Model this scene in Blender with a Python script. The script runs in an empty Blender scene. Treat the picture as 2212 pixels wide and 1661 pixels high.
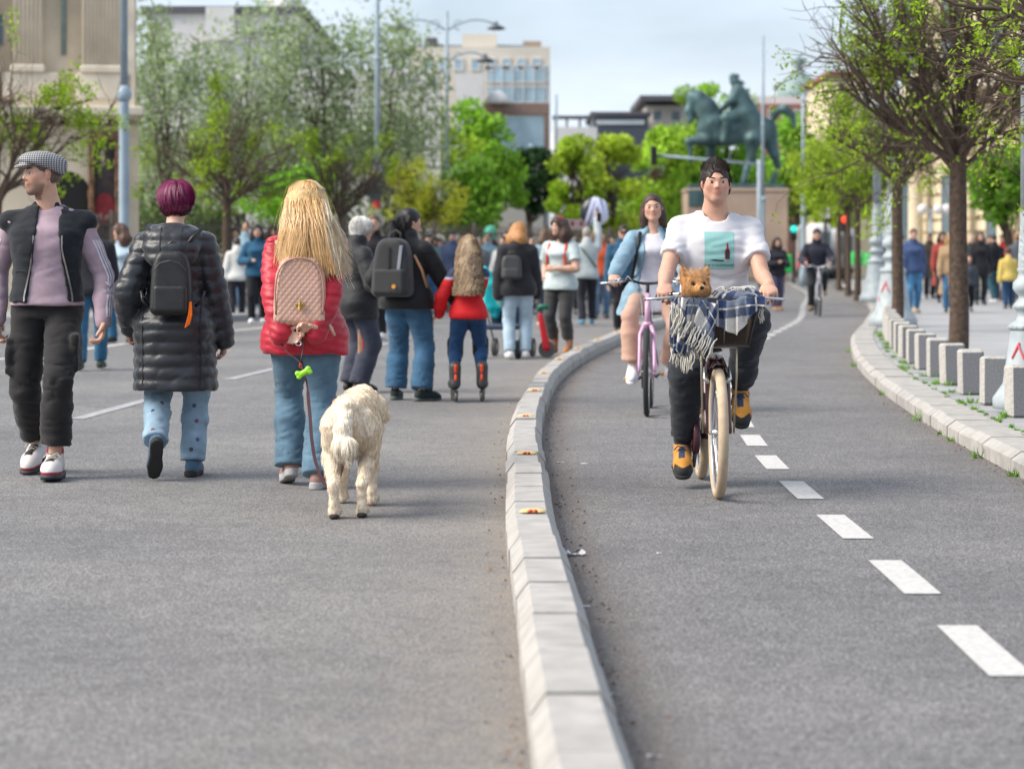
import bpy, bmesh, math, random, time
import numpy as np
from mathutils import Vector, Matrix, Euler

# ------------------------------------------------------------------ camera, sky, sun, exposure
scene = bpy.context.scene
COL = scene.collection
FPX, CXU, HZ, CAMH = 5222.2, 1106.0, 558.0, 1.165     # focal length, centre and horizon of a 2212-wide view
cam_d = bpy.data.cameras.new('camera')
cam = bpy.data.objects.new('camera', cam_d)
COL.objects.link(cam)
cam.location = (0, 0, CAMH)
cam.rotation_euler = (math.radians(90), 0, 0)
cam_d.lens = 85.0
cam_d.sensor_width = 36.0
cam_d.sensor_fit = 'HORIZONTAL'
cam_d.shift_y = -0.1232
cam_d.clip_start = 0.1
cam_d.clip_end = 3000
cam_d.dof.use_dof = True
cam_d.dof.focus_distance = 12.3
cam_d.dof.aperture_fstop = 3.2
cam_d.dof.aperture_blades = 9
scene.camera = cam

SUN_EL, SUN_AZ = math.radians(42), math.radians(-104)   # azimuth from +Y towards +X: the sun stands left, a little behind the camera
world = bpy.data.worlds.new('World')
scene.world = world
world.use_nodes = True
wn = world.node_tree
for n in list(wn.nodes):
    wn.nodes.remove(n)
w_out = wn.nodes.new('ShaderNodeOutputWorld')
w_bg = wn.nodes.new('ShaderNodeBackground')
w_sky = wn.nodes.new('ShaderNodeTexSky')
w_sky.sky_type = 'NISHITA'
w_sky.sun_disc = False
w_sky.sun_elevation = SUN_EL
w_sky.sun_rotation = SUN_AZ
w_sky.air_density = 1.0
w_sky.dust_density = 2.0
w_sky.ozone_density = 1.5
# thin high cloud: white veil mixed over the blue by soft noise
w_tc = wn.nodes.new('ShaderNodeTexCoord')
w_map = wn.nodes.new('ShaderNodeMapping')
w_map.inputs['Scale'].default_value = (1.6, 1.6, 5.0)
w_noise = wn.nodes.new('ShaderNodeTexNoise')
w_noise.inputs['Scale'].default_value = 3.0
w_noise.inputs['Detail'].default_value = 5
w_noise.inputs['Roughness'].default_value = 0.5
w_ramp = wn.nodes.new('ShaderNodeValToRGB')
w_ramp.color_ramp.elements[0].position = 0.3
w_ramp.color_ramp.elements[0].color = (0.22, 0.22, 0.22, 1)
w_ramp.color_ramp.elements[1].position = 0.72
w_ramp.color_ramp.elements[1].color = (0.92, 0.92, 0.92, 1)
w_mix = wn.nodes.new('ShaderNodeMixRGB')
w_mix.inputs['Color2'].default_value = (6.7, 7.5, 8.7, 1)
wn.links.new(w_tc.outputs['Generated'], w_map.inputs['Vector'])
wn.links.new(w_map.outputs['Vector'], w_noise.inputs['Vector'])
wn.links.new(w_noise.outputs['Fac'], w_ramp.inputs['Fac'])
wn.links.new(w_ramp.outputs['Color'], w_mix.inputs['Fac'])
wn.links.new(w_sky.outputs['Color'], w_mix.inputs['Color1'])
wn.links.new(w_mix.outputs['Color'], w_bg.inputs['Color'])
w_bg.inputs['Strength'].default_value = 0.091
wn.links.new(w_bg.outputs['Background'], w_out.inputs['Surface'])

sun_d = bpy.data.lights.new('sun', 'SUN')
sun_d.energy = 3.1
sun_d.angle = math.radians(40)
sun_d.color = (1.0, 0.92, 0.81)
sun = bpy.data.objects.new('sun', sun_d)
COL.objects.link(sun)
sd = Vector((math.sin(SUN_AZ) * math.cos(SUN_EL), math.cos(SUN_AZ) * math.cos(SUN_EL), math.sin(SUN_EL)))
sun.rotation_euler = sd.to_track_quat('Z', 'Y').to_euler()

scene.view_settings.view_transform = 'Standard'
scene.view_settings.look = 'None'
scene.view_settings.exposure = 0.74
scene.view_settings.gamma = 1.0
scene.view_settings.use_curve_mapping = False
scene.cycles.use_denoising = True
scene.cycles.max_bounces = 5
scene.cycles.diffuse_bounces = 3
scene.cycles.glossy_bounces = 2
scene.cycles.transparent_max_bounces = 8
scene.cycles.caustics_reflective = False
scene.cycles.caustics_refractive = False

# ------------------------------------------------------------------ helpers: places
def gp(u, v, z=0.0):
    """ground point (x, y) seen at view position (u, v) on a plane of height z"""
    D = (CAMH - z) * FPX / (v - HZ)
    return ((u - CXU) / FPX * D, D)
def wp(u, v, D):
    return ((u - CXU) / FPX * D, D, CAMH - (v - HZ) / FPX * D)
def srgb(r, g, b):
    f = lambda c: (c / 255 / 12.92) if c / 255 <= 0.04045 else ((c / 255 + 0.055) / 1.055) ** 2.4
    return (f(r), f(g), f(b))
RNG = np.random.default_rng(7)
random.seed(7)

# ------------------------------------------------------------------ helpers: objects
def tag(o, label=None, cat=None, group=None, kind=None):
    if label: o['label'] = label
    if cat: o['category'] = cat
    if group: o['group'] = group
    if kind: o['kind'] = kind
    return o
def thing(name, label, cat, loc=(0, 0, 0), rot=0.0, group=None):
    o = bpy.data.objects.new(name, None)
    o.empty_display_size = 0.1
    COL.objects.link(o)
    o.location = loc
    o.rotation_euler = (0, 0, rot)
    return tag(o, label, cat, group)
def np_mesh(name, V, Q=None, T=None, col=None, smooth=True, uv=None):
    """fast mesh from vertex array and quad / triangle index arrays, with optional point colours"""
    me = bpy.data.meshes.new(name)
    V = np.asarray(V, np.float32).reshape(-1, 3)
    idx, starts = [], []
    n = 0
    if Q is not None and len(Q):
        Q = np.asarray(Q, np.int32).reshape(-1, 4)
        idx.append(Q.ravel()); starts.append(np.arange(len(Q), dtype=np.int32) * 4 + n); n += Q.size
    if T is not None and len(T):
        T = np.asarray(T, np.int32).reshape(-1, 3)
        idx.append(T.ravel()); starts.append(np.arange(len(T), dtype=np.int32) * 3 + n); n += T.size
    me.vertices.add(len(V)); me.vertices.foreach_set('co', V.ravel())
    if n:
        idx = np.concatenate(idx); starts = np.concatenate(starts)
        me.loops.add(n); me.loops.foreach_set('vertex_index', idx)
        me.polygons.add(len(starts)); me.polygons.foreach_set('loop_start', starts)
    if col is not None:
        c = np.ones((len(V), 4), np.float32); c[:, :3] = col
        a = me.color_attributes.new('Col', 'FLOAT_COLOR', 'POINT')
        a.data.foreach_set('color', c.ravel())
    me.update(calc_edges=True)
    me.validate()
    if smooth: me.shade_smooth()
    else: me.shade_flat()
    return me
def obj(name, me, mat=None, parent=None, loc=None, rot=None):
    o = bpy.data.objects.new(name, me)
    COL.objects.link(o)
    if mat is not None and not me.materials:
        me.materials.append(mat)
    if parent is not None: o.parent = parent
    if loc is not None: o.location = loc
    if rot is not None: o.rotation_euler = rot
    return o

# mesh builder for hard-edged shapes
class MB:
    def __init__(s): s.V, s.F, s.n = [], [], 0
    def add(s, vs, fs):
        s.V += [tuple(v) for v in vs]; s.F += [tuple(i + s.n for i in f) for f in fs]; s.n += len(vs); return s
    def box(s, c, d, rz=0.0, bev=0.0, M=None):
        hx, hy, hz = d[0] / 2, d[1] / 2, d[2] / 2
        if bev > 0:
            bev = min(bev, hx * .9, hy * .9, hz * .9)
            vs = []
            for sz in (-1, 1):
                for (a, b, cz) in ((hx - bev, hy - bev, hz), (hx, hy - bev, hz - bev), (hx - bev, hy, hz - bev)):
                    pass
            # chamfered box: 24 vertices
            vs, key = [], {}
            for sx in (-1, 1):
                for sy in (-1, 1):
                    for sz in (-1, 1):
                        for ax in range(3):
                            p = [sx * (hx - bev), sy * (hy - bev), sz * (hz - bev)]
                            p[ax] = (sx * hx, sy * hy, sz * hz)[ax]
                            key[(sx, sy, sz, ax)] = len(vs); vs.append(p)
            fs = []
            for ax in range(3):
                o1, o2 = [(1, 2), (2, 0), (0, 1)][ax]
                for sg in (-1, 1):
                    q = []
                    for (a, b) in ((-1, -1), (1, -1), (1, 1), (-1, 1)):
                        s3 = [0, 0, 0]; s3[ax] = sg; s3[o1] = a; s3[o2] = b
                        q.append(key[(*s3, ax)])
                    fs.append(q if sg > 0 else q[::-1])
            for ax in range(3):      # edge bevels along ax
                o1, o2 = [(1, 2), (2, 0), (0, 1)][ax]
                for a in (-1, 1):
                    for b in (-1, 1):
                        s3 = [0, 0, 0]; s3[o1] = a; s3[o2] = b
                        s3[ax] = -1; p0 = tuple(s3); s3[ax] = 1; p1 = tuple(s3)
                        q = [key[(*p0, o1)], key[(*p1, o1)], key[(*p1, o2)], key[(*p0, o2)]]
                        fs.append(q if a * b < 0 else q[::-1])
            for sx in (-1, 1):
                for sy in (-1, 1):
                    for sz in (-1, 1):
                        q = [key[(sx, sy, sz, 0)], key[(sx, sy, sz, 1)], key[(sx, sy, sz, 2)]]
                        fs.append(q if sx * sy * sz > 0 else q[::-1])
        else:
            vs = [(x, y, z) for z in (-hz, hz) for (x, y) in ((-hx, -hy), (hx, -hy), (hx, hy), (-hx, hy))]
            fs = [(3, 2, 1, 0), (4, 5, 6, 7), (0, 1, 5, 4), (1, 2, 6, 5), (2, 3, 7, 6), (3, 0, 4, 7)]
        cs, sn = math.cos(rz), math.sin(rz)
        out = []
        for (x, y, z) in vs:
            p = (c[0] + x * cs - y * sn, c[1] + x * sn + y * cs, c[2] + z)
            out.append(tuple(M @ Vector(p)) if M is not None else p)
        return s.add(out, fs)
    def tube(s, pts, r, n=8, caps=True, closed=False):
        pts = [Vector(p) for p in pts]
        rs = r if hasattr(r, '__len__') else [r] * len(pts)
        m = len(pts)
        vs, fs = [], []
        prev = None
        for i, p in enumerate(pts):
            a = pts[i - 1] if i > 0 else (pts[-1] if closed else p)
            b = pts[i + 1] if i < m - 1 else (pts[0] if closed else p)
            t = (b - a).normalized()
            if prev is None:
                up = Vector((0, 0, 1)) if abs(t.z) < .9 else Vector((1, 0, 0))
                prev = t.cross(up).normalized()
            x = (prev - t * prev.dot(t)).normalized(); prev = x
            y = t.cross(x)
            for k in range(n):
                an = 2 * math.pi * k / n
                vs.append(tuple(p + (x * math.cos(an) + y * math.sin(an)) * rs[i]))
        for i in range(m if closed else m - 1):
            j = (i + 1) % m
            for k in range(n):
                k2 = (k + 1) % n
                fs.append((i * n + k, i * n + k2, j * n + k2, j * n + k))
        if caps and not closed:
            fs.append(tuple(range(n))[::-1]); fs.append(tuple((m - 1) * n + k for k in range(n)))
        return s.add(vs, fs)
    def lathe(s, prof, n=20, c=(0, 0, 0), caps=True):
        vs = [(c[0] + r * math.cos(2 * math.pi * k / n), c[1] + r * math.sin(2 * math.pi * k / n), c[2] + z) for (r, z) in prof for k in range(n)]
        fs = [(i * n + k, i * n + (k + 1) % n, (i + 1) * n + (k + 1) % n, (i + 1) * n + k) for i in range(len(prof) - 1) for k in range(n)]
        if caps:
            fs.append(tuple(range(n))[::-1]); fs.append(tuple((len(prof) - 1) * n + k for k in range(n)))
        return s.add(vs, fs)
    def prism(s, poly, z0, z1):
        n = len(poly)
        vs = [(x, y, z0) for x, y in poly] + [(x, y, z1) for x, y in poly]
        fs = [tuple(range(n))[::-1], tuple(range(n, 2 * n))] + [(i, (i + 1) % n, (i + 1) % n + n, i + n) for i in range(n)]
        return s.add(vs, fs)
    def quad(s, a, b, c, d): return s.add([a, b, c, d], [(0, 1, 2, 3)])
    def mesh(s, name='m', smooth=False):
        me = bpy.data.meshes.new(name); me.from_pydata(s.V, [], s.F); me.update()
        if smooth: me.shade_smooth()
        return me
    def build(s, name, mat=None, parent=None, smooth=False, **k):
        return obj(name, s.mesh(name, smooth), mat, parent, **k)

# ------------------------------------------------------------------ materials
MATS = {}
def mat(name, color=(.5, .5, .5), rough=.6, var=.12, vscale=6.0, bump=0.0, bscale=80.0, metal=0.0, vcol=False, sheen=0.0,
        spec=.4, emit=None, estr=1.0, detail=4, var2=None, sss=0.0, coat=0.0):
    if name in MATS: return MATS[name]
    m = bpy.data.materials.new(name); m.use_nodes = True
    nt = m.node_tree; b = nt.nodes['Principled BSDF']; L = nt.links
    b.inputs['Roughness'].default_value = rough
    b.inputs['Metallic'].default_value = metal
    b.inputs['Specular IOR Level'].default_value = spec
    if sheen: b.inputs['Sheen Weight'].default_value = sheen
    if coat: b.inputs['Coat Weight'].default_value = coat; b.inputs['Coat Roughness'].default_value = .15
    if sss:
        b.inputs['Subsurface Weight'].default_value = sss
        b.inputs['Subsurface Radius'].default_value = (.012, .004, .002)
        b.inputs['Subsurface Scale'].default_value = 1.0
    tc = nt.nodes.new('ShaderNodeTexCoord')
    no = nt.nodes.new('ShaderNodeTexNoise'); no.inputs['Scale'].default_value = vscale; no.inputs['Detail'].default_value = detail
    L.new(tc.outputs['Object'], no.inputs['Vector'])
    mr = nt.nodes.new('ShaderNodeMapRange'); mr.inputs['From Min'].default_value = .3; mr.inputs['From Max'].default_value = .7
    mr.inputs['To Min'].default_value = 1 - var; mr.inputs['To Max'].default_value = 1 + var
    L.new(no.outputs['Fac'], mr.inputs['Value'])
    mx = nt.nodes.new('ShaderNodeVectorMath'); mx.operation = 'SCALE'
    if vcol:
        at = nt.nodes.new('ShaderNodeAttribute'); at.attribute_name = 'Col'
        L.new(at.outputs['Color'], mx.inputs[0])
    else:
        mx.inputs[0].default_value = color[:3]
    L.new(mr.outputs['Result'], mx.inputs['Scale'])
    L.new(mx.outputs['Vector'], b.inputs['Base Color'])
    if bump:
        n2 = nt.nodes.new('ShaderNodeTexNoise'); n2.inputs['Scale'].default_value = bscale; n2.inputs['Detail'].default_value = 3
        L.new(tc.outputs['Object'], n2.inputs['Vector'])
        bp = nt.nodes.new('ShaderNodeBump'); bp.inputs['Strength'].default_value = bump; bp.inputs['Distance'].default_value = .004
        L.new(n2.outputs['Fac'], bp.inputs['Height']); L.new(bp.outputs['Normal'], b.inputs['Normal'])
    if emit:
        b.inputs['Emission Color'].default_value = (*emit, 1); b.inputs['Emission Strength'].default_value = estr
    MATS[name] = m
    return m
def cloth(name, c, rough=.85, bump=.25, bscale=500, **k):
    k.setdefault('var', .14); k.setdefault('vscale', 9)
    return mat('cloth_' + name, c, rough, bump=bump, bscale=bscale, sheen=k.pop('sheen', .15), spec=k.pop('spec', .25), **k)
def V3(*a): return np.array(a, float)

# ------------------------------------------------------------------ implicit surfaces, meshed by surface nets
def smin(a, b, k):
    if k <= 0: return np.minimum(a, b)
    h = np.maximum(k - np.abs(a - b), 0) / k
    return np.minimum(a, b) - h * h * k * .25
def smax(a, b, k): return -smin(-a, -b, k)
class Field:
    def __init__(s, lo, hi, vox):
        s.lo = np.array(lo, float) - 3 * vox; s.h = vox
        s.n = np.ceil((np.array(hi, float) + 3 * vox - s.lo) / vox).astype(int) + 1
        s.F = np.full(s.n, 1.0, np.float32)
        s.ax = [s.lo[i] + vox * np.arange(s.n[i]) for i in range(3)]
    def _sl(s, lo, hi):
        a = np.clip(np.floor((np.array(lo) - s.lo) / s.h).astype(int), 0, s.n); b = np.clip(np.ceil((np.array(hi) - s.lo) / s.h).astype(int) + 1, 0, s.n)
        if np.any(b <= a): return None
        sl = tuple(slice(a[i], b[i]) for i in range(3))
        X = s.ax[0][sl[0]][:, None, None]; Y = s.ax[1][sl[1]][None, :, None]; Z = s.ax[2][sl[2]][None, None, :]
        return sl, X, Y, Z
    def put(s, fn, lo, hi, k=0.0, op='u'):
        pad = k + 2.5 * s.h
        r = s._sl(np.array(lo) - pad, np.array(hi) + pad)
        if r is None: return s
        sl, X, Y, Z = r
        d = fn(X, Y, Z).astype(np.float32)
        if op == 'u': s.F[sl] = smin(s.F[sl], d, k)
        elif op == 's': s.F[sl] = smax(s.F[sl], -d, k)
        return s
    def cone(s, a, b, ra, rb=None, k=.02, op='u'):
        rb = ra if rb is None else rb
        a = np.array(a, float); b = np.array(b, float); ab = b - a; L2 = max(float(ab @ ab), 1e-12)
        def fn(X, Y, Z):
            x, y, z = X - a[0], Y - a[1], Z - a[2]
            t = np.clip((x * ab[0] + y * ab[1] + z * ab[2]) / L2, 0, 1)
            return np.sqrt((x - t * ab[0]) ** 2 + (y - t * ab[1]) ** 2 + (z - t * ab[2]) ** 2) - (ra + (rb - ra) * t)
        r = max(ra, rb)
        return s.put(fn, np.minimum(a, b) - r, np.maximum(a, b) + r, k, op)
    def chain(s, pts, rs, k=.02, op='u'):
        for i in range(len(pts) - 1): s.cone(pts[i], pts[i + 1], rs[i], rs[i + 1], k, op)
        return s
    def ball(s, c, r, k=.02, op='u'): return s.cone(c, c, r, r, k, op)
    def ell(s, c, r, R=None, k=.02, op='u'):
        c = np.array(c, float); r = np.array(r, float); R = np.eye(3) if R is None else np.array(R, float)
        def fn(X, Y, Z):
            x, y, z = X - c[0], Y - c[1], Z - c[2]
            l = [(R[0, i] * x + R[1, i] * y + R[2, i] * z) / r[i] for i in range(3)]
            k0 = np.sqrt(l[0] ** 2 + l[1] ** 2 + l[2] ** 2)
            k1 = np.sqrt((l[0] / r[0]) ** 2 + (l[1] / r[1]) ** 2 + (l[2] / r[2]) ** 2) + 1e-9
            return k0 * (k0 - 1) / k1
        e = np.abs(R) @ r
        return s.put(fn, c - e, c + e, k, op)
    def box(s, c, hd, rd=.01, R=None, k=.01, op='u'):
        c = np.array(c, float); hd = np.array(hd, float); R = np.eye(3) if R is None else np.array(R, float)
        def fn(X, Y, Z):
            x, y, z = X - c[0], Y - c[1], Z - c[2]
            q = [np.abs(R[0, i] * x + R[1, i] * y + R[2, i] * z) - (hd[i] - rd) for i in range(3)]
            return np.sqrt(sum(np.maximum(t, 0) ** 2 for t in q)) + np.minimum(np.maximum(np.maximum(q[0], q[1]), q[2]), 0) - rd
        e = np.abs(R) @ hd
        return s.put(fn, c - e, c + e, k, op)
    def loft(s, o, R, secs, k=.02, op='u', p=2.3):
        """sections (z, cx, cy, rx, ry) along the local z axis of frame R at o"""
        S = np.array(secs, float); o = np.array(o, float); R = np.array(R, float)
        zz = np.linspace(S[0, 0], S[-1, 0], 48)
        P = [catmull(S[:, 0], S[:, i], zz) for i in range(1, 5)]
        mx = max(np.abs(S[:, 1]).max() + S[:, 3].max(), np.abs(S[:, 2]).max() + S[:, 4].max())
        def fn(X, Y, Z):
            x, y, z = X - o[0], Y - o[1], Z - o[2]
            lx = R[0, 0] * x + R[1, 0] * y + R[2, 0] * z; ly = R[0, 1] * x + R[1, 1] * y + R[2, 1] * z; lz = R[0, 2] * x + R[1, 2] * y + R[2, 2] * z
            cx, cy, rx, ry = [np.interp(lz, zz, q) for q in P]
            q = (np.abs((lx - cx) / rx) ** p + np.abs((ly - cy) / ry) ** p) ** (1 / p)
            d = (q - 1) * np.minimum(rx, ry)
            return smax(d, np.maximum(S[0, 0] - lz, lz - S[-1, 0]), .012)
        cs = np.array([o + R @ np.array([sx * mx, sy * mx, zv]) for sx in (-1, 1) for sy in (-1, 1) for zv in (S[0, 0], S[-1, 0])])
        return s.put(fn, cs.min(0), cs.max(0), k, op)
    def plane(s, pt, nrm, k=0.0):
        """cut away everything on the side the normal points to"""
        nrm = np.array(nrm, float); nrm /= np.linalg.norm(nrm)
        d = (s.ax[0][:, None, None] - pt[0]) * nrm[0] + (s.ax[1][None, :, None] - pt[1]) * nrm[1] + (s.ax[2][None, None, :] - pt[2]) * nrm[2]
        s.F = smax(s.F, d.astype(np.float32), k); return s
    def disp(s, fn):
        """add fn(X, Y, Z) to the distance near the surface"""
        i = np.nonzero(np.abs(s.F) < 5 * s.h)
        x, y, z = s.ax[0][i[0]], s.ax[1][i[1]], s.ax[2][i[2]]
        s.F[i] += fn(x, y, z).astype(np.float32); return s
    def verts(s):
        F = s.F
        b = F < 0
        c = b[:-1, :-1, :-1].astype(np.int8)
        tot = np.zeros(c.shape, np.int8)
        for dx in (0, 1):
            for dy in (0, 1):
                for dz in (0, 1):
                    tot += b[dx:F.shape[0] - 1 + dx, dy:F.shape[1] - 1 + dy, dz:F.shape[2] - 1 + dz]
        I = np.nonzero((tot > 0) & (tot < 8))
        if len(I[0]) == 0: return np.zeros((0, 3)), np.zeros((0, 4), np.int32)
        val = {}
        for dx in (0, 1):
            for dy in (0, 1):
                for dz in (0, 1):
                    val[(dx, dy, dz)] = F[I[0] + dx, I[1] + dy, I[2] + dz]
        acc = np.zeros((len(I[0]), 3)); cnt = np.zeros(len(I[0]))
        for ax in range(3):
            for p in (0, 1):
                for q in (0, 1):
                    k0 = [0, 0, 0]; o1, o2 = [(1, 2), (0, 2), (0, 1)][ax]; k0[o1] = p; k0[o2] = q
                    k1 = list(k0); k1[ax] = 1
                    f0, f1 = val[tuple(k0)], val[tuple(k1)]
                    m = (f0 < 0) != (f1 < 0)
                    t = np.where(m, f0 / np.where(m, f0 - f1, 1), 0)
                    pos = np.zeros((len(t), 3)); pos[:, o1] = p; pos[:, o2] = q; pos[:, ax] = t
                    acc += pos * m[:, None]; cnt += m
        V = s.lo + s.h * (np.stack(I, 1) + acc / cnt[:, None])
        mp = np.full(c.shape, -1, np.int32); mp[I] = np.arange(len(V))
        Q = []
        for ax in range(3):
            sl0 = [slice(1, -1)] * 3; sl1 = [slice(1, -1)] * 3
            sl0[ax] = slice(0, F.shape[ax] - 1); sl1[ax] = slice(1, F.shape[ax])
            a, d = b[tuple(sl0)], b[tuple(sl1)]
            for sg in (0, 1):
                J = np.nonzero(a & ~d) if sg == 0 else np.nonzero(~a & d)
                J = [J[i] + (0 if i == ax else 1) for i in range(3)]
                o1, o2 = [(1, 2), (2, 0), (0, 1)][ax]
                def cell(e1, e2):
                    K = list(J); K[o1] = K[o1] - e1; K[o2] = K[o2] - e2
                    return mp[tuple(K)]
                q = np.stack([cell(1, 1), cell(0, 1), cell(0, 0), cell(1, 0)], 1)
                Q.append(q if sg == 0 else q[:, ::-1])
        Q = np.concatenate(Q)
        return V, Q[(Q >= 0).all(1)]
def catmull(x, y, t):
    x = np.asarray(x, float); y = np.asarray(y, float)
    m = np.gradient(y, x) if len(x) > 2 else np.full(len(x), (y[-1] - y[0]) / (x[-1] - x[0]))
    i = np.clip(np.searchsorted(x, t) - 1, 0, len(x) - 2)
    h = x[i + 1] - x[i]; u = (t - x[i]) / h
    return (2 * u ** 3 - 3 * u ** 2 + 1) * y[i] + (u ** 3 - 2 * u ** 2 + u) * h * m[i] + (-2 * u ** 3 + 3 * u ** 2) * y[i + 1] + (u ** 3 - u ** 2) * h * m[i + 1]
def relax(V, Q, it=2, lam=.5):
    e = np.concatenate([Q[:, [0, 1]], Q[:, [1, 2]], Q[:, [2, 3]], Q[:, [3, 0]]])
    deg = np.bincount(e.ravel(), minlength=len(V))[:, None].astype(float)
    deg[deg == 0] = 1
    for _ in range(it):
        acc = np.zeros_like(V)
        for j in range(3):
            acc[:, j] = np.bincount(e[:, 0], V[e[:, 1], j], len(V)) + np.bincount(e[:, 1], V[e[:, 0], j], len(V))
        V = V + lam * (acc / deg - V)
    return V
def vnormals(V, Q):
    n = np.cross(V[Q[:, 2]] - V[Q[:, 0]], V[Q[:, 3]] - V[Q[:, 1]])
    N = np.zeros_like(V)
    for j in range(4):
        for k in range(3): N[:, k] += np.bincount(Q[:, j], n[:, k], len(V))
    return N / (np.linalg.norm(N, axis=1, keepdims=True) + 1e-12)
def field_obj(f, name, mt, parent=None, col=None, it=1, smooth=True):
    V, Q = f.verts()
    if it: V = relax(V, Q, it)
    c = col(V) if callable(col) else col
    return obj(name, np_mesh(name, V, Q, col=c, smooth=smooth), mt, parent)
class Wob:
    """cheap smooth noise: a sum of warped sines"""
    def __init__(s, seed, fx, fy, fz, n=5):
        r = np.random.default_rng(seed)
        s.k = r.normal(size=(n, 3)) * np.array([fx, fy, fz]); s.p = r.uniform(0, 6.28, n); s.n = n
    def __call__(s, x, y, z):
        o = 0; w = 0
        for i in range(s.n):
            w = np.sin(s.k[i, 0] * x + s.k[i, 1] * y + s.k[i, 2] * z + s.p[i] + 1.3 * w)
            o = o + w
        return o / s.n
def rot3(axis, a):
    return np.array(Matrix.Rotation(a, 3, axis))
def ik(a, t, l1, l2, pole):
    a = np.array(a, float); t = np.array(t, float); d = t - a; L = np.linalg.norm(d)
    if L > (l1 + l2) * .999: d = d * ((l1 + l2) * .999 / L); L = (l1 + l2) * .999; t = a + d
    u = d / L; x = (l1 * l1 - l2 * l2 + L * L) / (2 * L); hh = math.sqrt(max(l1 * l1 - x * x, 0))
    p = np.array(pole, float); p = p - u * (p @ u); p /= np.linalg.norm(p) + 1e-9
    return a + u * x + p * hh, t
def unit(v): v = np.array(v, float); return v / (np.linalg.norm(v) + 1e-12)
def cum(pts):
    pts = np.array(pts, float); d = np.r_[0, np.cumsum(np.linalg.norm(np.diff(pts, axis=0), axis=1))]; return pts, d
def resample(pts, n):
    pts, d = cum(pts); t = np.linspace(0, d[-1], n)
    return np.stack([catmull(d, pts[:, i], t) for i in range(pts.shape[1])], 1)
# ================================================================== the setting
def curve_fn(pts):
    p = np.array(pts, float)
    return lambda D: float(catmull(p[:, 0], p[:, 1], np.clip(D, p[0, 0], p[-1, 0])))
KX = curve_fn([(2, .26), (5.5, .15), (7.7, .115), (9.8, .085), (11.7, .08), (15.7, .09), (18.9, .18), (22.4, .33), (27.4, .74), (32.5, 1.33), (37.6, 1.97), (46, 3.3), (60, 5.4), (80, 8.3), (120, 14)])
RX = curve_fn([(2, 2.55), (8, 2.6), (12.75, 2.7), (14.6, 2.78), (18.9, 3.05), (25, 3.6), (31.7, 4.44), (42.8, 6.26), (51.6, 7.65), (70, 9.9), (103, 13.6), (120, 16.5)])
LX = curve_fn([(2, 1.36), (7.17, 1.40), (8.75, 1.43), (10.5, 1.44), (12.2, 1.45), (13.8, 1.48), (15.6, 1.55), (17.4, 1.65), (22, 2.0), (27, 2.55), (33.4, 3.42), (46, 5.46), (59.6, 7.18), (75, 9.2), (100, 11.7), (120, 13.6)])
PAVE_Z = .115

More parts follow.
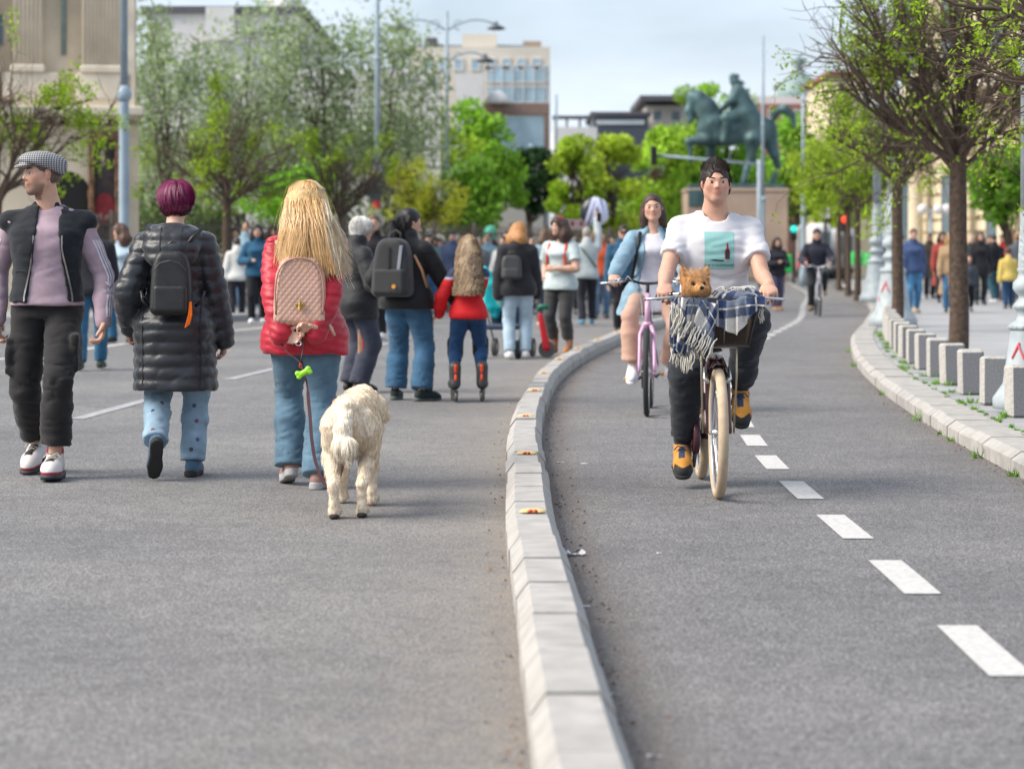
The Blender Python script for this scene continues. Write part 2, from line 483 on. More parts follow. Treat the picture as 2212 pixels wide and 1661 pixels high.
def asphalt(name, c0, c1, dirt):
    m = bpy.data.materials.new(name); m.use_nodes = True
    nt = m.node_tree; b = nt.nodes['Principled BSDF']; L = nt.links
    b.inputs['Roughness'].default_value = .82; b.inputs['Specular IOR Level'].default_value = .35
    tc = nt.nodes.new('ShaderNodeTexCoord')
    def noise(s, d=3, rough=.6):
        n = nt.nodes.new('ShaderNodeTexNoise'); n.inputs['Scale'].default_value = s; n.inputs['Detail'].default_value = d; n.inputs['Roughness'].default_value = rough
        L.new(tc.outputs['Object'], n.inputs['Vector']); return n
    def ramp(n, p0, p1, a, c):
        r = nt.nodes.new('ShaderNodeValToRGB'); r.color_ramp.elements[0].position = p0; r.color_ramp.elements[1].position = p1
        r.color_ramp.elements[0].color = (*a, 1); r.color_ramp.elements[1].color = (*c, 1); L.new(n, r.inputs['Fac']); return r.outputs['Color']
    def mix(t, f, a, c):
        x = nt.nodes.new('ShaderNodeMixRGB'); x.blend_type = t
        if isinstance(f, float): x.inputs['Fac'].default_value = f
        else: L.new(f, x.inputs['Fac'])
        L.new(a, x.inputs['Color1'])
        if isinstance(c, tuple): x.inputs['Color2'].default_value = (*c, 1)
        else: L.new(c, x.inputs['Color2'])
        return x.outputs['Color']
    def fac(n, p0, p1, a, c):
        r = nt.nodes.new('ShaderNodeMapRange'); L.new(n, r.inputs['Value'])
        for k, v in zip(('From Min', 'From Max', 'To Min', 'To Max'), (p0, p1, a, c)): r.inputs[k].default_value = v
        return r.outputs['Result']
    def scale(c, f):
        x = nt.nodes.new('ShaderNodeVectorMath'); x.operation = 'SCALE'; L.new(c, x.inputs[0]); L.new(f, x.inputs['Scale']); return x.outputs['Vector']
    grain = noise(112, 4, .8); big = noise(.45, 4); mid = noise(4.5, 4)
    vo = nt.nodes.new('ShaderNodeTexVoronoi'); vo.inputs['Scale'].default_value = 78; L.new(tc.outputs['Object'], vo.inputs['Vector'])
    c = ramp(big.outputs['Fac'], .32, .68, c0, c1)
    c = scale(c, fac(grain.outputs['Fac'], .38, .64, .05, 1.95)); c = scale(c, fac(mid.outputs['Fac'], .3, .7, .88, 1.12)); c = scale(c, fac(vo.outputs['Color'], .1, .95, .6, 1.4))
    at = nt.nodes.new('ShaderNodeAttribute'); at.attribute_name = 'Col'
    sx = nt.nodes.new('ShaderNodeSeparateColor'); L.new(at.outputs['Color'], sx.inputs['Color'])
    dn = noise(9, 5, .7)
    mm = nt.nodes.new('ShaderNodeMath'); mm.operation = 'MULTIPLY_ADD'
    L.new(dn.outputs['Fac'], mm.inputs[0]); mm.inputs[1].default_value = 1.6; mm.inputs[2].default_value = -.25
    m2 = nt.nodes.new('ShaderNodeMath'); m2.operation = 'MULTIPLY'; m2.use_clamp = True
    L.new(mm.outputs[0], m2.inputs[0]); L.new(sx.outputs['Red'], m2.inputs[1])
    rgb = nt.nodes.new('ShaderNodeRGB'); rgb.outputs[0].default_value = (*dirt, 1)
    dcol = scale(rgb.outputs[0], fac(grain.outputs['Fac'], .3, .7, .5, 1.5))
    c = mix('MIX', m2.outputs[0], c, dcol)
    L.new(c, b.inputs['Base Color'])
    bp = nt.nodes.new('ShaderNodeBump'); bp.inputs['Strength'].default_value = .55; bp.inputs['Distance'].default_value = .006
    L.new(grain.outputs['Fac'], bp.inputs['Height']); L.new(bp.outputs['Normal'], b.inputs['Normal'])
    return m
M_ROAD = asphalt('asphalt_road', (.160, .161, .166), (.240, .236, .231), (.27, .23, .19))
M_LANE = asphalt('asphalt_lane', (.155, .153, .158), (.225, .217, .213), (.18, .135, .10))
M_GROUND = mat('ground', (.16, .16, .16), .9, bump=.3, bscale=60)
M_KERB = mat('kerb_concrete', (.39, .373, .35), .85, var=.17, vscale=9, bump=.5, bscale=160, detail=9)
M_KERBJ = mat('kerb_joint', (.05, .047, .045), .9)
M_SLAB = mat('paving_slab', (.40, .40, .41), .8, var=.12, vscale=3, bump=.2, bscale=200)
M_SLAB2 = mat('pavement_far', (.33, .33, .335), .8, var=.12, vscale=1.2)
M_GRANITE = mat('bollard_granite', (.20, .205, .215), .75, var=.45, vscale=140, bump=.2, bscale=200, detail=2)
M_GRANLIT = mat('bollard_lit_face', (.44, .42, .39), .8, var=.25, vscale=60, bump=.2, bscale=200)  # paler granite colour standing in for sun on the bollards
M_PAINT = mat('road_paint', (.54, .53, .51), .75, var=.16, vscale=40, bump=.8, bscale=110, detail=9)
M_PAINT2 = mat('worn_paint', (.36, .36, .37), .7, var=.3, vscale=14, bump=.5, bscale=130)
M_BLACK = mat('black_plastic', (.012, .012, .013), .5)

def dsteps(a, b, r=1.035, d0=.22):
    out = [a]; d = d0
    while out[-1] < b:
        out.append(out[-1] + d); d *= r
    return out
DS = dsteps(2.0, 118)
def strip(name, cols, mt, z, dirt=None, kind='structure', zf=None):
    """cols: functions of D giving x for each column; dirt: per-column dirt weights"""
    n = len(cols); V, C = [], []
    for D in DS:
        for j, f in enumerate(cols):
            V.append((f(D), D, z)); C.append((dirt[j] if dirt else 0,) * 3)
    m = len(DS); i = np.arange(m - 1)[:, None] * n + np.arange(n - 1)[None, :]
    Q = np.stack([i, i + 1, i + n + 1, i + n], -1).reshape(-1, 4)
    o = obj(name, np_mesh(name, V, Q, col=np.array(C)), mt)
    return tag(o, kind=kind)
g = MB().quad((-900, -60, -.03), (900, -60, -.03), (900, 1600, -.03), (-900, 1600, -.03)).build('ground', M_GROUND); tag(g, kind='structure')
road = strip('road', [lambda D, a=a: KX(D) - a for a in (60, 20, 9, 5, 3, 1.8, 1.1, .62, .34, .2, .12, 0)], M_ROAD, 0.0, [0, 0, .03, .1, .1, .16, .26, .42, .62, .85, 1, 1])
lane = strip('bike_lane', [lambda D, t=t: KX(D) + .02 + (RX(D) + .1 - KX(D) - .02) * t for t in (0, .04, .075, .10, .14, .2, .35, .5, .65, .8, .9, .95, 1)], M_LANE, .0, [0, .95, .7, .3, .12, .06, .03, .02, .03, .08, .2, .4, .55])
pave = strip('pavement', [lambda D, a=a: RX(D) + .3 + a for a in (0, 1, 3, 8, 20, 60)], M_SLAB2, PAVE_Z - .012)
g2 = MB().quad((-60, 117, 0.0), (120, 117, 0.0), (120, 175, 0.0), (-60, 175, 0.0)).build('crossing_road', M_ROAD); tag(g2, kind='structure')

def along(fn, D0, D1, n=2):
    """points and left normals along the curve x = fn(D)"""
    out = []
    for D in np.linspace(D0, D1, n):
        dx = (fn(D + .05) - fn(D - .05)) / .1; l = math.hypot(dx, 1)
        out.append((fn(D), D, dx / l, 1 / l))
    return out
def arc_stations(fn, D0, D1, pitch):
    out = [D0]
    while out[-1] < D1:
        D = out[-1]; dx = (fn(D + .05) - fn(D - .05)) / .1
        out.append(D + pitch / math.hypot(dx, 1))
    return out
# road markings
def dash_mesh(fn, D0, D1, w, z, name):
    mb = MB(); P = along(fn, D0, D1, 4)
    vs = []
    for (x, y, tx, ty) in P: vs += [(x - ty * w / 2, y + tx * w / 2, z), (x + ty * w / 2, y - tx * w / 2, z)]
    mb.add(vs, [(2 * i, 2 * i + 1, 2 * i + 3, 2 * i + 2) for i in range(len(P) - 1)])
    return mb.mesh(name)
st = [5.08]
while st[-1] < 112: st.append(st[-1] + 1.65 / math.hypot(1, (LX(st[-1] + .05) - LX(st[-1] - .05)) / .1))
for D in st:
    sl = math.hypot(1, (LX(D + .05) - LX(D - .05)) / .1)
    obj('lane_dash', dash_mesh(LX, D, D + .93 / sl, .128, .004, 'lane_dash'), M_PAINT, lane)
CL = curve_fn([(8, -3.6), (17.5, -3.15), (19.8, -3.0), (25, -2.55), (33, -1.7), (45, .2), (70, 4.5)])
for D in (17.5, 23.2, 30.5, 38.5): obj('centre_line_dash', dash_mesh(CL, D, D + 2.6, .11, .004, 'centre_line_dash'), M_PAINT2, road)
EL = curve_fn([(24, -6.6), (30.7, -5.47), (33, -5.25), (39.8, -4.3), (48, -2.3), (55, -.6), (70, 3)])
for D in (24.5, 29.5, 38.5, 45): obj('edge_line_dash', dash_mesh(EL, D, D + 3.6, .16, .004, 'edge_line_dash'), M_PAINT, road)

# separating kerb between road and bike lane
kerb = thing('separating_kerb', None, None); tag(kerb, kind='structure')
KW = .205
prof = [(-.5, 0), (-.5, .082), (-.31, .135), (.31, .135), (.5, .082), (.5, 0)]
stn = arc_stations(KX, 3.78, 76, .65)
for i in range(len(stn) - 1):
    wide = (i - 6) % 6 == 0
    P = along(KX, stn[i] + (.07 if wide else .004), stn[i + 1] - .004, 4)
    j = RNG.normal(0, .0035, 2)
    vs, fs = [], []
    for (x, y, tx, ty) in P:
        for (a, z) in prof: vs.append((x + ty * (a * KW + j[0]), y - tx * (a * KW + j[0]), z + j[1] * (z > 0)))
    n = len(prof)
    for r in range(len(P) - 1):
        for k in range(n - 1): fs.append((r * n + k, r * n + k + 1, (r + 1) * n + k + 1, (r + 1) * n + k))
    fs += [tuple(range(n)), tuple((len(P) - 1) * n + k for k in range(n))[::-1]]
    MB().add(vs, [f[::-1] for f in fs]).build('kerb_stone', M_KERB, kerb)
jb = MB()                                        # dark mortar core showing in the open joints
P = along(KX, 3.8, 75, 180); vs = []
for (x, y, tx, ty) in P:
    for (a, z) in [(-.44, .0), (-.46, .066), (-.28, .114), (.28, .114), (.46, .066), (.44, 0)]: vs.append((x + ty * a * KW, y - tx * a * KW, z))
jb.add(vs, [(r * 6 + k, (r + 1) * 6 + k, (r + 1) * 6 + k + 1, r * 6 + k + 1) for r in range(len(P) - 1) for k in range(5)])
jb.build('mortar_core', M_KERBJ, kerb)
M_STUD = mat('road_stud_yellow', (.62, .47, .22), .55, var=.2, vscale=40)
M_REDL = mat('stud_red_lens', (.55, .03, .02), .2)
for D in (9.81, 12.72, 15.72, 18.8, 21.6, 24.6, 27.6, 30.5, 33.6, 36.6):
    x, y, tx, ty = along(KX, D, D + .01)[0]; a = math.atan2(-tx, ty)
    s = thing('road_stud', 'yellow road stud with two red lenses on the kerb, ' + {9.81: 'nearest the camera', 12.72: 'level with the dog, second nearest', 15.72: 'on a dark joint, third nearest', 18.8: 'just beyond the third joint', 21.6: 'fifth from the camera', 24.6: 'where the bend starts', 27.6: 'midway round the bend', 30.5: 'left of the pink bicycle', 33.6: 'before the brown boots', 36.6: 'far end of the visible bend'}[D], 'road stud', (x, y, .1345), a, 'studs along the kerb')
    f = Field((-.07, -.04, 0), (.07, .05, .03), .003)
    f.ell((0, 0, 0), (.058, .034, .02), k=0); f.box((0, -.045, .012), (.02, .022, .012), .001, op='s', k=.002)
    f.plane((0, 0, .0005), (0, 0, -1)); field_obj(f, 'body', M_STUD, s)
    for sx in (-1, 1):
        f = Field((sx * .0105 - .01, -.035, 0), (sx * .0105 + .01, -.01, .02), .002); f.ball((sx * .0105, -.024, .0075), .0075, 0); field_obj(f, 'lens', M_REDL, s)

# pavement kerb on the right: individual stones with a bevelled front edge
pk = thing('pavement_kerb', None, None); tag(pk, kind='structure')
rs = arc_stations(RX, 9.0, 60, .52)
rprof = [(0, 0), (0, .075), (.055, PAVE_Z), (.30, PAVE_Z), (.30, 0)]
for i in range(len(rs) - 1):
    P = along(RX, rs[i] + .003, rs[i + 1] - .003, 3); j = RNG.normal(0, .003, 2); vs, fs = [], []
    for (x, y, tx, ty) in P:
        for (a, z) in rprof: vs.append((x + ty * (a + j[0]), y - tx * (a + j[0]), z + j[1] * (z > 0)))
    n = 5
    for r in range(2):
        for k in range(n - 1): fs.append((r * n + k, (r + 1) * n + k, (r + 1) * n + k + 1, r * n + k + 1))
    fs += [tuple(range(n))[::-1], tuple(2 * n + k for k in range(n))]
    MB().add(vs, [f for f in fs]).build('kerb_stone', M_KERB, pk)
# paving slabs in the nearest strip behind the kerb, gaps grown with moss
ns = arc_stations(RX, 9.0, 34, .6)
slabmats = [mat(f'slab_{k}', (.29 + .025 * k, .29 + .025 * k, .295 + .025 * k), .8, var=.12, vscale=4, bump=.2, bscale=200) for k in range(4)]
for row in range(2):
    for i in range(len(ns) - 1):
        if row == 1 and ns[i] > 22: continue
        P = along(RX, ns[i] + .006, ns[i + 1] - .006, 2); a0, a1 = .312 + row * .61, .312 + row * .61 + .598
        dz = RNG.normal(0, .002)
        c = [(P[q][0] + P[q][3] * a, P[q][1] - P[q][2] * a) for q, a in ((0, a0), (0, a1), (1, a1), (1, a0))]
        MB().prism(c, PAVE_Z - .03, PAVE_Z - .003 + dz).build('paving_slab', slabmats[(i * 7 + row * 3) % 4], pave)

# granite bollards: a squared block, sunlight painted into its left and top faces
def bollard_mesh():
    bm = MB().box((0, 0, .175), (.185, .2, .35), bev=.018).mesh('bollard')
    bm.materials.append(M_GRANITE); bm.materials.append(M_GRANLIT)
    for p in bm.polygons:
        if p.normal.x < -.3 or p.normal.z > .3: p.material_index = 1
    return bm
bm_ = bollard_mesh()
bst = arc_stations(lambda D: RX(D) + .62, 13.35, 49, 1.36)
nb = len(bst)
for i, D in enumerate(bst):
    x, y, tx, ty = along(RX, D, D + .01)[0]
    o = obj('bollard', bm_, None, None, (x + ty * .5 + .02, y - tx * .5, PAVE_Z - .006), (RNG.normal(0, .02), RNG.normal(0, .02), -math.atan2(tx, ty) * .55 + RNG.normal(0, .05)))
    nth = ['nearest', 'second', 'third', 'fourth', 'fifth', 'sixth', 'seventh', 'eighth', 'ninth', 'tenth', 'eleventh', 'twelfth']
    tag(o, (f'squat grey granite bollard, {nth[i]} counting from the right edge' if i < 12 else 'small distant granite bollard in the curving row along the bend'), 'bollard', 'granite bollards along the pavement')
# grass tufts and dead leaves along the kerbs
def tuft(name, pts, col, hgt, sp, nb=26):
    V, T, C = [], [], []
    for (x, y, z, s) in pts:
        for k in range(nb):
            a, r = RNG.uniform(0, 6.28), sp * s * math.sqrt(RNG.uniform()); bx, by = x + r * math.cos(a), y + r * math.sin(a)
            w = .003 + .003 * RNG.uniform(); h = hgt * s * RNG.uniform(.5, 1.1); le = RNG.normal(0, .5, 2) * h; a2 = RNG.uniform(0, 6.28)
            i = len(V); V += [(bx - w * math.cos(a2), by - w * math.sin(a2), z), (bx + w * math.cos(a2), by + w * math.sin(a2), z), (bx + le[0], by + le[1], z + h)]; T.append((i, i + 1, i + 2))
            g_ = RNG.uniform(.7, 1.3); C += [tuple(np.array(col) * g_)] * 3
    return np_mesh(name, V, None, T, np.array(C), smooth=False)
M_VC = mat('vertex_colour_leaf', vcol=True, rough=.7, var=.1, spec=.2)
gp_pts = []
for D, s in ((12.9, .7), (14.1, 1.0), (15.4, .6), (16.0, .5), (17.3, 1.4), (20.6, .8), (26, 1.0), (30, .8)): gp_pts.append((RX(D) - .02, D, 0.0, s))
for i, D in enumerate(bst[:16]):
    for _ in range(2 + (i % 3)): gp_pts.append((RX(D) + .40 + RNG.uniform(-.04, .1), D - .12 + RNG.uniform(-.08, .25), PAVE_Z, RNG.uniform(.4, .9)))
for _ in range(40): D = RNG.uniform(12, 24); gp_pts.append((RX(D) + .31 + RNG.normal(0, .01), D, PAVE_Z - .004, RNG.uniform(.2, .45)))
tg = obj('grass_tufts', tuft('grass_tufts', gp_pts, (.13, .30, .02), .075, .06), M_VC); tag(tg, 'bright green grass tufts sprouting along the pavement kerb and bollards', 'grass', kind='stuff')
lv = []
for _ in range(520):
    D = 4 + 22 * RNG.uniform() ** 1.5; side = RNG.uniform() < .72
    off = .12 + abs(RNG.normal(0, .07)) if side else -.12 - abs(RNG.normal(0, .05))
    lv.append((KX(D) + off, D, .002, RNG.uniform(.5, 1.3)))
for _ in range(260): D = RNG.uniform(9, 24); lv.append((RX(D) - abs(RNG.normal(0, .05)), D, .002, RNG.uniform(.4, 1)))
V, T, C = [], [], []
for (x, y, z, s) in lv:
    a = RNG.uniform(0, 6.28); l, w = .008 * s, .004 * s; i = len(V); ca, sa = math.cos(a), math.sin(a); q = RNG.uniform(.002, .009)
    V += [(x - l * ca, y - l * sa, z), (x - w * sa, y + w * ca, z + q), (x + l * ca, y + l * sa, z), (x + w * sa, y - w * ca, z)]
    T += [(i, i + 1, i + 2), (i, i + 2, i + 3)]; c = np.array([(.22, .11, .05), (.14, .08, .05), (.28, .17, .09), (.10, .07, .05)][RNG.integers(4)]); C += [c * RNG.uniform(.7, 1.3)] * 4
o = obj('leaf_litter', np_mesh('leaf_litter', V, None, T, np.array(C), smooth=False), M_VC); tag(o, 'brown dead leaf crumbs swept against the pale kerb', 'leaf litter', kind='stuff')
# scraps of paper on the lane
M_PAPER = mat('paper', (.75, .72, .75), .8)
def scrap(u, v, w, label, n=7, rise=.35):
    x, y = gp(u, v); mb = MB(); vs = []
    for i in range(n + 1):
        for j in range(3): vs.append(((i / n - .5) * w, (j / 2 - .5) * w * .45 + RNG.normal(0, w * .05), .003 + abs(RNG.normal(0, w * rise * .35)) * (1 if j == 1 else .5)))
    mb.add(vs, [(i * 3 + j, (i + 1) * 3 + j, (i + 1) * 3 + j + 1, i * 3 + j + 1) for i in range(n) for j in range(2)])
    o = mb.build('paper_scrap', M_PAPER, None, loc=(x, y, .002)); tag(o, label, 'litter', 'paper litter on the bike lane')
scrap(1238, 1200, .095, 'crumpled white tissue lying on the bike lane beside the kerb')
scrap(1423, 1197, .02, 'tiny white paper fleck on the asphalt in front of the bicycle', 3)
scrap(1460, 1435, .014, 'tiny bluish white fleck on the near asphalt right of the kerb', 3)
scrap(1325, 1503, .03, 'curved white wrapper scrap close to the kerb in the foreground', 4)
scrap(1210, 1000, .04, 'thin pale stick of litter at the foot of the kerb', 3, .1)
scrap(1262, 1003, .045, 'thin pale splinter on the lane right of the kerb', 3, .1)
scrap(1265, 1312, .03, 'grey foil scrap among dead leaves by the kerb', 4)
scrap(1412, 1640, .03, 'yellowish crumb at the bottom edge of the lane', 4, .8)
# ================================================================== buildings
def facade_box(mb, c, d, rz=0, bev=0): return mb.box(c, d, rz, bev)
M_LIME = mat('limestone', (.66, .56, .42), .85, var=.16, vscale=1.2, bump=.3, bscale=20)
M_LIMEP = mat('limestone_pale', (.70, .62, .50), .85, var=.18, vscale=2, bump=.3, bscale=20)
M_BROWN = mat('carved_wood', (.20, .11, .06), .6, var=.4, vscale=9, bump=.4, bscale=30)
M_DARK = mat('dark_opening', (.012, .011, .010), .7)
M_GLASS = mat('window_glass', (.10, .14, .17), .12, spec=.6)
M_GLASSB = mat('curtain_glass', (.36, .50, .58), .15, spec=.6, var=.25, vscale=.6)
M_WHITEW = mat('white_render', (.68, .67, .66), .85, var=.08, vscale=.7)
M_BEIGE = mat('beige_render', (.67, .62, .54), .85, var=.08, vscale=.5)
M_ROOF = mat('roof_dark', (.10, .10, .11), .7)
M_BRICKB = mat('brown_band', (.25, .17, .14), .8)
M_CREAM = mat('cream_stone', (.66, .57, .40), .85, var=.12, vscale=.8)
M_LAMP = mat('lamp_post_grey', (.30, .38, .44), .5, var=.12, vscale=3)
M_IRON = mat('wrought_iron', (.05, .045, .04), .6)

def empty_at(name, label, cat, loc, rz=0, group=None): return thing(name, label, cat, loc, rz, group)
# -- classical building at the left: right corner at the view's u = 300
cb = empty_at('classical_building', 'limestone building with fluted pilasters and a broad ledge at the left edge', 'building', (wp(300, 558, 50)[0], 50, 0), math.radians(8.8))
S = 50 / FPX                                      # metres per view pixel at that distance
X = lambda u: (u - 300) * S
Z = lambda v: CAMH - (v - HZ) * S
MB().box((-8, 4, 1.95), (16, 8, 3.9)).build('lower_wall', M_LIME, cb)
MB().box((-8.1, 4.2, 8.2), (16.1, 7.6, 8.4)).build('upper_wall', M_LIME, cb)
lg = MB().box((-8.2, .1, Z(243)), (16.6, 1.1, .19), bev=.03).box((-8.15, .2, Z(254)), (16.3, .8, .1)).build('ledge', M_LIMEP, cb)
for u in range(-180, 290, 34): MB().box((X(u), -.2, Z(262)), (.12, .5, .12)).build('bracket', M_LIMEP, lg)
for (u0, u1) in ((-150, -80), (-70, 0), (32, 95), (178, 262)):
    p = MB().box((X((u0 + u1) / 2), .32, 8.0), (X(u1) - X(u0), .3, 8.4 - .6)).build('pilaster', M_LIME, cb)
    fl = MB(); n = int((u1 - u0) / 8)
    for k in range(n): fl.tube([(X(u0 + 5 + k * (u1 - u0 - 10) / max(n - 1, 1)), .16, Z(140)), (X(u0 + 5 + k * (u1 - u0 - 10) / max(n - 1, 1)), .16, 11.8)], .022, 6)
    tag(fl.build('fluting', M_LIMEP, p, smooth=True), kind='stuff')
    MB().box((X((u0 + u1) / 2), .3, Z(150)), (X(u1) - X(u0) + .1, .42, .16), bev=.03).build('pilaster_base', M_LIMEP, p)
MB().box((X(283), .3, 7.5), (.16, .3, 9)).build('corner_strip', M_LIMEP, cb)
for (u0, u1) in ((-150, 0), (10, 130), (165, 285)): MB().box((X((u0 + u1) / 2), .32, Z(188)), (X(u1) - X(u0), .34, .56), bev=.02).build('balustrade_panel', M_LIMEP, cb)
MB().tube([(X(140), .25, Z(120)), (X(140), .25, 11)], .06, 8).build('drainpipe', mat('pipe_green', (.20, .26, .25), .5), cb, smooth=True)
MB().box((X(2), .38, Z(66)), (.16, .1, .62)).build('window', M_GLASS, cb)
ar = MB(); pts = [(X(150) + .52 * math.cos(t), .0, 2.2 + .75 * math.sin(t)) for t in np.linspace(0, math.pi, 14)]
vs = [(x, -.01, z) for (x, _, z) in pts] + [(pts[-1][0], -.01, .1), (pts[0][0], -.01, .1)]
MB().add(vs, [tuple(range(len(vs)))[::-1]]).build('arched_opening', M_DARK, cb)
fr = MB()
x0, x1, zt = X(193), X(262), Z(285)
fr.box((x0 + .06, -.09, zt / 2), (.12, .16, zt), bev=.03).box((x1 - .06, -.09, zt / 2), (.12, .16, zt), bev=.03).box(((x0 + x1) / 2, -.09, zt - .09), (x1 - x0 - .02, .2, .2), bev=.04)
for k in range(9):
    for xx in (x0 + .06, x1 - .06): fr.box((xx + RNG.normal(0, .01), -.18, .5 + k * .33), (.13, .06, .16), rz=RNG.normal(0, .3), bev=.02)
pf = fr.build('poster_frame', M_BROWN, cb)
po = MB().box(((x0 + x1) / 2, -.02, zt / 2), (x1 - x0 - .1, .06, zt - .1)).build('poster', mat('poster_dark', (.045, .03, .03), .6, var=.7, vscale=5), pf)
f = Field((-.15, -.03, -.3), (.15, .03, .3), .012); f.ell((0, 0, .1), (.05, .02, .1), k=.02).cone((-.0, 0, .05), (.03, 0, -.12), .06, .03, .03)
field_obj(f, 'poster_figure', mat('poster_pale', (.45, .36, .28), .7, var=.5, vscale=14), pf).location = ((x0 + x1) / 2 - .05, -.055, Z(345))
f = Field((-.3, -.03, -.4), (.3, .03, .3), .015); f.ell((0, 0, 0), (.22, .02, .32), k=0)
field_obj(f, 'poster_red_shape', mat('poster_red', (.24, .025, .03), .7, var=.3), pf).location = ((x0 + x1) / 2, -.06, Z(450))
def text_mesh(txt, size, extr=.002, name='text', align='CENTER'):
    cu = bpy.data.curves.new(name, 'FONT'); cu.body = txt; cu.size = size; cu.extrude = extr; cu.align_x = align; cu.resolution_u = 2
    to = bpy.data.objects.new(name, cu); COL.objects.link(to)
    dg = bpy.context.evaluated_depsgraph_get(); me = bpy.data.meshes.new_from_object(to.evaluated_get(dg))
    bpy.data.objects.remove(to); me.materials.clear(); return me
obj('poster_lettering', text_mesh('Hunts', .19), mat('poster_letters', (.55, .36, .30), .7), pf, ((x0 + x1) / 2 + .04, -.095, Z(474)), (math.pi / 2, 0, 0))

def plain_building(name, label, u0, u1, vt, D, depth, mt, wins=(), vb=HZ + 20, rz=0, roof=None):
    s = D / FPX; x0, x1 = (u0 - CXU) * s, (u1 - CXU) * s; zt = CAMH - (vt - HZ) * s
    b = empty_at(name, label, 'building', (0, D, 0))
    MB().box(((x0 + x1) / 2, depth / 2, zt / 2), (x1 - x0, depth, zt)).build('wall', mt, b)
    if roof: MB().box(((x0 + x1) / 2, depth / 2, zt + .15), (x1 - x0 + .5, depth + .5, .3)).build('roof', roof, b)
    for (a, c, t, bo, wm) in wins:
        z0, z1 = CAMH - (bo - HZ) * s, CAMH - (t - HZ) * s
        w = MB().box((((a + c) / 2 - CXU) * s, -.04, (z0 + z1) / 2), ((c - a) * s, .1, z1 - z0)).build('window', wm, b)
        fm = MB(); cx, cz, ww, hh = ((a + c) / 2 - CXU) * s, (z0 + z1) / 2, (c - a) * s, z1 - z0
        for sx in (-1, 1): fm.box((cx + sx * ww / 2, -.06, cz), (.08, .14, hh + .1))
        for sz in (-1, 1): fm.box((cx, -.06, cz + sz * hh / 2), (ww - .08, .14, .08))
        fm.build('window_frame', M_WHITEW, w)
    return b, s
b, s = plain_building('white_building', 'white stepped building with a blank upper storey behind the pale trees', 318, 648, 30, 105, 20, M_WHITEW, [(560, 600, 55, 85, M_GLASS), (505, 585, 70, 78, M_ROOF)], roof=M_ROOF)
MB().box(((480 - CXU) * s, -.5, CAMH + (HZ - 55) * s), (1.2, .8, 1.4)).build('roof_box', M_WHITEW, b)
dish = MB().lathe([(.05, 0), (.5, .12), (.85, .35), (.9, .42)], 16).build('satellite_dish', M_WHITEW, b, smooth=True); dish.location = ((690 - CXU) * s * 0 + (600 - CXU) * s, 2, CAMH + (HZ - 12) * s); dish.rotation_euler = (1.2, 0, .5)
plain_building('low_white_building', 'long low white building with a row of square windows behind trees', 296, 950, 152, 98, 1.5, M_WHITEW, [(a, a + 20, 162, 184, M_GLASS) for a in range(330, 930, 66)] + [(a, a + 24, 300, 340, M_GLASS) for a in range(340, 930, 66)])
b, s = plain_building('beige_office_building', 'tall beige building with glazed bays and cluttered flat roof behind the green trees', 882, 1188, 102, 160, 18, M_BEIGE,
    [(a, a + 17, 128, 152, M_GLASSB) for a in (916, 948, 982, 1018, 1052, 1085, 1118, 1150)] + [(1052, 1184, 143, 178, M_GLASSB), (1052, 1184, 188, 222, M_GLASSB), (1062, 1176, 252, 338, M_GLASSB), (1020, 1038, 216, 240, M_GLASSB)])
MB().box(((1117 - CXU) * s, -.12, CAMH + (HZ - 236) * s), (140 * s, .2, 24 * s)).build('brown_band', M_BRICKB, b)
MB().box(((1180 - CXU) * s, -.12, CAMH + (HZ - 290) * s), (10 * s, .2, 80 * s)).build('brown_band', M_BRICKB, b)
for u in (1062, 1085, 1108, 1131, 1154, 1176): MB().box(((u - CXU) * s, -.1, CAMH + (HZ - 182) * s), (.06, .12, 78 * s)).build('mullion', M_WHITEW, b)
MB().box(((1035 - CXU) * s, 4, CAMH + (HZ - 88) * s), (75 * s, 5, 36 * s)).build('roof_house', M_BEIGE, b)
MB().box(((930 - CXU) * s, 2, CAMH + (HZ - 88) * s), (26 * s, 2, 18 * s)).build('roof_plant', M_ROOF, b)
MB().box(((1010 - CXU) * s, 2, CAMH + (HZ - 97) * s), (260 * s, .1, 10 * s)).build('roof_railing', mat('rail_grey', (.25, .28, .32), .6), b)
MB().box(((1150 - CXU) * s, 3, CAMH + (HZ - 92) * s), (40 * s, 2, 16 * s)).build('roof_plant', mat('plant_brown', (.35, .26, .2), .7), b)
dm = MB().lathe([(.8, 0), (.8, .2), (.6, .55), (.25, .75), (.02, .8)], 16).build('glass_dome', M_WHITEW, b, smooth=True); dm.location = ((1075 - CXU) * s, -.8, CAMH + (HZ - 225) * s)
b, s = plain_building('grey_annex', 'pale low roof terrace right of the beige building', 985, 1045, 160, 156, 3, M_WHITEW)
b, s = plain_building('white_terrace_building', 'low white building with an open roof pergola in the far centre', 1196, 1290, 275, 190, 12, M_WHITEW)
for u in (1198, 1225, 1253, 1280): MB().tube([((u - CXU) * s, 1, CAMH + (HZ - 276) * s), ((u - CXU) * s, 1, CAMH + (HZ - 254) * s)], .12, 6).build('pergola_post', M_WHITEW, b)
MB().box(((1240 - CXU) * s, 1, CAMH + (HZ - 253) * s), (92 * s, 2, .2)).build('pergola_roof', M_ROOF, b)
plain_building('dark_far_building', 'dark glazed block far behind the lime trees', 1282, 1400, 250, 200, 14, mat('slate', (.07, .08, .10), .5), [(1290, 1390, 262, 268, M_GLASSB)], roof=M_ROOF)
b, s = plain_building('flat_roof_building', 'tan building with an overhanging flat roof left of the statue', 1395, 1500, 228, 210, 14, M_BEIGE, [(1410, 1430, 240, 262, M_GLASS), (1450, 1470, 240, 262, M_GLASS)])
MB().box(((1440 - CXU) * s, 6, CAMH + (HZ - 217) * s), (122 * s, 18, .45)).build('roof_overhang', M_ROOF, b)
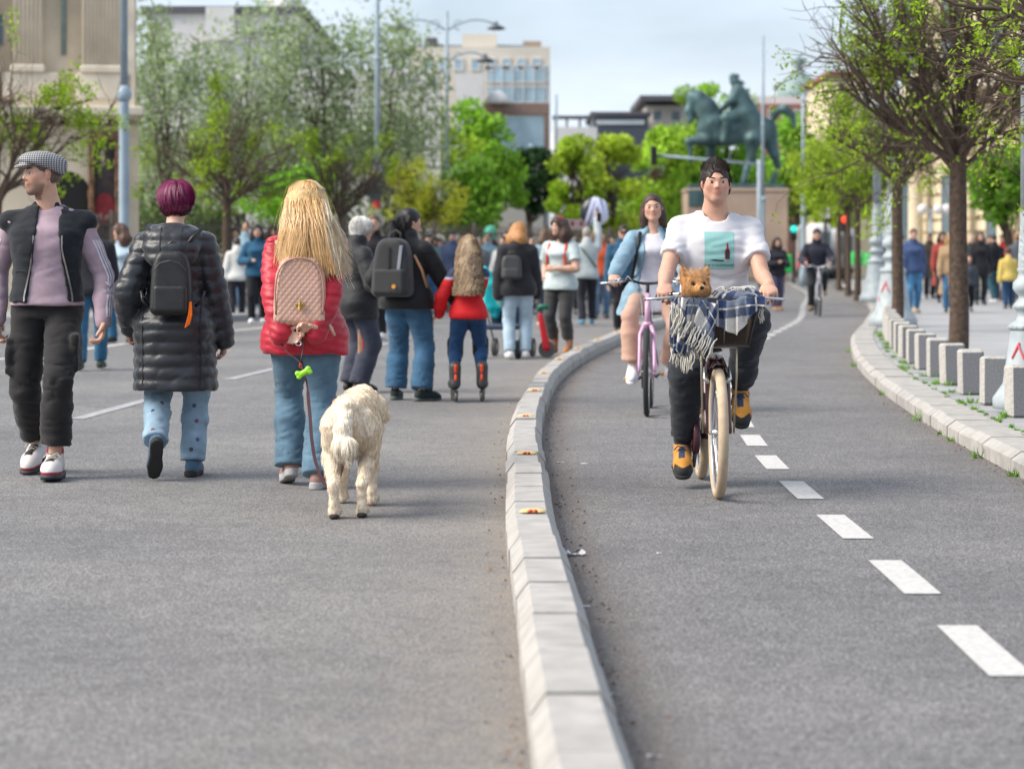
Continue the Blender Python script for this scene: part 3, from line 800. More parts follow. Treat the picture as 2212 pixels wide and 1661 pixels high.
b, s = plain_building('domed_red_building', 'reddish building with a pale metal dome behind the statue rider', 1640, 1790, 225, 220, 14, mat('red_brick', (.33, .15, .11), .8), [(1660 + k * 28, 1672 + k * 28, 238, 256, M_GLASS) for k in range(4)])
MB().box(((1690 - CXU) * s, 6, CAMH + (HZ - 216) * s), (130 * s, 10, 18 * s)).build('white_attic', M_WHITEW, b)
d_ = MB().lathe([(2.2, 0), (2.0, 1.0), (1.4, 2.0), (.6, 2.5), (.3, 3.2), (.9, 3.6), (.05, 4.2)], 14).build('dome', mat('patina', (.22, .30, .30), .6), b, smooth=True); d_.location = ((1742 - CXU) * s, 6, CAMH + (HZ - 208) * s)
b, s = plain_building('grey_attic_building', 'grey mansard house beside the statue rider', 1700, 1790, 180, 240, 10, M_BEIGE, [(1715, 1730, 200, 222, M_GLASS)], roof=M_ROOF)
# -- palace on the right: long cream facade receding towards the bend
pb = empty_at('cream_palace', 'cream palace facade with tall columns and banded stone behind the right trees', 'building', (30.5, 66, 0), math.radians(106))
MB().box((22, -4, 9), (46, 8, 18)).build('wall', M_CREAM, pb)
for k in range(16): MB().box((22, .06, .9 + k * .55), (46, .14, .40)).build('stone_course', M_CREAM, pb)
for k in range(11):
    x = 1 + k * 4.2
    c = MB().lathe([(.42, 0), (.42, .4), (.34, .55), (.32, 7.2), (.42, 7.5), (.46, 7.8)], 14).build('column', M_CREAM, pb, smooth=True); c.location = (x, .8, .2)
    w = MB().box((x + 2.1, .10, 2.6), (1.5, .24, 4.4)).build('window', M_GLASS, pb); MB().box((x + 2.1, .2, 4.95), (2.0, .4, .3)).build('lintel', M_LIMEP, w)
    w = MB().box((x + 2.1, .10, 11.5), (1.5, .24, 3.6)).build('window', M_GLASS, pb); MB().box((x + 2.1, .2, 13.5), (2.0, .4, .3)).build('lintel', M_LIMEP, w)
MB().box((22, .7, 8.5), (46, 1.6, .5)).build('cornice', M_LIMEP, pb)
MB().box((22, .6, 17.6), (46.4, 1.8, .7)).build('cornice', M_LIMEP, pb)
b, s = plain_building('corner_house', 'pale house with a red roof edge glimpsed through the right tree', 1795, 1905, 165, 150, 12, M_CREAM, [(1815, 1835, 200, 240, M_GLASS), (1860, 1880, 200, 240, M_GLASS)], roof=mat('red_roof', (.25, .10, .07), .8))

# ================================================================== street furniture
def lamp_post(u, D, z_ring, label, r=.085, top=13.0, arms=False):
    x = (u - CXU) / FPX * D
    p = thing('lamp_post', label, 'lamp post', (x, D, 0), 0, 'tall grey lamp posts')
    MB().lathe([(r * 1.9, 0), (r * 1.9, .5), (r * 1.2, .75), (r * 1.05, z_ring - .1), (r * 1.05, z_ring)], 16).build('lower_shaft', M_LAMP, p, smooth=True)
    MB().lathe([(r, z_ring - .12), (r * 1.65, z_ring - .02), (r * 1.7, z_ring + .05), (r * .95, z_ring + .18)], 16).build('collar', M_LAMP, p, smooth=True)
    MB().lathe([(r * .82, z_ring + .1), (r * .78, z_ring * 2), (r * .6, top)], 14).build('upper_shaft', M_LAMP, p, smooth=True)
    MB().lathe([(r * .8, z_ring * 1.9), (r * 1.15, z_ring * 1.9 + .06), (r * .7, z_ring * 1.9 + .16)], 14).build('collar', M_LAMP, p, smooth=True)
    if arms:
        for (za, ln, sg) in ((top - .9, 2.3, 1), (top - 2.4, 1.8, 1), (top - .9, 2.2, -1)):
            a = MB(); pts = [(sg * t * ln, 0, za + .5 * math.sin(t * 2.6)) for t in np.linspace(0, 1, 9)]
            a.tube(pts, .045, 8); a.tube([(sg * (.55 + .22 * math.cos(q)), 0, za + .25 + .22 * math.sin(q)) for q in np.linspace(.5, 5, 10)], .03, 6)
            ao = a.build('arm', M_LAMP, p, smooth=True)
            h = MB().lathe([(.05, .3), (.1, .15), (.42, .0), (.42, -.06), (.2, -.1)], 16).build('lamp_head', mat('lamp_head_dark', (.08, .09, .10), .5), ao, smooth=True); h.location = (sg * ln, 0, za + .12)
    return p
lamp_post(268, 43, 4.05, 'pale grey lamp post standing before the classical building', .082)
lp = lamp_post(815, 80, 4.05, 'grey lamp post with a red sticker, rising behind the grey-haired woman', .105)
lamp_post(965, 112, 4.0, 'grey lamp post with scrolled arms and hanging lamps at centre left', .12, 12.6, True)
lamp_post(1202, 160, 4.0, 'slim far lamp post right of the beige building', .11, 12.0)
lamp_post(1146, 140, 3.9, 'slim far floodlight pole below the beige building', .1, 7.7)
lamp_post(1648, 118, 4.0, 'slim grey lamp post in front of the statue pedestal', .1, 12.0)
lamp_post(1735, 100, 4.0, 'slim grey lamp post right of the statue pedestal', .09, 8.0)
p = thing('lamp_post', 'short street lamp with one bent arm in the far centre', 'lamp post', (wp(1178, 558, 130)[0], 130, 0), 0, 'tall grey lamp posts')
MB().tube([(0, 0, 0), (0, 0, 5.4), (-.15, 0, 5.75), (-.65, 0, 5.95)], [.11, .09, .08, .07], 8).build('shaft', M_LAMP, p, smooth=True)
MB().box((-.75, 0, 5.97), (.5, .2, .12), bev=.03).build('lamp_head', M_WHITEW, p)
x, D = (822 - CXU) / FPX * 79, 79
s_ = thing('round_sign', 'dark back of a round traffic sign on the lamp post behind the white-haired woman', 'sign', (x - .02, D - .15, 0)); dsc = MB().lathe([(.46, 0), (.48, .02), (.46, .04)], 28).build('disc', mat('sign_back', (.03, .045, .05), .6), s_); dsc.location = (-.03, .1, CAMH + (HZ - 405) / FPX * D); dsc.rotation_euler = (math.pi / 2, 0, 0)
MB().box((-.05, .22, CAMH + (HZ - 405) / FPX * D), (.1, .1, .2)).build('bracket', M_LAMP, s_)
MB().tube([(-.08, .1, CAMH + (HZ - 452) / FPX * D), (-.08, .1, CAMH + (HZ - 434) / FPX * D)], .135, 12).build('red_sticker', mat('sticker_red', (.6, .03, .05), .6), s_).location = (-.02, .05, 0)

# traffic light on a horizontal arm
t = thing('traffic_light', 'dark traffic signal hanging from a long horizontal arm behind the cyclist', 'traffic light', wp(1640, 558, 95)[:2] + (0,))
s = 95 / FPX; zA = CAMH + (HZ - 345) * s; xl = -(1640 - 1412) * s
MB().tube([(0, 0, 0), (0, 0, zA)], .09, 10).build('post', M_LAMP, t, smooth=True)
MB().tube([(0, 0, zA - .2), (xl, 0, zA + .18)], .055, 8).build('arm', M_LAMP, t, smooth=True)
hd = MB().box((xl, -.05, zA + .15), (.24, .26, .75), bev=.03).build('signal_head', mat('signal_dark', (.02, .025, .025), .6), t)
for k in range(3): MB().tube([(xl, -.19, zA + .38 - k * .23), (xl, -.3, zA + .38 - k * .23)], .085, 10).build('visor', M_BLACK, hd)
def signal(u, v, D, col, e, label, name='traffic_light'):
    s = D / FPX; x = (u - CXU) * s; z = CAMH - (v - HZ) * s
    t = thing(name, label, 'traffic light', (x, D, 0))
    MB().tube([(0, 0, 0), (0, 0, z + .4)], .06, 8).build('post', M_IRON, t, smooth=True)
    h = MB().box((0, -.1, z), (.3, .22, .8), bev=.03).build('signal_head', M_BLACK, t)
    l = MB().lathe([(.16, 0), (.15, .05), (.02, .08)], 16).build('lit_lamp', mat('lit_' + name + str(int(u)), col, .4, emit=col, estr=e), h, smooth=True); l.location = (0, -.21, z + .1); l.rotation_euler = (math.pi / 2, 0, 0)
signal(1824, 480, 100, (.9, .06, .02), .7, 'small traffic light showing red beside the far slim trees')
signal(1714, 500, 112, (.02, .75, .6), .5, 'small traffic light glowing turquoise beside the pedestal')
t = thing('direction_sign', 'two small blue round signs on a thin pole beside the red light', 'sign', wp(1816, 558, 104)[:2] + (0,))
s = 104 / FPX
MB().tube([(0, 0, 0), (0, 0, CAMH + (HZ - 440) * s)], .04, 8).build('pole', M_LAMP, t)
for v in (449, 460):
    d = MB().lathe([(.17, 0), (.17, .03)], 18).build('disc', mat('sign_blue', (.03, .13, .6), .5), t); d.location = (0, -.06, CAMH + (HZ - v) * s); d.rotation_euler = (math.pi / 2, 0, 0)
t = thing('clock', 'round pale clock on a post in the far street', 'clock', wp(1783, 558, 118)[:2] + (0,)); s = 118 / FPX
MB().tube([(0, 0, 0), (0, 0, CAMH + (HZ - 470) * s)], .08, 8).build('post', M_IRON, t)
d = MB().lathe([(.3, 0), (.3, .12)], 20).build('dial', M_WHITEW, t); d.location = (0, .06, CAMH + (HZ - 459) * s); d.rotation_euler = (math.pi / 2, 0, 0)
# white bus / kiosks in the far street
def van(name, label, cat, u0, u1, vt, D, mt, ln=7):
    s = D / FPX; x0, x1 = (u0 - CXU) * s, (u1 - CXU) * s; zt = CAMH + (HZ - vt) * s
    t = thing(name, label, cat, ((x0 + x1) / 2, D, 0)); w = x1 - x0
    f = Field((-w / 2, 0, .25), (w / 2, ln, zt), .12); f.box((0, ln / 2, (zt + .3) / 2), (w / 2, ln / 2, (zt - .3) / 2), .3, k=0); field_obj(f, 'body', mt, t)
    MB().box((0, -.03, zt * .68), (w * .84, .1, zt * .34), bev=.03).build('windscreen', M_GLASS, t)
    for sx in (-1, 1):
        h = MB().lathe([(.13, 0), (.12, .05)], 12).build('headlight', M_WHITEW, t); h.location = (sx * w * .36, 0, .75); h.rotation_euler = (math.pi / 2, 0, 0)
        for yy in (1.2, ln - 1.4):
            q = MB().tube([(sx * (w / 2 - .28), yy, .42), (sx * (w / 2 - .02), yy, .42)], .42, 16).build('wheel', M_BLACK, t)
    MB().box((0, -.04, .5), (w * .9, .1, .25), bev=.03).build('bumper', M_IRON, t)
van('white_bus', 'white bus partly hidden behind the dark cyclist', 'bus', 1752, 1798, 482, 128, M_WHITEW)
van('white_van', 'white van with red roof strip in the far street', 'van', 1806, 1846, 492, 132, M_WHITEW, 5)
# iron fence along the left gardens
M_FENCE = mat('fence_iron', (.09, .075, .065), .6)
def fence(name, label, x0, y0, x1, y1, h, pitch=.13):
    L_ = math.hypot(x1 - x0, y1 - y0); t = thing(name, label, 'fence', (x0, y0, 0), math.atan2(y1 - y0, x1 - x0))
    for zz in (.35, h - .25): MB().box((L_ / 2, 0, zz), (L_, .04, .05)).build('rail', M_FENCE, t)
    bar = MB().tube([(0, 0, .1), (0, 0, h - .1), (0, 0, h)], [.012, .012, .001], 5).mesh('bar')
    n = min(int(L_ / pitch), 280)
    for i in range(n): obj('bar', bar, M_FENCE, t, (i * L_ / n, 0, 0))
    pm = MB().box((0, 0, h / 2), (.09, .09, h + .1)).mesh('post')
    for i in range(int(L_ / 2.6) + 1): obj('post', pm, M_FENCE, t, (i * 2.6, .03, 0))
fence('iron_fence', 'dark iron bar fence in front of the left gardens', -9.2, 47.2, 4.0, 78, 2.1)
lp_ = MB().prism([(-60, 43), (-5.6, 43), (-2.5, 52), (3.0, 70), (8, 110), (-60, 110)], -.02, .12).build('left_pavement', M_SLAB2); tag(lp_, kind='structure')
hd_ = MB()
# ================================================================== people
TORSO = {
 'm': [(-.075, 0, 0, .088, .064), (0, 0, -.006, .092, .068), (.06, 0, 0, .087, .064), (.12, 0, .004, .087, .064), (.19, 0, .007, .097, .068), (.235, 0, .002, .099, .063), (.268, 0, -.006, .076, .05), (.305, 0, -.012, .042, .040)],
 'f': [(-.075, 0, 0, .092, .066), (0, 0, -.010, .097, .072), (.05, 0, -.004, .089, .064), (.105, 0, .002, .074, .057), (.165, 0, .006, .080, .060), (.21, 0, .014, .085, .068), (.238, 0, .003, .084, .057), (.268, 0, -.006, .064, .045), (.303, 0, -.012, .036, .036)]}
class Person:
    def __init__(s, label, loc, rot, H=1.7, sex='m', vox=.007, lean=0, twist=0, side=0, pelvis=None, head=(0, 0, 0), hands=None, feet=None, bulk=1.0,
                 hs=None, cat='person', group=None, neckf=.5, nl=.040, shw=None, gait=0.0, arm_swing=0.0, name='person'):
        s.t = thing(name, label, cat, (loc[0], loc[1], loc[2] if len(loc) > 2 else 0), rot, group)
        s.H, s.sex, s.vox, s.bulk = H, sex, vox, bulk
        s.P = np.array(pelvis if pelvis is not None else (0, 0, .515 * H), float)
        s.R = rot3('Z', twist) @ rot3('X', -lean) @ rot3('Y', side)
        T = s.T = lambda p: s.P + s.R @ (np.array(p, float) * H)
        sw = shw or (.108 if sex == 'm' else .094)
        s.neck = T((0, -.012, .30))
        Rn = rot3('X', -lean * (1 - neckf))
        yaw, pit, rol = head
        s.Rh = rot3('Z', yaw) @ rot3('X', pit) @ rot3('Y', rol)
        s.hs = hs or .129 * H
        s.hc = s.neck + Rn @ np.array([0, .018 * H, nl * H]) + s.Rh @ np.array([0, .02 * H, s.hs * .46])
        s.J = {}
        for k, sg in (('L', -1), ('R', 1)):
            sh = T((sg * sw, -.008, .255)); s.J['sh' + k] = sh
            hp = (hands or {}).get(k)
            if hp is None:
                sw_ = arm_swing * sg
                w = sh + np.array([sg * .045 * H, (.035 + sw_) * H, -.318 * H]); pole = (sg * .5, -1, 0); hd = dict(w=w, pole=pole, d=(sg * -.05, .25 + sw_ * 2, -1), n=(-sg, .25, 0), curl=.5)
            else: hd = dict(hp)
            hd.setdefault('curl', .5); hd.setdefault('pole', (sg * .5, -1, -.2))
            e, w = ik(sh, hd['w'], .172 * H, .152 * H, hd['pole'])
            s.J['el' + k], s.J['wr' + k] = e, w
            hd.setdefault('d', w - e); hd.setdefault('n', (-sg, 0, 0)); hd['d'] = unit(hd['d']); s.J['hand' + k] = hd
            hip = T((sg * .052, 0, 0)); s.J['hip' + k] = hip
            fd = (feet or {}).get(k) or {}
            g = gait * sg
            fp = np.array(fd.get('a', (sg * .055 * H, g * H - .02 * H, .052 * H)), float)
            kn, an = ik(hip, fp, .245 * H, .235 * H, fd.get('pole', (sg * .12, 1, 0)))
            s.J['kn' + k], s.J['an' + k] = kn, an
            s.J['foot' + k] = (fd.get('yaw', -sg * .12), fd.get('pitch', 0.0))
        pts = np.array([v for k, v in s.J.items() if k[:2] in ('sh', 'el', 'wr', 'hi', 'kn', 'an')] + [s.hc, s.neck, s.P])
        s.lo, s.hi = pts.min(0) - np.array([.085, .11, .05]) * H, pts.max(0) + np.array([.085, .11, .095]) * H
        hp_ = np.array([s.J[q + k] for q in ('wr',) for k in 'LR']); s.lo = np.minimum(s.lo, hp_.min(0) - .085 * H - .06); s.hi = np.maximum(s.hi, hp_.max(0) + .085 * H + .06)
        s.lo[2] = max(s.lo[2], -.05)
    def hl(s, p): return s.hc + s.Rh @ (np.array(p, float) * s.hs)
    # ---------------------------------------------------------------- bare body: one continuous surface
    def body(s, skin=(.62, .36, .25), bare_arms=False, bare_legs=False, stubble=0.0, fingers=True, brow=(.05, .03, .02), lip=None, eyes=True, face=True, slim=.62, limb=1.0, neckr=None, bvox=None):
        H, J, hs = s.H, s.J, s.hs; vx = bvox or s.vox; neckr = neckr or (.0325 if s.sex == 'm' else .028)
        f = Field(s.lo, s.hi, vx)
        P, R = s.P, s.R
        # under the clothes the body stays well inside them
        secs = [(z * H, cx * H, cy * H, rx * H * slim * s.bulk, ry * H * slim * s.bulk) for (z, cx, cy, rx, ry) in TORSO[s.sex][1:-1]]
        f.loft(P, R, secs, k=.02)
        f.cone(s.T((0, -.012, .26)), s.neck, .05 * H, neckr * H * 1.12, .03); f.cone(s.neck, s.hl((0, -.1, -.18)), neckr * H * 1.1, neckr * H, .03)
        for k, sg in (('L', -1), ('R', 1)):
            af = limb if bare_arms else slim
            f.cone(s.T((sg * .06, -.01, .262)), J['sh' + k], .036 * H * af, .034 * H * af, .03)
            f.chain([J['sh' + k], J['sh' + k] * .6 + J['el' + k] * .4, J['el' + k]], np.array([.033, .031, .0255]) * H * af * s.bulk, .012)
            m = J['el' + k] * .68 + J['wr' + k] * .32
            f.chain([J['el' + k], m, J['wr' + k]], np.array([.0255 * af, .0265 * af, .0165]) * H * (s.bulk ** .5), .012)
            lf = 1.0 if bare_legs else slim
            f.cone(J['hip' + k], J['kn' + k], .05 * H * lf, .033 * H * lf, .02)
            mm = J['kn' + k] * .7 + J['an' + k] * .3
            f.chain([J['kn' + k], mm, J['an' + k]], np.array([.031 * lf, .033 * lf, .019]) * H, .012)
            s.hand(f, k, sg, fingers)
        # head
        h = lambda p: s.hl(p); r = lambda *a: np.array(a) * hs; Rh = s.Rh
        f.ell(h((0, -.07, .12)), r(.325, .40, .375), Rh, .02 * hs / .23)
        f.ell(h((0, .06, -.10)), r(.275, .30, .36), Rh, .08 * hs)
        if face:
            kk = .06 * hs
            for sg in (-1, 1):
                f.cone(h((sg * .215, -.03, -.22)), h((sg * .08, .22, -.40)), .075 * hs, .07 * hs, .12 * hs)
                f.ball(h((sg * .17, .20, -.07)), .11 * hs, .10 * hs)
                f.cone(h((sg * .06, .315, .085)), h((sg * .21, .25, .08)), .045 * hs, .04 * hs, .09 * hs)
                f.ell(h((sg * .13, .385, .005)), r(.075, .055, .042), Rh, .05 * hs, 's')
                f.ell(h((sg * .335, -.05, -.03)), r(.035, .085, .125), Rh @ rot3('Z', sg * -.45), .03 * hs)
                f.ball(h((sg * .055, .36, -.135)), .034 * hs, .035 * hs)
            f.ball(h((0, .245, -.40)), .09 * hs, .10 * hs)
            f.cone(h((0, .30, .07)), h((0, .412, -.115)), .030 * hs, .045 * hs, .04 * hs)
            f.cone(h((-.075, .335, -.232)), h((.075, .335, -.232)), .022 * hs, .022 * hs, .045 * hs); f.ball(h((0, .352, -.226)), .022 * hs, .04 * hs)
            f.cone(h((-.06, .332, -.282)), h((.06, .332, -.282)), .026 * hs, .026 * hs, .045 * hs); f.ball(h((0, .342, -.285)), .022 * hs, .04 * hs)
            f.cone(h((-.085, .372, -.256)), h((.085, .372, -.256)), .011 * hs, .011 * hs, .012 * hs, 's')
        f.F[:] = f.F
        V, Q = f.verts(); V = relax(V, Q, 1)
        L = (V - s.hc) @ Rh / hs
        x, y, z = L.T; ax = np.abs(x)
        C = np.tile(np.array(skin), (len(V), 1))
        isf = (y > .02) & (np.abs(z) < .6) & (ax < .45)
        def blend(w, c):
            w = np.clip(w, 0, 1)[:, None]; C[:] = C * (1 - w) + np.array(c) * w
        red = np.array(skin) * np.array([1.05, .78, .76])
        g = lambda cx, cy, cz, r_: np.exp(-(((ax - cx) ** 2 + (y - cy) ** 2 + (z - cz) ** 2) / r_ ** 2))
        blend(.55 * g(.19, .26, -.10, .13) + .6 * g(0, .45, -.12, .09) + .6 * g(.35, -.05, -.03, .12), red)
        if face:
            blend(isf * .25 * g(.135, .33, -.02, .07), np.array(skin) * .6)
            if stubble: blend(isf * stubble * np.clip((-.19 - z) / .08, 0, 1) * (y > -.1) * (1 - .75 * np.exp(-((ax / .1) ** 2 + ((z + .255) / .045) ** 2))), np.array(brow) * 1.6 + np.array(skin) * .2)
            if stubble: blend(isf * stubble * .8 * np.exp(-((ax / .12) ** 4 + ((z + .19) / .025) ** 2)) * (y > .2), np.array(brow) * 1.6 + np.array(skin) * .2)
            lipc = lip if lip is not None else np.array(skin) * np.array([.82, .5, .48])
            blend(isf * .85 * np.exp(-((ax / .105) ** 4 + ((z + .256) / .048) ** 4)) * (y > .25), lipc)
            blend(isf * .7 * np.exp(-((ax / .10) ** 4 + ((z + .257) / .010) ** 2)) * (y > .25), np.array(skin) * .25)
            if not eyes:
                blend(isf * .9 * np.exp(-(((ax - .135) / .075) ** 4 + ((z - .005) / .04) ** 4)) * (y > .1), (.06, .04, .035))
                blend(isf * .8 * np.exp(-(((ax - .14) / .10) ** 4 + ((z - .10) / .03) ** 4)) * (y > .1), brow)
        key = 'skin_%02d%02d%02d' % tuple(int(c * 99) for c in skin)
        b = obj('body', np_mesh('body', V, Q, col=C), mat(key, vcol=True, rough=.5, var=.06, vscale=25, sss=.12, spec=.4, bump=.08, bscale=300), s.t)
        s.bodyobj = b
        if face and eyes:
            fr = isf & (y > .1)
            def surf(px, pz):
                d = ((x - px) ** 2 + (z - pz) ** 2) + (~fr) * 9
                i = np.argsort(d)[:6]; return y[i].mean()
            for sg in (-1, 1):
                yy = surf(sg * .135, 0)
                n1, n2 = 14, 9; VV, CC = [], []
                for i in range(n1):
                    for j in range(n2 + 1):
                        ph = math.pi * j / n2; th = 2 * math.pi * i / n1
                        ex, ez, ey = math.cos(th) * math.sin(ph), math.sin(th) * math.sin(ph), math.cos(ph)
                        px, pz = sg * .135 + ex * .074, .0 + ez * .036 * (1 - .25 * ex * ex) + ex * sg * .006
                        VV.append(s.hl((px, yy - .002 + ey * .016 - abs(ex) * .02, pz)))
                        rr = abs(ex * .074)
                        c = (.62, .58, .55)
                        if rr < .036: c = (.045, .025, .015)
                        if ez > .62: c = (.03, .02, .018)
                        elif ez < -.75: c = tuple(np.array(skin) * .6)
                        CC.append(c)
                QQ = [(i * (n2 + 1) + j, ((i + 1) % n1) * (n2 + 1) + j, ((i + 1) % n1) * (n2 + 1) + j + 1, i * (n2 + 1) + j + 1) for i in range(n1) for j in range(n2)]
                obj('eye', np_mesh('eye', VV, QQ, col=np.array(CC)), mat('eye_surface', vcol=True, rough=.15, var=.02), b)
                pts = []
                for t in np.linspace(0, 1, 7):
                    px = sg * (.05 + .175 * t); pz = .088 + .035 * math.sin(t * 2.1) - .012 * t
                    pts.append(s.hl((px, surf(px, pz) + .004, pz)))
                MB().tube(pts, [.006 * hs, .014 * hs, .017 * hs, .017 * hs, .015 * hs, .011 * hs, .004 * hs], 6).build('eyebrow', mat('brow_%02d' % int(brow[0] * 99), brow, .8), b, smooth=True)
        return b
    def hand(s, f, k, sg, fingers=True):
        H, J = s.H, s.J; hd = J['hand' + k]; w = J['wr' + k]; d = hd['d']; sc = H / 1.75 * hd.get('size', 1.0)
        n = unit(hd['n']); n = unit(n - d * (n @ d)); sd = unit(np.cross(d, n)) * (1 if hd.get('thumb') is None else 1)
        # thumb side: index-finger side of the palm
        if hd.get('thumb') is not None:
            if np.dot(sd, hd['thumb']) < 0: sd = -sd
        elif sd[1] < 0: sd = -sd
        c = hd['curl']
        pc = w + d * .045 * sc
        Rm = np.stack([sd, n, d], 1)
        f.ell(w + d * .05 * sc, np.array([.040, .017, .052]) * sc, Rm, .012)
        if not fingers:
            f.ell(w + d * .105 * sc + n * .02 * c * sc, np.array([.036, .018, .045]) * sc, Rm, .015); return
        for q, (off, ln, rr) in enumerate(((.031, .074, .0088), (.0105, .082, .0092), (-.0105, .076, .0088), (-.031, .060, .0078))):
            a = w + d * (.088 - .006 * abs(q - 1)) * sc + sd * off * sc
            cc = c * (1 + .10 * q) + hd.get('spread', 0) * 0
            dirn = d.copy(); p = a; pts = [a - d * .03 * sc, a]
            for sgm, fr in enumerate((.45, .30, .25)):
                ang = cc * (.75, 1.0, .75)[sgm]
                ca, sa = math.cos(ang), math.sin(ang)
                cur = unit(dirn - n * (dirn @ n) * 0)
                nn = unit(np.cross(np.cross(dirn, n), dirn)) if abs(dirn @ n) < .999 else -d
                # rotate the direction towards the palm side about the knuckle axis
                axis = unit(np.cross(d, n)); 
                dirn = np.array(Matrix.Rotation(ang, 3, Vector(axis)) @ Vector(dirn))
                p = p + dirn * ln * fr * sc; pts.append(p)
            f.chain(pts, np.array([rr * 1.15, rr * 1.1, rr, rr * .95, rr * .85]) * sc, .004)
        tb = w + d * .022 * sc + sd * .028 * sc; td = unit(d * .75 + sd * .75 + n * .35 * (c + .3)); t2 = unit(d * 1.0 + sd * .1 + n * .55 * (c + .3))
        if c > 1.0: td = unit(d * .6 + sd * .5 + n * .8); t2 = unit(n * .9 - sd * .35 + d * .35)
        p1 = tb + td * .034 * sc; p2 = p1 + t2 * .030 * sc; p3 = p2 + t2 * .022 * sc
        f.chain([tb, p1, p2, p3], np.array([.016, .0125, .0105, .009]) * sc, .008)
    # ---------------------------------------------------------------- clothes
    def top(s, mt, name='jacket', thick=.010, hem=-.06, sleeve='long', flare=0.0, wr=.004, quilt=None, collar=0.0, neckcut=None, bulk=None, arm=1.0, col=None, seed=1, hood=False, cuff=True, vox=None, extra=None, hemcut=True, shell=None, wristcut=1.0, wf=(9, 9, 22)):
        H, J = s.H, s.J; b = bulk or s.bulk; vx = vox or s.vox
        lo, hi = s.lo.copy(), s.hi.copy(); lo[2] = min(s.T((0, 0, hem - .03))[2] - .05, J['wrL'][2] - .05, J['wrR'][2] - .05, s.T((0, .1, hem))[2] - .05); hi[2] = max(s.neck[2] + .09 * H, J['wrL'][2] + .06, J['wrR'][2] + .06, J['elL'][2] + .08, J['elR'][2] + .08)
        f = Field(lo, hi, vx)
        sec = TORSO[s.sex]; Z = [q[0] for q in sec]
        zs = [hem - .02] + [z for z in Z if z > hem + .015]
        secs = []
        for z in zs:
            v = [np.interp(max(z, -.075), Z, [q[i] for q in sec]) for i in range(1, 5)]
            fl = flare * max(0, .08 - z) / .15
            lo_ = .015 * H * np.clip((.09 - z) / .1, 0, 1); secs.append((z * H, v[0] * H, v[1] * H, v[2] * H * b + thick + fl * H + lo_, v[3] * H * b + thick + fl * H + lo_ * 1.3))
        f.loft(s.P, s.R, secs, k=.02)
        if collar:
            f.cone(s.T((0, -.012, .285)), s.neck + (s.hc - s.neck) * .35 * collar / .03, .047 * H + thick, .041 * H + thick, .015)
        if sleeve != 'none':
            for k, sg in (('L', -1), ('R', 1)):
                sh, el, wr_ = J['sh' + k], J['el' + k], J['wr' + k]
                f.cone(s.T((sg * .020, -.012, .272)), sh, .032 * H * b + thick * .4, (.0275 * b) * H + thick * arm, .03)
                r0, r1, r2 = (.0315 * b * H + thick) * arm, (.030 * b * H + thick) * arm, (.024 * H + thick * .8) * arm
                if sleeve == 'short':
                    e2 = sh + (el - sh) * .66; ab = e2 - sh; L2 = float(ab @ ab); ax = unit(ab)
                    def slv(X, Y, Z_, sh=sh, ab=ab, L2=L2, e2=e2, ax=ax):
                        x, y, z = X - sh[0], Y - sh[1], Z_ - sh[2]; t_ = np.clip((x * ab[0] + y * ab[1] + z * ab[2]) / L2, 0, 1.3)
                        d_ = np.sqrt((x - t_ * ab[0]) ** 2 + (y - t_ * ab[1]) ** 2 + (z - t_ * ab[2]) ** 2) - r0 * (1 + .16 * t_)
                        return smax(d_, (X - e2[0]) * ax[0] + (Y - e2[1]) * ax[1] + (Z_ - e2[2]) * ax[2], .004)
                    f.put(slv, np.minimum(sh, e2) - r0 * 1.3, np.maximum(sh, e2) + r0 * 1.3, .03)
                else:
                    end = el + (wr_ - el) * (1.0 if sleeve == 'long' else .6) * wristcut
                    f.chain([sh, sh * .5 + el * .5, el, el * .5 + end * .5, end], [r0, r0 * .97, r1, r1 * .95, r2], .012)
                    if cuff:
                        ax = unit(end - el); c0 = end - ax * .012; f.cone(c0 - ax * .02, c0, r2 * 1.04, r2 * 1.02, .006)
        if extra: extra(s, f)
        pt = s.T((0, 0, hem)); up = s.R @ np.array([0, 0, 1.0])
        # hem: cut the torso flat, but leave sleeves that hang lower
        if hemcut:
            d = (f.ax[0][:, None, None] - pt[0]) * -up[0] + (f.ax[1][None, :, None] - pt[1]) * -up[1] + (f.ax[2][None, None, :] - pt[2]) * -up[2]
            r2 = ((f.ax[0][:, None, None] - pt[0]) ** 2 + (f.ax[1][None, :, None] - pt[1]) ** 2)
            m = np.where(r2 < (secs[0][3] * .0 + .001) ** 2, 1, 1)
            sl = np.full(f.F.shape, 1.0, np.float32)
            tors = Field.__new__(Field); tors.lo, tors.h, tors.n, tors.ax = f.lo, f.h, f.n, f.ax; tors.F = sl
            if sleeve == 'long':
                for k in 'LR':
                    el, wr_ = J['el' + k], J['wr' + k]; end = el + (wr_ - el) * wristcut
                    r1, r2_ = (.030 * b * H + thick) * arm, (.024 * H + thick * .8) * arm
                    tors.chain([J['sh' + k], el, end], [(.0315 * b * H + thick) * arm, r1, r2_], .012)
            f.F = np.where(d > -.004, np.minimum(np.maximum(f.F, d.astype(np.float32)), np.where(d > -.02, tors.F, 1.0)), f.F)
        if neckcut:                      # round neckline: (radius, drop at the front)
            r, dr = neckcut; c = s.neck + s.R @ np.array([0, .012 * H, .012 * H - dr * .0]); f.ell(c + s.R @ np.array([0, dr * .5, 0]), (r, r + dr, r * .9 + dr), s.R, .008, 's')
        if wr:
            w1 = Wob(seed, *wf); w2 = Wob(seed + 9, 16, 16, 40)
            f.disp(lambda x, y, z: wr * (.75 * w1(x, y, z) + .55 * (np.maximum(0, .36 - np.abs(w2(x, y, z) + .5 * w1(x, y, z))) / .36) ** 1.5 - .15))
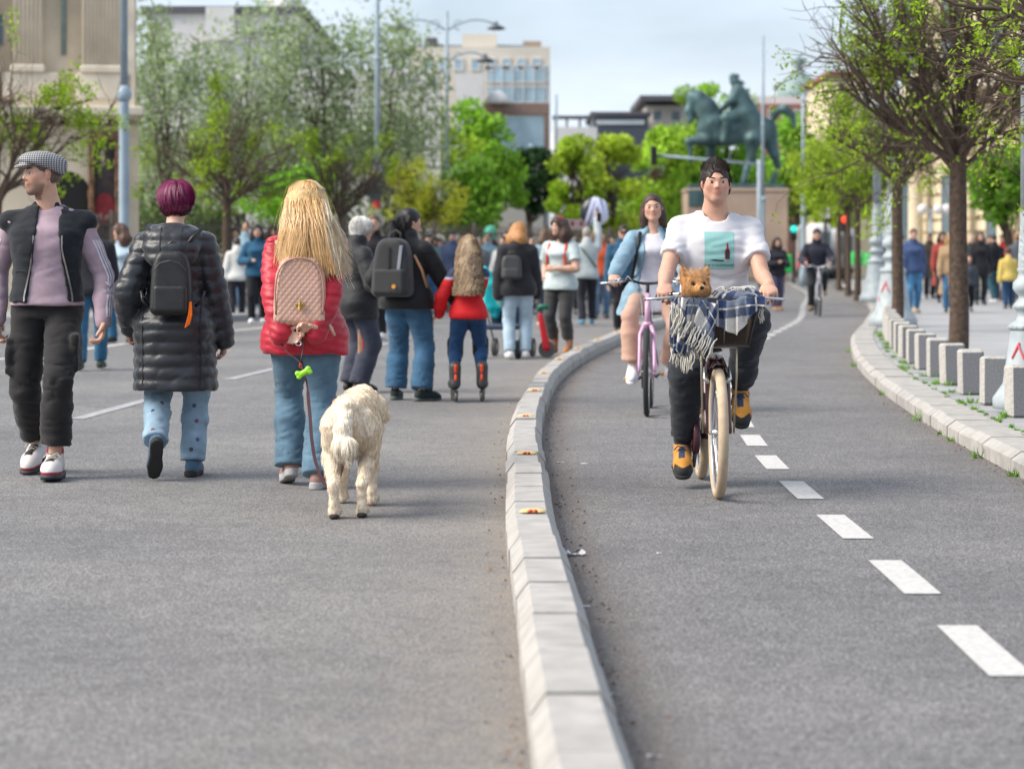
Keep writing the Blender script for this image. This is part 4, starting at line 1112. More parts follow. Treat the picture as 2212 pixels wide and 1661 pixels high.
        if quilt:
            amp, pitch, sl = quilt; w3 = Wob(seed + 3, 7, 7, 5)
            def q(x, y, z):
                ph = (z + sl * x + .016 * w3(x, y, z)) / pitch
                return amp * (1 - np.abs(np.sin(np.pi * ph)) ** .7) - amp * .5
            f.disp(q)
        o = field_obj(f, name, mt, s.t, col=col, it=1)
        return o
    def pants(s, mt, name='trousers', waist=.075, thick=.008, hipw=.95, thigh=1.0, knee=1.0, hem=1.0, length=1.0, wr=.004, seed=2, col=None, vox=None, crease=True, cut=True, cargo=0, rise=.0):
        H, J = s.H, s.J; b = s.bulk
        pp = np.array([J[q + k] for q in ('hip', 'kn', 'an') for k in 'LR'] + [s.P]); lo, hi = pp.min(0) - np.array([.09, .11, .04]) * H, pp.max(0) + np.array([.09, .11, .12]) * H
        f = Field(lo, hi, vox or s.vox)
        sec = TORSO[s.sex]; Z = [q[0] for q in sec]; secs = []
        for z in np.linspace(-.03, waist + .012, 5):
            v = [np.interp(z, Z, [q[i] for q in sec]) for i in range(1, 5)]
            secs.append((z * H, v[0] * H, v[1] * H, v[2] * H * b * hipw + thick, v[3] * H * b * hipw + thick))
        f.loft(s.P, s.R, secs, k=.03)
        for k, sg in (('L', -1), ('R', 1)):
            hip, kn, an = J['hip' + k], J['kn' + k], J['an' + k]
            e = kn + (an - kn) * length
            rt, rk, rh = .052 * H * thigh * b + thick, .036 * H * knee * b + thick, .031 * H * hem + thick
            a = hip + np.array([0, -.004 * H, 0])
            f.chain([a, a * .6 + kn * .4, kn, kn * .6 + e * .4, e], [rt, rt * .9, rk, rk * .45 + rh * .55, rh], .022)
            if sg and hasattr(hip, '__len__'): f.ball(hip + s.R @ np.array([0, -.028, -.012]) * H, .043 * H * b * hipw + thick, .04)
            if cut:
                axn = unit(an - kn); f.put(lambda X, Y, Z_, e=e, axn=axn: -((X - e[0]) * axn[0] + (Y - e[1]) * axn[1] + (Z_ - e[2]) * axn[2]), e - rh * 1.3, e + rh * 1.3, 0.0, 's')
            if cargo:
                c = hip * .45 + kn * .55 + np.array([sg * rt * .8, 0, -.02]); f.box(c, (.022, .075, .10), .015, k=.012)
        if wr:
            w1 = Wob(seed, 10, 10, 26); w2 = Wob(seed + 5, 20, 20, 60)
            kz = [(J['kn' + k][2], J['an' + k][2]) for k in 'LR']
            def q(x, y, z):
                m = 0.55 + .6 * np.exp(-((z - kz[0][0]) / .10) ** 2) + .7 * np.exp(-((z - kz[0][1] - .08) / .09) ** 2)
                return wr * m * (.5 * w1(x, y, z) + .85 * (np.maximum(0, .34 - np.abs(w2(x, y, z) + .6 * w1(x, y, z))) / .34) ** 1.5 - .2)
            f.disp(q)
        pt = s.T((0, 0, waist)); f.plane(pt, s.R @ np.array([0, 0, 1.0]))
        return field_obj(f, name, mt, s.t, col=col, it=1)
    def shoes(s, mt, sole=None, name='shoe', col=None, sc=1.0, vox=None, high=0.0, laces=None, sole_h=.024, boot=0.0, toe=1.0, names=('L', 'R')):
        out = []
        for k in names:
            yaw, pit = s.J['foot' + k]; an = s.J['an' + k]; S_ = s.H / 1.75 * sc
            Rf = rot3('Z', yaw) @ rot3('X', pit)
            o0 = an - Rf @ np.array([0, -.012 * S_, .052 * s.H])     # point on the sole under the ankle
            vx = vox or min(s.vox, .006)
            F_ = lambda p: np.array(p) * S_
            f = Field(F_((-.07, -.1, 0)), F_((.07, .22, .16 + high + boot)), vx)
            f.chain([F_((0, -.045, .048)), F_((0, .03, .050)), F_((-.004, .11, .042)), F_((-.004, .155, .034 * toe))], np.array([.037, .036, .042, .033]) * S_, .02)
            f.cone(F_((0, -.038, .06)), F_((0, -.030, .085 + high)), .036 * S_, .037 * S_, .02); f.cone(F_((0, 0, .075)), F_((0, .075, .05)), .034 * S_, .03 * S_, .02)
            if boot: f.chain([F_((0, -.03, .085)), F_((0, -.028, .085 + boot * .5)), F_((0, -.03, .085 + boot))], np.array([.04, .05, .057]) * S_, .015); f.disp(lambda x, y, z, w=Wob(4, 14, 14, 45): .005 * w(x, y, z))
            else: f.ell(F_((0, -.032, .12 + high)), F_((.026, .03, .045)), k=.004, op='s')
            f.plane((0, 0, sole_h * .6 * S_), (0, 0, -1))
            o = field_obj(f, name, mt, s.t, col=(lambda V, S_=S_: col(V / S_)) if col else None, it=1)
            o.matrix_local = Matrix.LocRotScale(Vector(o0), Matrix(Rf.tolist()).to_quaternion(), None)
            if sole is not None:
                g = Field(F_((-.07, -.1, -.01)), F_((.07, .22, .05)), vx)
                def so(X, Y, Z_, S_=S_):
                    yy = np.clip(Y / S_, -.048, .158); w = np.interp(yy, [-.05, .03, .105, .16], [.039, .036, .047, .036])
                    d = np.sqrt((X + .004 * S_) ** 2 + (Y - yy * S_) ** 2) - w * S_
                    zc = np.maximum(np.maximum(-Z_ + np.clip((Y / S_ - .12), 0, 1) * .12 * S_, Z_ - sole_h * S_ - np.clip(-.02 - Y / S_, 0, 1) * .2 * S_), -1)
                    return smax(d, zc, .006)
                g.put(so, F_((-.06, -.1, -.01)), F_((.06, .22, .05)), 0.0)
                so_ = field_obj(g, 'sole', sole, o, it=1)
            if laces is not None:
                mb = MB()
                for q in range(6):
                    y0 = .055 + q * .014; z0 = .093 - q * .0066; w = .018
                    mb.tube([tuple(F_((-w, y0, z0 - .006))), tuple(F_((0, y0 + .003, z0 + .004))), tuple(F_((w, y0 + .008, z0 - .006)))], .0028 * S_, 5)
                    mb.tube([tuple(F_((w, y0, z0 - .006))), tuple(F_((0, y0 + .003, z0 + .005))), tuple(F_((-w, y0 + .008, z0 - .006)))], .0028 * S_, 5)
                for sx in (-1, 1): mb.tube([tuple(F_((0, .05, .1))), tuple(F_((sx * .02, .055, .108))), tuple(F_((sx * .035, .06, .09)))], .003 * S_, 5)
                mb.build('laces', laces, o)
            out.append(o)
        return out
    # ---------------------------------------------------------------- hair
    def hair_cap(s, mt, name='hair', thick=.05, front=.30, nape=-.28, side=-.05, wobble=.012, vox=None, strands=0, col=(.05, .03, .02), extra=None, seed=5, volume=(1, 1, 1), facecut=1.0, fz=.42, fx=.30, freq=60, parent=None, wf=None):
        """a shell over the skull, open at the face; strands of mesh hair on top for near heads"""
        hs, h, Rh = s.hs, s.hl, s.Rh
        ex = (np.array([.7, .75, .75]) * hs) + .02
        lo, hi = s.hc - ex * 1.0, s.hc + ex
        if extra: lo = lo - np.array([.22, .22, .62]) * (s.H / 1.7); hi = hi + np.array([.22, .2, .1])
        f = Field(lo, hi, vox or s.vox)
        f.ell(h((0, -.07, .13)), np.array([(.325 + thick) * volume[0], (.40 + thick) * volume[1], (.375 + thick) * volume[2]]) * hs, Rh, .01)
        f.ell(h((0, -.16, -.08)), np.array([(.29 + thick) * volume[0], (.29 + thick) * volume[1], .30 + thick]) * hs, Rh, .05 * hs)
        f.ell(h((0, .52 - (front - .30), -.17)), np.array([fx, .36, fz]) * hs * facecut, Rh, .03 * hs, 's')
        nz = Rh @ np.array([0, -.25, -1.0]); f.plane(h((0, -.3, nape)), nz, .02 * hs)
        for sg in (-1, 1):               # clear the ears and cheeks
            f.ell(h((sg * .36, .12, side - .22)), np.array([.2, .26, .24]) * hs, Rh, .03 * hs, 's')
        if extra: extra(s, f)
        if wobble:
            w = Wob(seed, *(wf or (freq, freq, freq * .35))); f.disp(lambda x, y, z: wobble * hs * w(x, y, z))
        o = field_obj(f, name, mt, parent or s.t, it=1)
        return o
def strands(name, roots, paths, col, mt, parent, r0=.0016, var=.25, seg=None, seed=3, taper=.35, sides=3):
    """roots unused; paths: array (n, m, 3) of strand polylines -> one mesh of thin tapered tubes"""
    P = np.asarray(paths, float); n, m, _ = P.shape; rg = np.random.default_rng(seed)
    t = np.zeros_like(P); t[:, 1:-1] = P[:, 2:] - P[:, :-2]; t[:, 0] = P[:, 1] - P[:, 0]; t[:, -1] = P[:, -1] - P[:, -2]
    t /= np.linalg.norm(t, axis=2, keepdims=True) + 1e-9
    up = np.array([.3, .9, .1]); a = np.cross(t, up); a /= np.linalg.norm(a, axis=2, keepdims=True) + 1e-9; b = np.cross(t, a)
    rad = r0 * (1 - (1 - taper) * np.linspace(0, 1, m))[None, :] * rg.uniform(.7, 1.4, (n, 1))
    V = np.zeros((n, m, sides, 3))
    for k in range(sides):
        an = 2 * math.pi * k / sides; V[:, :, k] = P + rad[..., None] * (a * math.cos(an) + b * math.sin(an))
    base = (np.arange(n)[:, None, None] * m + np.arange(m - 1)[None, :, None]) * sides; k = np.arange(sides)[None, None, :]; k2 = (k + 1) % sides
    if sides == 2: k = k[..., :1]; k2 = k2[..., :1]          # a flat ribbon
    Q = np.stack([base + k, base + k2, base + sides + k2, base + sides + k], -1).reshape(-1, 4)
    col = np.array(col, float)
    if col.ndim == 1: C = col[None] * rg.uniform(1 - var, 1 + var, (n, 1))
    else: C = col
    C = np.repeat(C, m * sides, 0)
    o = obj(name, np_mesh(name, V.reshape(-1, 3), Q, col=C), mt, parent); o['kind'] = 'stuff'
    return o
M_HAIR = mat('hair_strands', vcol=True, rough=.45, var=.15, vscale=40, spec=.5)
def hairm(name, c, rough=.5): return mat('hair_' + name, c, rough, var=.35, vscale=60, bump=.5, bscale=220, spec=.45)

def fuzz(name, o, n, ln, comb=(0, 0, -1), cw=.6, r0=.0012, col=(.3, .2, .1), var=.3, mt=None, parent=None, sel=None, jit=.35, m=4, seed=11, colfn=None, gravity=0.0, taper=.2, sink=.3, wrap=None, wlift=.04, sides=2):
    """short strands combed over a mesh surface (hair, fur)"""
    me = o.data; V = np.zeros(len(me.vertices) * 3); me.vertices.foreach_get('co', V); V = V.reshape(-1, 3)
    N = np.zeros(len(V) * 3); me.vertices.foreach_get('normal', N); N = N.reshape(-1, 3)
    rg = np.random.default_rng(seed); idx = np.arange(len(V)) if sel is None else np.nonzero(sel(V, N))[0]
    if len(idx) == 0: return None
    i = rg.choice(idx, n); p = V[i] + rg.normal(0, .002, (n, 3)); nn = N[i]
    c = comb(p, nn) if callable(comb) else np.tile(np.array(comb, float), (n, 1))
    c = c - nn * (c * nn).sum(1, keepdims=True); c /= np.linalg.norm(c, axis=1, keepdims=True) + 1e-9
    L = (ln(p) if callable(ln) else ln) * rg.uniform(.6, 1.3, n); d = nn * (1 - cw) + c * cw + rg.normal(0, jit, (n, 3)) * .5; d /= np.linalg.norm(d, axis=1, keepdims=True)
    t = np.linspace(0, 1, m)[None, :, None]
    P = (p - nn * r0 * sink)[:, None] + d[:, None] * t * L[:, None, None] + np.array([0, 0, -1.0])[None, None] * gravity * (t ** 2) * L[:, None, None] + (c * cw * .5)[:, None] * (t ** 2) * L[:, None, None]
    if wrap is not None:
        c0 = np.array(wrap, float); D_ = P - c0; r_ = np.linalg.norm(D_, axis=2, keepdims=True); rr = np.linalg.norm(p - c0, axis=1)[:, None, None]
        P = c0 + D_ / r_ * (rr * (1 + wlift * t * rg.uniform(-.3, 1, (n, 1, 1))))
    C = colfn(p, rg) if colfn else None
    if C is None: C = np.array(col)[None] * rg.uniform(1 - var, 1 + var, (n, 1))
    return strands(name, None, P, C, mt or M_HAIR, parent or o, r0, seed=seed, taper=taper, sides=sides)

from mathutils.bvhtree import BVHTree
def bvh_of(o):
    me = o.data; return BVHTree.FromPolygons([v.co.copy() for v in me.vertices], [tuple(p.vertices) for p in me.polygons])
def ribbon_on(o, rays, width, name, mt, parent=None, lift=.002, bvh=None, smooth=True, thick=.0025):
    """a thin strip laid on a mesh: rays = [(origin, direction, across)] in the mesh's own space"""
    b = bvh or bvh_of(o); L_, R_ = [], []
    for (og, d, ac) in rays:
        d = Vector(d).normalized(); ac = Vector(ac).normalized(); row = []
        for sg in (-1, 1):
            h = b.ray_cast(Vector(og) + ac * sg * width / 2, d)
            row.append(h[0] - d * lift if h[0] is not None else None)
        if row[0] is None or row[1] is None: continue
        L_.append((row[0], d)); R_.append((row[1], d))
    vs = []
    for (p, d), (q, _) in zip(L_, R_): vs += [p, q, q - d * thick, p - d * thick]
    fs = []
    for i in range(len(L_) - 1):
        a = i * 4
        for k in range(4): fs.append((a + k, a + (k + 1) % 4, a + 4 + (k + 1) % 4, a + 4 + k))
    if not fs: return None
    return MB().add(vs, fs).build(name, mt, parent, smooth=False)
def stitch_text(o, txt, size, og, d, right, up, name, mt, parent, lift=.003, bvh=None):
    """lettering projected onto a mesh along d"""
    me = text_mesh(txt, size, 0.0, name); b = bvh or bvh_of(o); og, d, right, up = Vector(og), Vector(d).normalized(), Vector(right).normalized(), Vector(up).normalized()
    for v in me.vertices:
        p = og + right * v.co.x + up * v.co.y; h = b.ray_cast(p, d)
        v.co = (h[0] - d * lift) if h[0] is not None else p
    me.update(); return obj(name, me, mt, parent)
def backpack(label, person, c, size, mt, name='backpack', tilt=0.0, rotz=0.0, pocket=True, quilt=0.0, handle=True, strapm=None, vox=.006, group=None, taper=.85, rnd=.05, pocket_mt=None, wr=.002, cat='backpack'):
    """a worn bag: top-level thing in the wearer's frame; c is the bag's centre in that frame"""
    w, dp, h = size; M = person.t.matrix_basis if False else Matrix.LocRotScale(person.t.location, person.t.rotation_euler, None)
    t = thing(name, label, cat); t.matrix_world = M @ Matrix.LocRotScale(Vector(c), Euler((tilt, 0, rotz)), None)
    f = Field((-w / 2 - .02, -dp / 2 - .03, -h / 2 - .02), (w / 2 + .02, dp / 2 + .02, h / 2 + .02), vox)
    def shp(X, Y, Z):
        tt = np.clip((Z + h / 2) / h, 0, 1); wx = w / 2 * (1 - (1 - taper) * tt ** 1.5); x = np.abs(X) - (wx - rnd)
        top = np.clip(tt - .62, 0, 1) / .38; z = np.abs(Z) - (h / 2 - rnd)
        x = x + top ** 2.2 * .035 * w / .28
        y = np.abs(Y) - (dp / 2 - rnd * .8) + 0 * x
        q = [x, y, z]
        return np.sqrt(sum(np.maximum(k, 0) ** 2 for k in q)) + np.minimum(np.maximum(np.maximum(q[0], q[1]), q[2]), 0) - rnd * .8
    f.put(shp, (-w / 2, -dp / 2, -h / 2), (w / 2, dp / 2, h / 2), 0.0)
    w1 = Wob(3, 12, 12, 14)
    if wr: f.disp(lambda x, y, z: wr * w1(x, y, z))
    if quilt:
        def q(x, y, z):
            a = np.abs(np.sin(np.pi * (x + z * .8) / .030)); b_ = np.abs(np.sin(np.pi * (x - z * .8) / .030))
            return quilt * (1 - np.minimum(a, b_)) * (y < 0) * (np.abs(x) < w * .40)
        f.disp(q)
    b = field_obj(f, 'bag_body', mt, t)
    b.data.materials[0] = mt
    if pocket:
        g_ = Field((-w * .42, -dp / 2 - .05, -h / 2), (w * .42, 0, 0), vox); g_.box((0, -dp / 2 + .005, -h * .24), (w * .36, .028, h * .2), .02); g_.disp(lambda x, y, z: .002 * w1(x, y, z)); field_obj(g_, 'front_pocket', pocket_mt or mt, t)
    if handle: MB().tube([(-w * .12, dp * .25, h * .46), (-w * .11, dp * .25, h * .56), (0, dp * .25, h * .605), (w * .11, dp * .25, h * .56), (w * .12, dp * .25, h * .46)], .011, 8).build('handle', strapm or mt, t, smooth=True)
    return t, b
def plaid(name, base, dark, light, s1=60, s2=60, axis=('X', 'Z'), rough=.85):
    """woven check from two banded wave patterns"""
    if name in MATS: return MATS[name]
    m = bpy.data.materials.new(name); m.use_nodes = True; nt = m.node_tree; b = nt.nodes['Principled BSDF']; L = nt.links; b.inputs['Roughness'].default_value = rough; b.inputs['Specular IOR Level'].default_value = .2
    tc = nt.nodes.new('ShaderNodeTexCoord'); outs = []
    for ax, sc in zip(axis, (s1, s2)):
        w = nt.nodes.new('ShaderNodeTexWave'); w.bands_direction = ax; w.inputs['Scale'].default_value = sc; w.inputs['Distortion'].default_value = .3; L.new(tc.outputs['Object'], w.inputs['Vector']); outs.append(w.outputs['Fac'])
    ad = nt.nodes.new('ShaderNodeMath'); ad.operation = 'ADD'; L.new(outs[0], ad.inputs[0]); L.new(outs[1], ad.inputs[1])
    hf = nt.nodes.new('ShaderNodeMath'); hf.operation = 'MULTIPLY'; hf.inputs[1].default_value = .5; L.new(ad.outputs[0], hf.inputs[0])
    r = nt.nodes.new('ShaderNodeValToRGB'); r.color_ramp.elements[0].color = (*dark, 1); r.color_ramp.elements[0].position = .15; r.color_ramp.elements[1].color = (*light, 1); r.color_ramp.elements[1].position = .85
    e = r.color_ramp.elements.new(.5); e.color = (*base, 1); L.new(hf.outputs[0], r.inputs['Fac']); L.new(r.outputs['Color'], b.inputs['Base Color']); MATS[name] = m
    return m
M_CHROME = mat('chrome', (.62, .62, .63), .22, metal=.9)
PI = math.pi
# ================================================================== the people in front
PI = math.pi
SK_M = (.60, .36, .26); SK_F = (.64, .40, .30); SK_P = (.66, .43, .33)
# ---- man in a flat cap
def cap_man():
    p = Person('man in grey checked flat cap, open black vest and lilac sweatshirt, head turned left', (-2.46, 12.95), PI, 1.79, 'm', .0092, shw=.101, head=(-1.0, .02, .0), gait=.0,
               hands={'L': dict(w=(-.285, .09, .83), pole=(-.6, -1, 0), d=(.02, .25, -1), n=(.9, .35, 0), curl=.75, thumb=(0, 1, 0)), 'R': dict(w=(.30, -.02, .84), pole=(.6, -1, 0), d=(0, .1, -1), n=(-1, .3, 0), curl=.7, thumb=(0, 1, 0))},
               feet={'L': dict(a=(-.04, .16, .095), yaw=.05, pitch=.03), 'R': dict(a=(.13, -.26, .14), yaw=-.1, pitch=-.22)}, pelvis=(.03, 0, .90))
    brow = (.03, .02, .014)
    p.body(SK_M, stubble=.75, brow=brow, bvox=.0072)
    swm = cloth('lilac_sweat', (.40, .295, .345), vscale=14); sw = p.top(swm, 'sweatshirt', thick=.011, hem=.008, wr=.008, neckcut=(.062, .006), seed=11, collar=0, arm=.9)
    def open_front(s, f):
        c0, c1 = s.T((0, .1, .30)), s.T((0, .1, -.05))
        def wedge(X, Y, Z):
            t = np.clip((c0[2] - Z) / (c0[2] - c1[2]), 0, 1); return np.maximum(np.abs(X - .005) - (.055 + .055 * np.clip(t * 1.6 - .35, 0, 1)), .03 - Y)
        f.put(wedge, (-.2, .0, c1[2] - .1), (.2, .3, c0[2] + .2), .006, 's')
        for sg in (-1, 1):
            sh = s.J['sh' + ('L' if sg < 0 else 'R')]; f.cone(s.T((sg * .035, -.008, .262)), sh + np.array([sg * .022, 0, .004]), .061, .064, .03)
            f.cone(s.T((sg * .030, .01, .31)), s.T((sg * .05, .055, .21)), .018, .015, .015)
        f.cone(s.T((-.035, -.035, .30)), s.T((.035, -.035, .30)), .022, .022, .02)
    vm = cloth('black_canvas', (.014, .017, .022), vscale=12, var=.3)
    v = p.top(vm, 'vest', thick=.025, hem=.016, sleeve='none', wr=.009, seed=21, extra=open_front, wf=(7, 7, 16))
    bv = bvh_of(v); zp = mat('zip_metal', (.35, .33, .30), .4, metal=.7)
    for sg in (-1, 1):
        rays = [((sg * (.075 + .05 * np.clip(t * 1.4 - .3, 0, 1)), .6, p.T((0, 0,   .215 - t * .195))[2]), (0, -1, 0), (1, 0, 0)) for t in np.linspace(0, 1, 16)]
        ribbon_on(v, rays, .008, 'zip', zp, v, bvh=bv)
        ribbon_on(v, [((sg * (.11 + .07 * q), .6, p.T((0, 0, .105))[2] + (.01 if 0 < q < 1 else 0)), (0, -1, 0), (0, 0, 1)) for q in np.linspace(0, 1, 7)], .006, 'pocket_seam', mat('seam_black', (.03, .033, .04), .8), v, bvh=bv)
    bs = bvh_of(sw); white = cloth('white_stripe', (.62, .60, .66))
    for k, sg in (('L', -1), ('R', 1)):
        sh, el, wr = p.J['sh' + k], p.J['el' + k], p.J['wr' + k]; dn = Vector((-sg * .75, -.66, 0))
        out = Vector((sg * .75, .66, 0))
        for q in (-1, 0, 1):
            for (t0, t1) in ((.33, 1.18), (1.42, 1.9)):
                rays = []
                for t in np.linspace(t0, t1, 12):
                    c = sh + (el - sh) * min(t, 1) + (wr - el) * max(t - 1, 0); ac = Vector((.66, -sg * .75, 0))
                    rays.append((Vector(c) + out * .25 + ac * q * .017, dn, ac))
                ribbon_on(sw, rays, .0085, 'sleeve_stripe', white, sw, bvh=bs, lift=.001, thick=.001)
        c = Vector(el + (wr - el) * .31); rt = Vector((-.66, sg * .75, 0)) * (1 if sg < 0 else 1)
        if sg < 0:
            rt = Vector((-.66, .75, 0)) * 1.0
            rt = Vector((0, 0, 1)).cross(dn * -1).normalized()
            stitch_text(sw, 'adidas', .034, c + out * .25 + Vector((0, 0, -.012)), dn, rt, (0, 0, 1), 'logo_lettering', white, sw, bvh=bs)
            lf = MB()
            for a in (-.62, 0, .62):
                pts = []
                for (r_, w_) in ((0, .003), (.012, .006), (.022, .0065), (.031, .001)):
                    pts.append((math.sin(a) * r_, math.cos(a) * r_, w_))
                L1 = [(x_ - w_ * math.cos(a), y_ + w_ * math.sin(a)) for x_, y_, w_ in pts]; R1 = [(x_ + w_ * math.cos(a), y_ - w_ * math.sin(a)) for x_, y_, w_ in pts][::-1]
                vs = []
                for (x_, y_) in L1 + R1:
                    h = bs.ray_cast(c + out * .25 + rt * x_ + Vector((0, 0, 1)) * (y_ + .018), dn); vs.append(h[0] - dn * .002 if h[0] is not None else c)
                lf.add(vs, [(0, 1, 6, 7), (1, 2, 5, 6), (2, 3, 4, 5)])
            lf.build('trefoil_logo', white, sw)
    pm = cloth('black_cargo', (.020, .019, .020), vscale=7, var=.35)
    p.pants(pm, 'cargo_trousers', waist=.07, thick=.012, thigh=.97, knee=1.05, hem=1.3, length=.78, wr=.012, cargo=1, seed=31)
    def sc(V):
        C = np.tile((.68, .64, .62), (len(V), 1)); x, y, z = V.T
        C[(z < .034) & (y > .0)] = (.30, .03, .05); C[(y > .04) & (y < .135) & (np.abs(x) < .019) & (z > .055)] = (.02, .018, .02); C[(z > .10)] = (.03, .015, .02); C[(z > .10) & (np.abs(x) > .03)] = (.45, .02, .08)
        return C
    p.shoes(mat('sneaker_paint', vcol=True, rough=.45, var=.05), mat('sneaker_sole', (.03, .04, .045), .6), col=sc, high=.03, laces=cloth('cream_lace', (.55, .50, .40)), sc=1.24, vox=.0065)
    p.hair_cap(hairm('cropped', (.10, .065, .05)), thick=.012, nape=-.20, side=.0, wobble=.004)
    # flat cap
    h, hs, Rh = p.hl, p.hs, p.Rh
    f = Field(p.hc - .22, p.hc + .24, .005)
    f.ell(h((0, -.09, .235)), np.array([.415, .52, .26]) * hs, Rh, .01); f.ell(h((0, .16, .27)), np.array([.35, .36, .17]) * hs, Rh, .06)
    f.ell(h((0, -.30, .10)), np.array([.36, .23, .27]) * hs, Rh, .05); f.plane(h((0, 0, .115)), Rh @ np.array([0, .34, -1.0]), .01)
    f.ell(h((0, .47, .165)), np.array([.27, .17, .05]) * hs, Rh @ rot3('X', -.18), .03)
    f.disp(lambda x, y, z, w=Wob(8, 20, 20, 20): .003 * w(x, y, z))
    field_obj(f, 'flat_cap', plaid('glen_check', (.24, .24, .25), (.05, .05, .055), (.46, .46, .46), 26, 30, ('X', 'Z')), p.t)
    return p
# ---- woman with magenta hair in a long quilted coat
def coat_woman():
    p = Person('woman seen from behind with cropped magenta hair and long black quilted coat', (-1.79, 12.85), 0, 1.60, 'f', .0092, bulk=1.10, head=(-.12, .05, 0),
               hands={'L': dict(w=(-.245, .05, .80), pole=(-.25, -1, 0), d=(.05, .2, -1), n=(.8, -.5, 0), curl=.85, thumb=(0, 1, 0)), 'R': dict(w=(.25, .07, .73), pole=(.25, -1, 0), d=(-.05, .2, -1), n=(-.9, -.4, 0), curl=.8, thumb=(0, 1, 0))},
               feet={'L': dict(a=(-.075, -.20, .205), yaw=.28, pitch=-1.02), 'R': dict(a=(.085, .06, .085), yaw=-.06, pitch=0)})
    p.body(SK_M, eyes=False, bvox=.010)
    cm = cloth('black_puffer', (.017, .020, .026), rough=.38, bump=.12, bscale=90, spec=.5, var=.25)
    def hood(s, f):
        H = s.H
        f.ell(s.T((0, -.078, .245)), np.array([.092, .045, .085]) * H, rot3('X', -.35), .03); f.cone(s.T((-.06, -.05, .285)), s.T((.06, -.05, .285)), .036 * H, .036 * H, .03)
        f.cone(s.T((-.06, -.03, .29)), s.T((-.045, .04, .27)), .03 * H, .02 * H, .02); f.cone(s.T((.06, -.03, .29)), s.T((.045, .04, .27)), .03 * H, .02 * H, .02)
    co = p.top(cm, 'quilted_coat', thick=.021, hem=-.225, wr=.009, quilt=(.0105, .066, .0), extra=hood, flare=.004, seed=5, arm=1.0, wf=(8, 8, 12))
    sb = bvh_of(co); sm = mat('seam_black', (.03, .033, .04), .8)
    for x in (-.155, .155): ribbon_on(co, [((x, -.8, z), (0, 1, 0), (1, 0, 0)) for z in np.linspace(.50, 1.15, 22)], .006, 'seam', sm, co, bvh=sb)
    for x in (-.055, .055): ribbon_on(co, [((x, -.8, z), (0, 1, 0), (1, 0, 0)) for z in np.linspace(1.16, 1.33, 8)], .006, 'hood_seam', sm, co, bvh=sb)
    jm = cloth('light_jeans', (.26, .38, .48), vscale=11, var=.22)
    def jc(V): return None
    pn = p.pants(jm, 'jeans', waist=.05, thick=.01, thigh=1.0, knee=.98, hem=1.15, length=1.0, wr=.009, seed=6)
    pb_ = bvh_of(pn)
    for (x, z, c) in ((-.10, .36, (.06, .06, .30)), (-.06, .40, (.05, .04, .06)), (.11, .30, (.22, .04, .14)), (.095, .38, (.05, .05, .20)), (.115, .20, (.10, .07, .30)), (-.085, .27, (.4, .12, .15)), (.085, .15, (.4, .15, .1))):
        mb = MB()
        hit = pb_.ray_cast(Vector((x, -.8, z)), Vector((0, 1, 0)))
        if hit[0] is None: continue
        for a in np.linspace(0, 2 * PI, 7)[:-1]:
            c0 = hit[0] + Vector((math.cos(a) * .007, -.002, math.sin(a) * .007)); mb.box(c0, (.007, .002, .007))
        mb.build('embroidered_flower', cloth('flower_%d' % int(abs(x * 1000) + z * 100), c), pn)
    p.shoes(cloth('blue_suede', (.06, .12, .19)), mat('sole_dark', (.025, .025, .025), .8, bump=.6, bscale=60), sc=1.0, sole_h=.03, vox=.0065)
    hm = hairm('magenta', (.17, .008, .055)); hh = p.hair_cap(hm, thick=.075, nape=-.30, side=-.05, wobble=.012, volume=(1.04, 1.0, 1.0), vox=.0055)
    hc = p.hc
    def comb(P, N): return np.stack([(P[:, 0] - hc[0]) * .6, (P[:, 1] - hc[1]) * .3 - .02, -np.abs(P[:, 2] - hc[2] + .08) * 0 - .12 + 0 * P[:, 2]], 1)
    def cf(P, rg):
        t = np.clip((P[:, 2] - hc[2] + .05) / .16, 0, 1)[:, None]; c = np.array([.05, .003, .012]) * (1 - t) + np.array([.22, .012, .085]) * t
        return c * rg.uniform(.55, 1.5, (len(P), 1)) + (rg.uniform(size=(len(P), 1)) < .08) * np.array([.12, .05, .12])
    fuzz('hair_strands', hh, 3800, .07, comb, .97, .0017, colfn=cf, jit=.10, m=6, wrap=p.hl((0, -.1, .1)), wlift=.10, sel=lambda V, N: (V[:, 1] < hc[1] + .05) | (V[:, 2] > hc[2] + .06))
    for sg in (1,): MB().tube([p.hl((sg * .36, -.02, .03)), p.hl((sg * .345, .25, .04)), p.hl((sg * .33, .34, .03))], .005, 6).build('glasses_temple', M_BLACK, p.t)
    bm = mat('black_leather', (.014, .014, .015), .42, var=.3, vscale=18, bump=.5, bscale=120, spec=.5)
    y_ = -.225
    t, b = backpack('small black leather backpack worn over the long quilted coat', p, (.012, y_, 1.035), (.245, .115, .36), bm, tilt=-.06, strapm=bm)
    for sg in (-1, 1): MB().tube([(sg * .05, .05, .18), (sg * .10, .055, .24), (sg * .14, .10, .29)], .012, 6).build('strap', bm, t, smooth=True)
    for sg in (-1, 1): MB().tube([(sg * .12, .04, -.12), (sg * .155, .03, -.09), (sg * .165, .05, -.04)], .009, 6).build('side_strap', bm, t, smooth=True)
    MB().tube([(-.085, -.068, .06), (-.05, -.08, .10), (0, -.085, .112), (.05, -.08, .10), (.085, -.068, .06)], .003, 6).build('zip', mat('zip_dark', (.06, .06, .06), .4), t)
    ta = MB()
    for q in range(5): ta.tube([(.105 + q * .002, -.06, -.10), (.10 + q * .004, -.066, -.17), (.082 + q * .005, -.062, -.235 + q * .004)], .0035, 5)
    ta.build('orange_tassel', cloth('orange', (.75, .16, .01)), t)
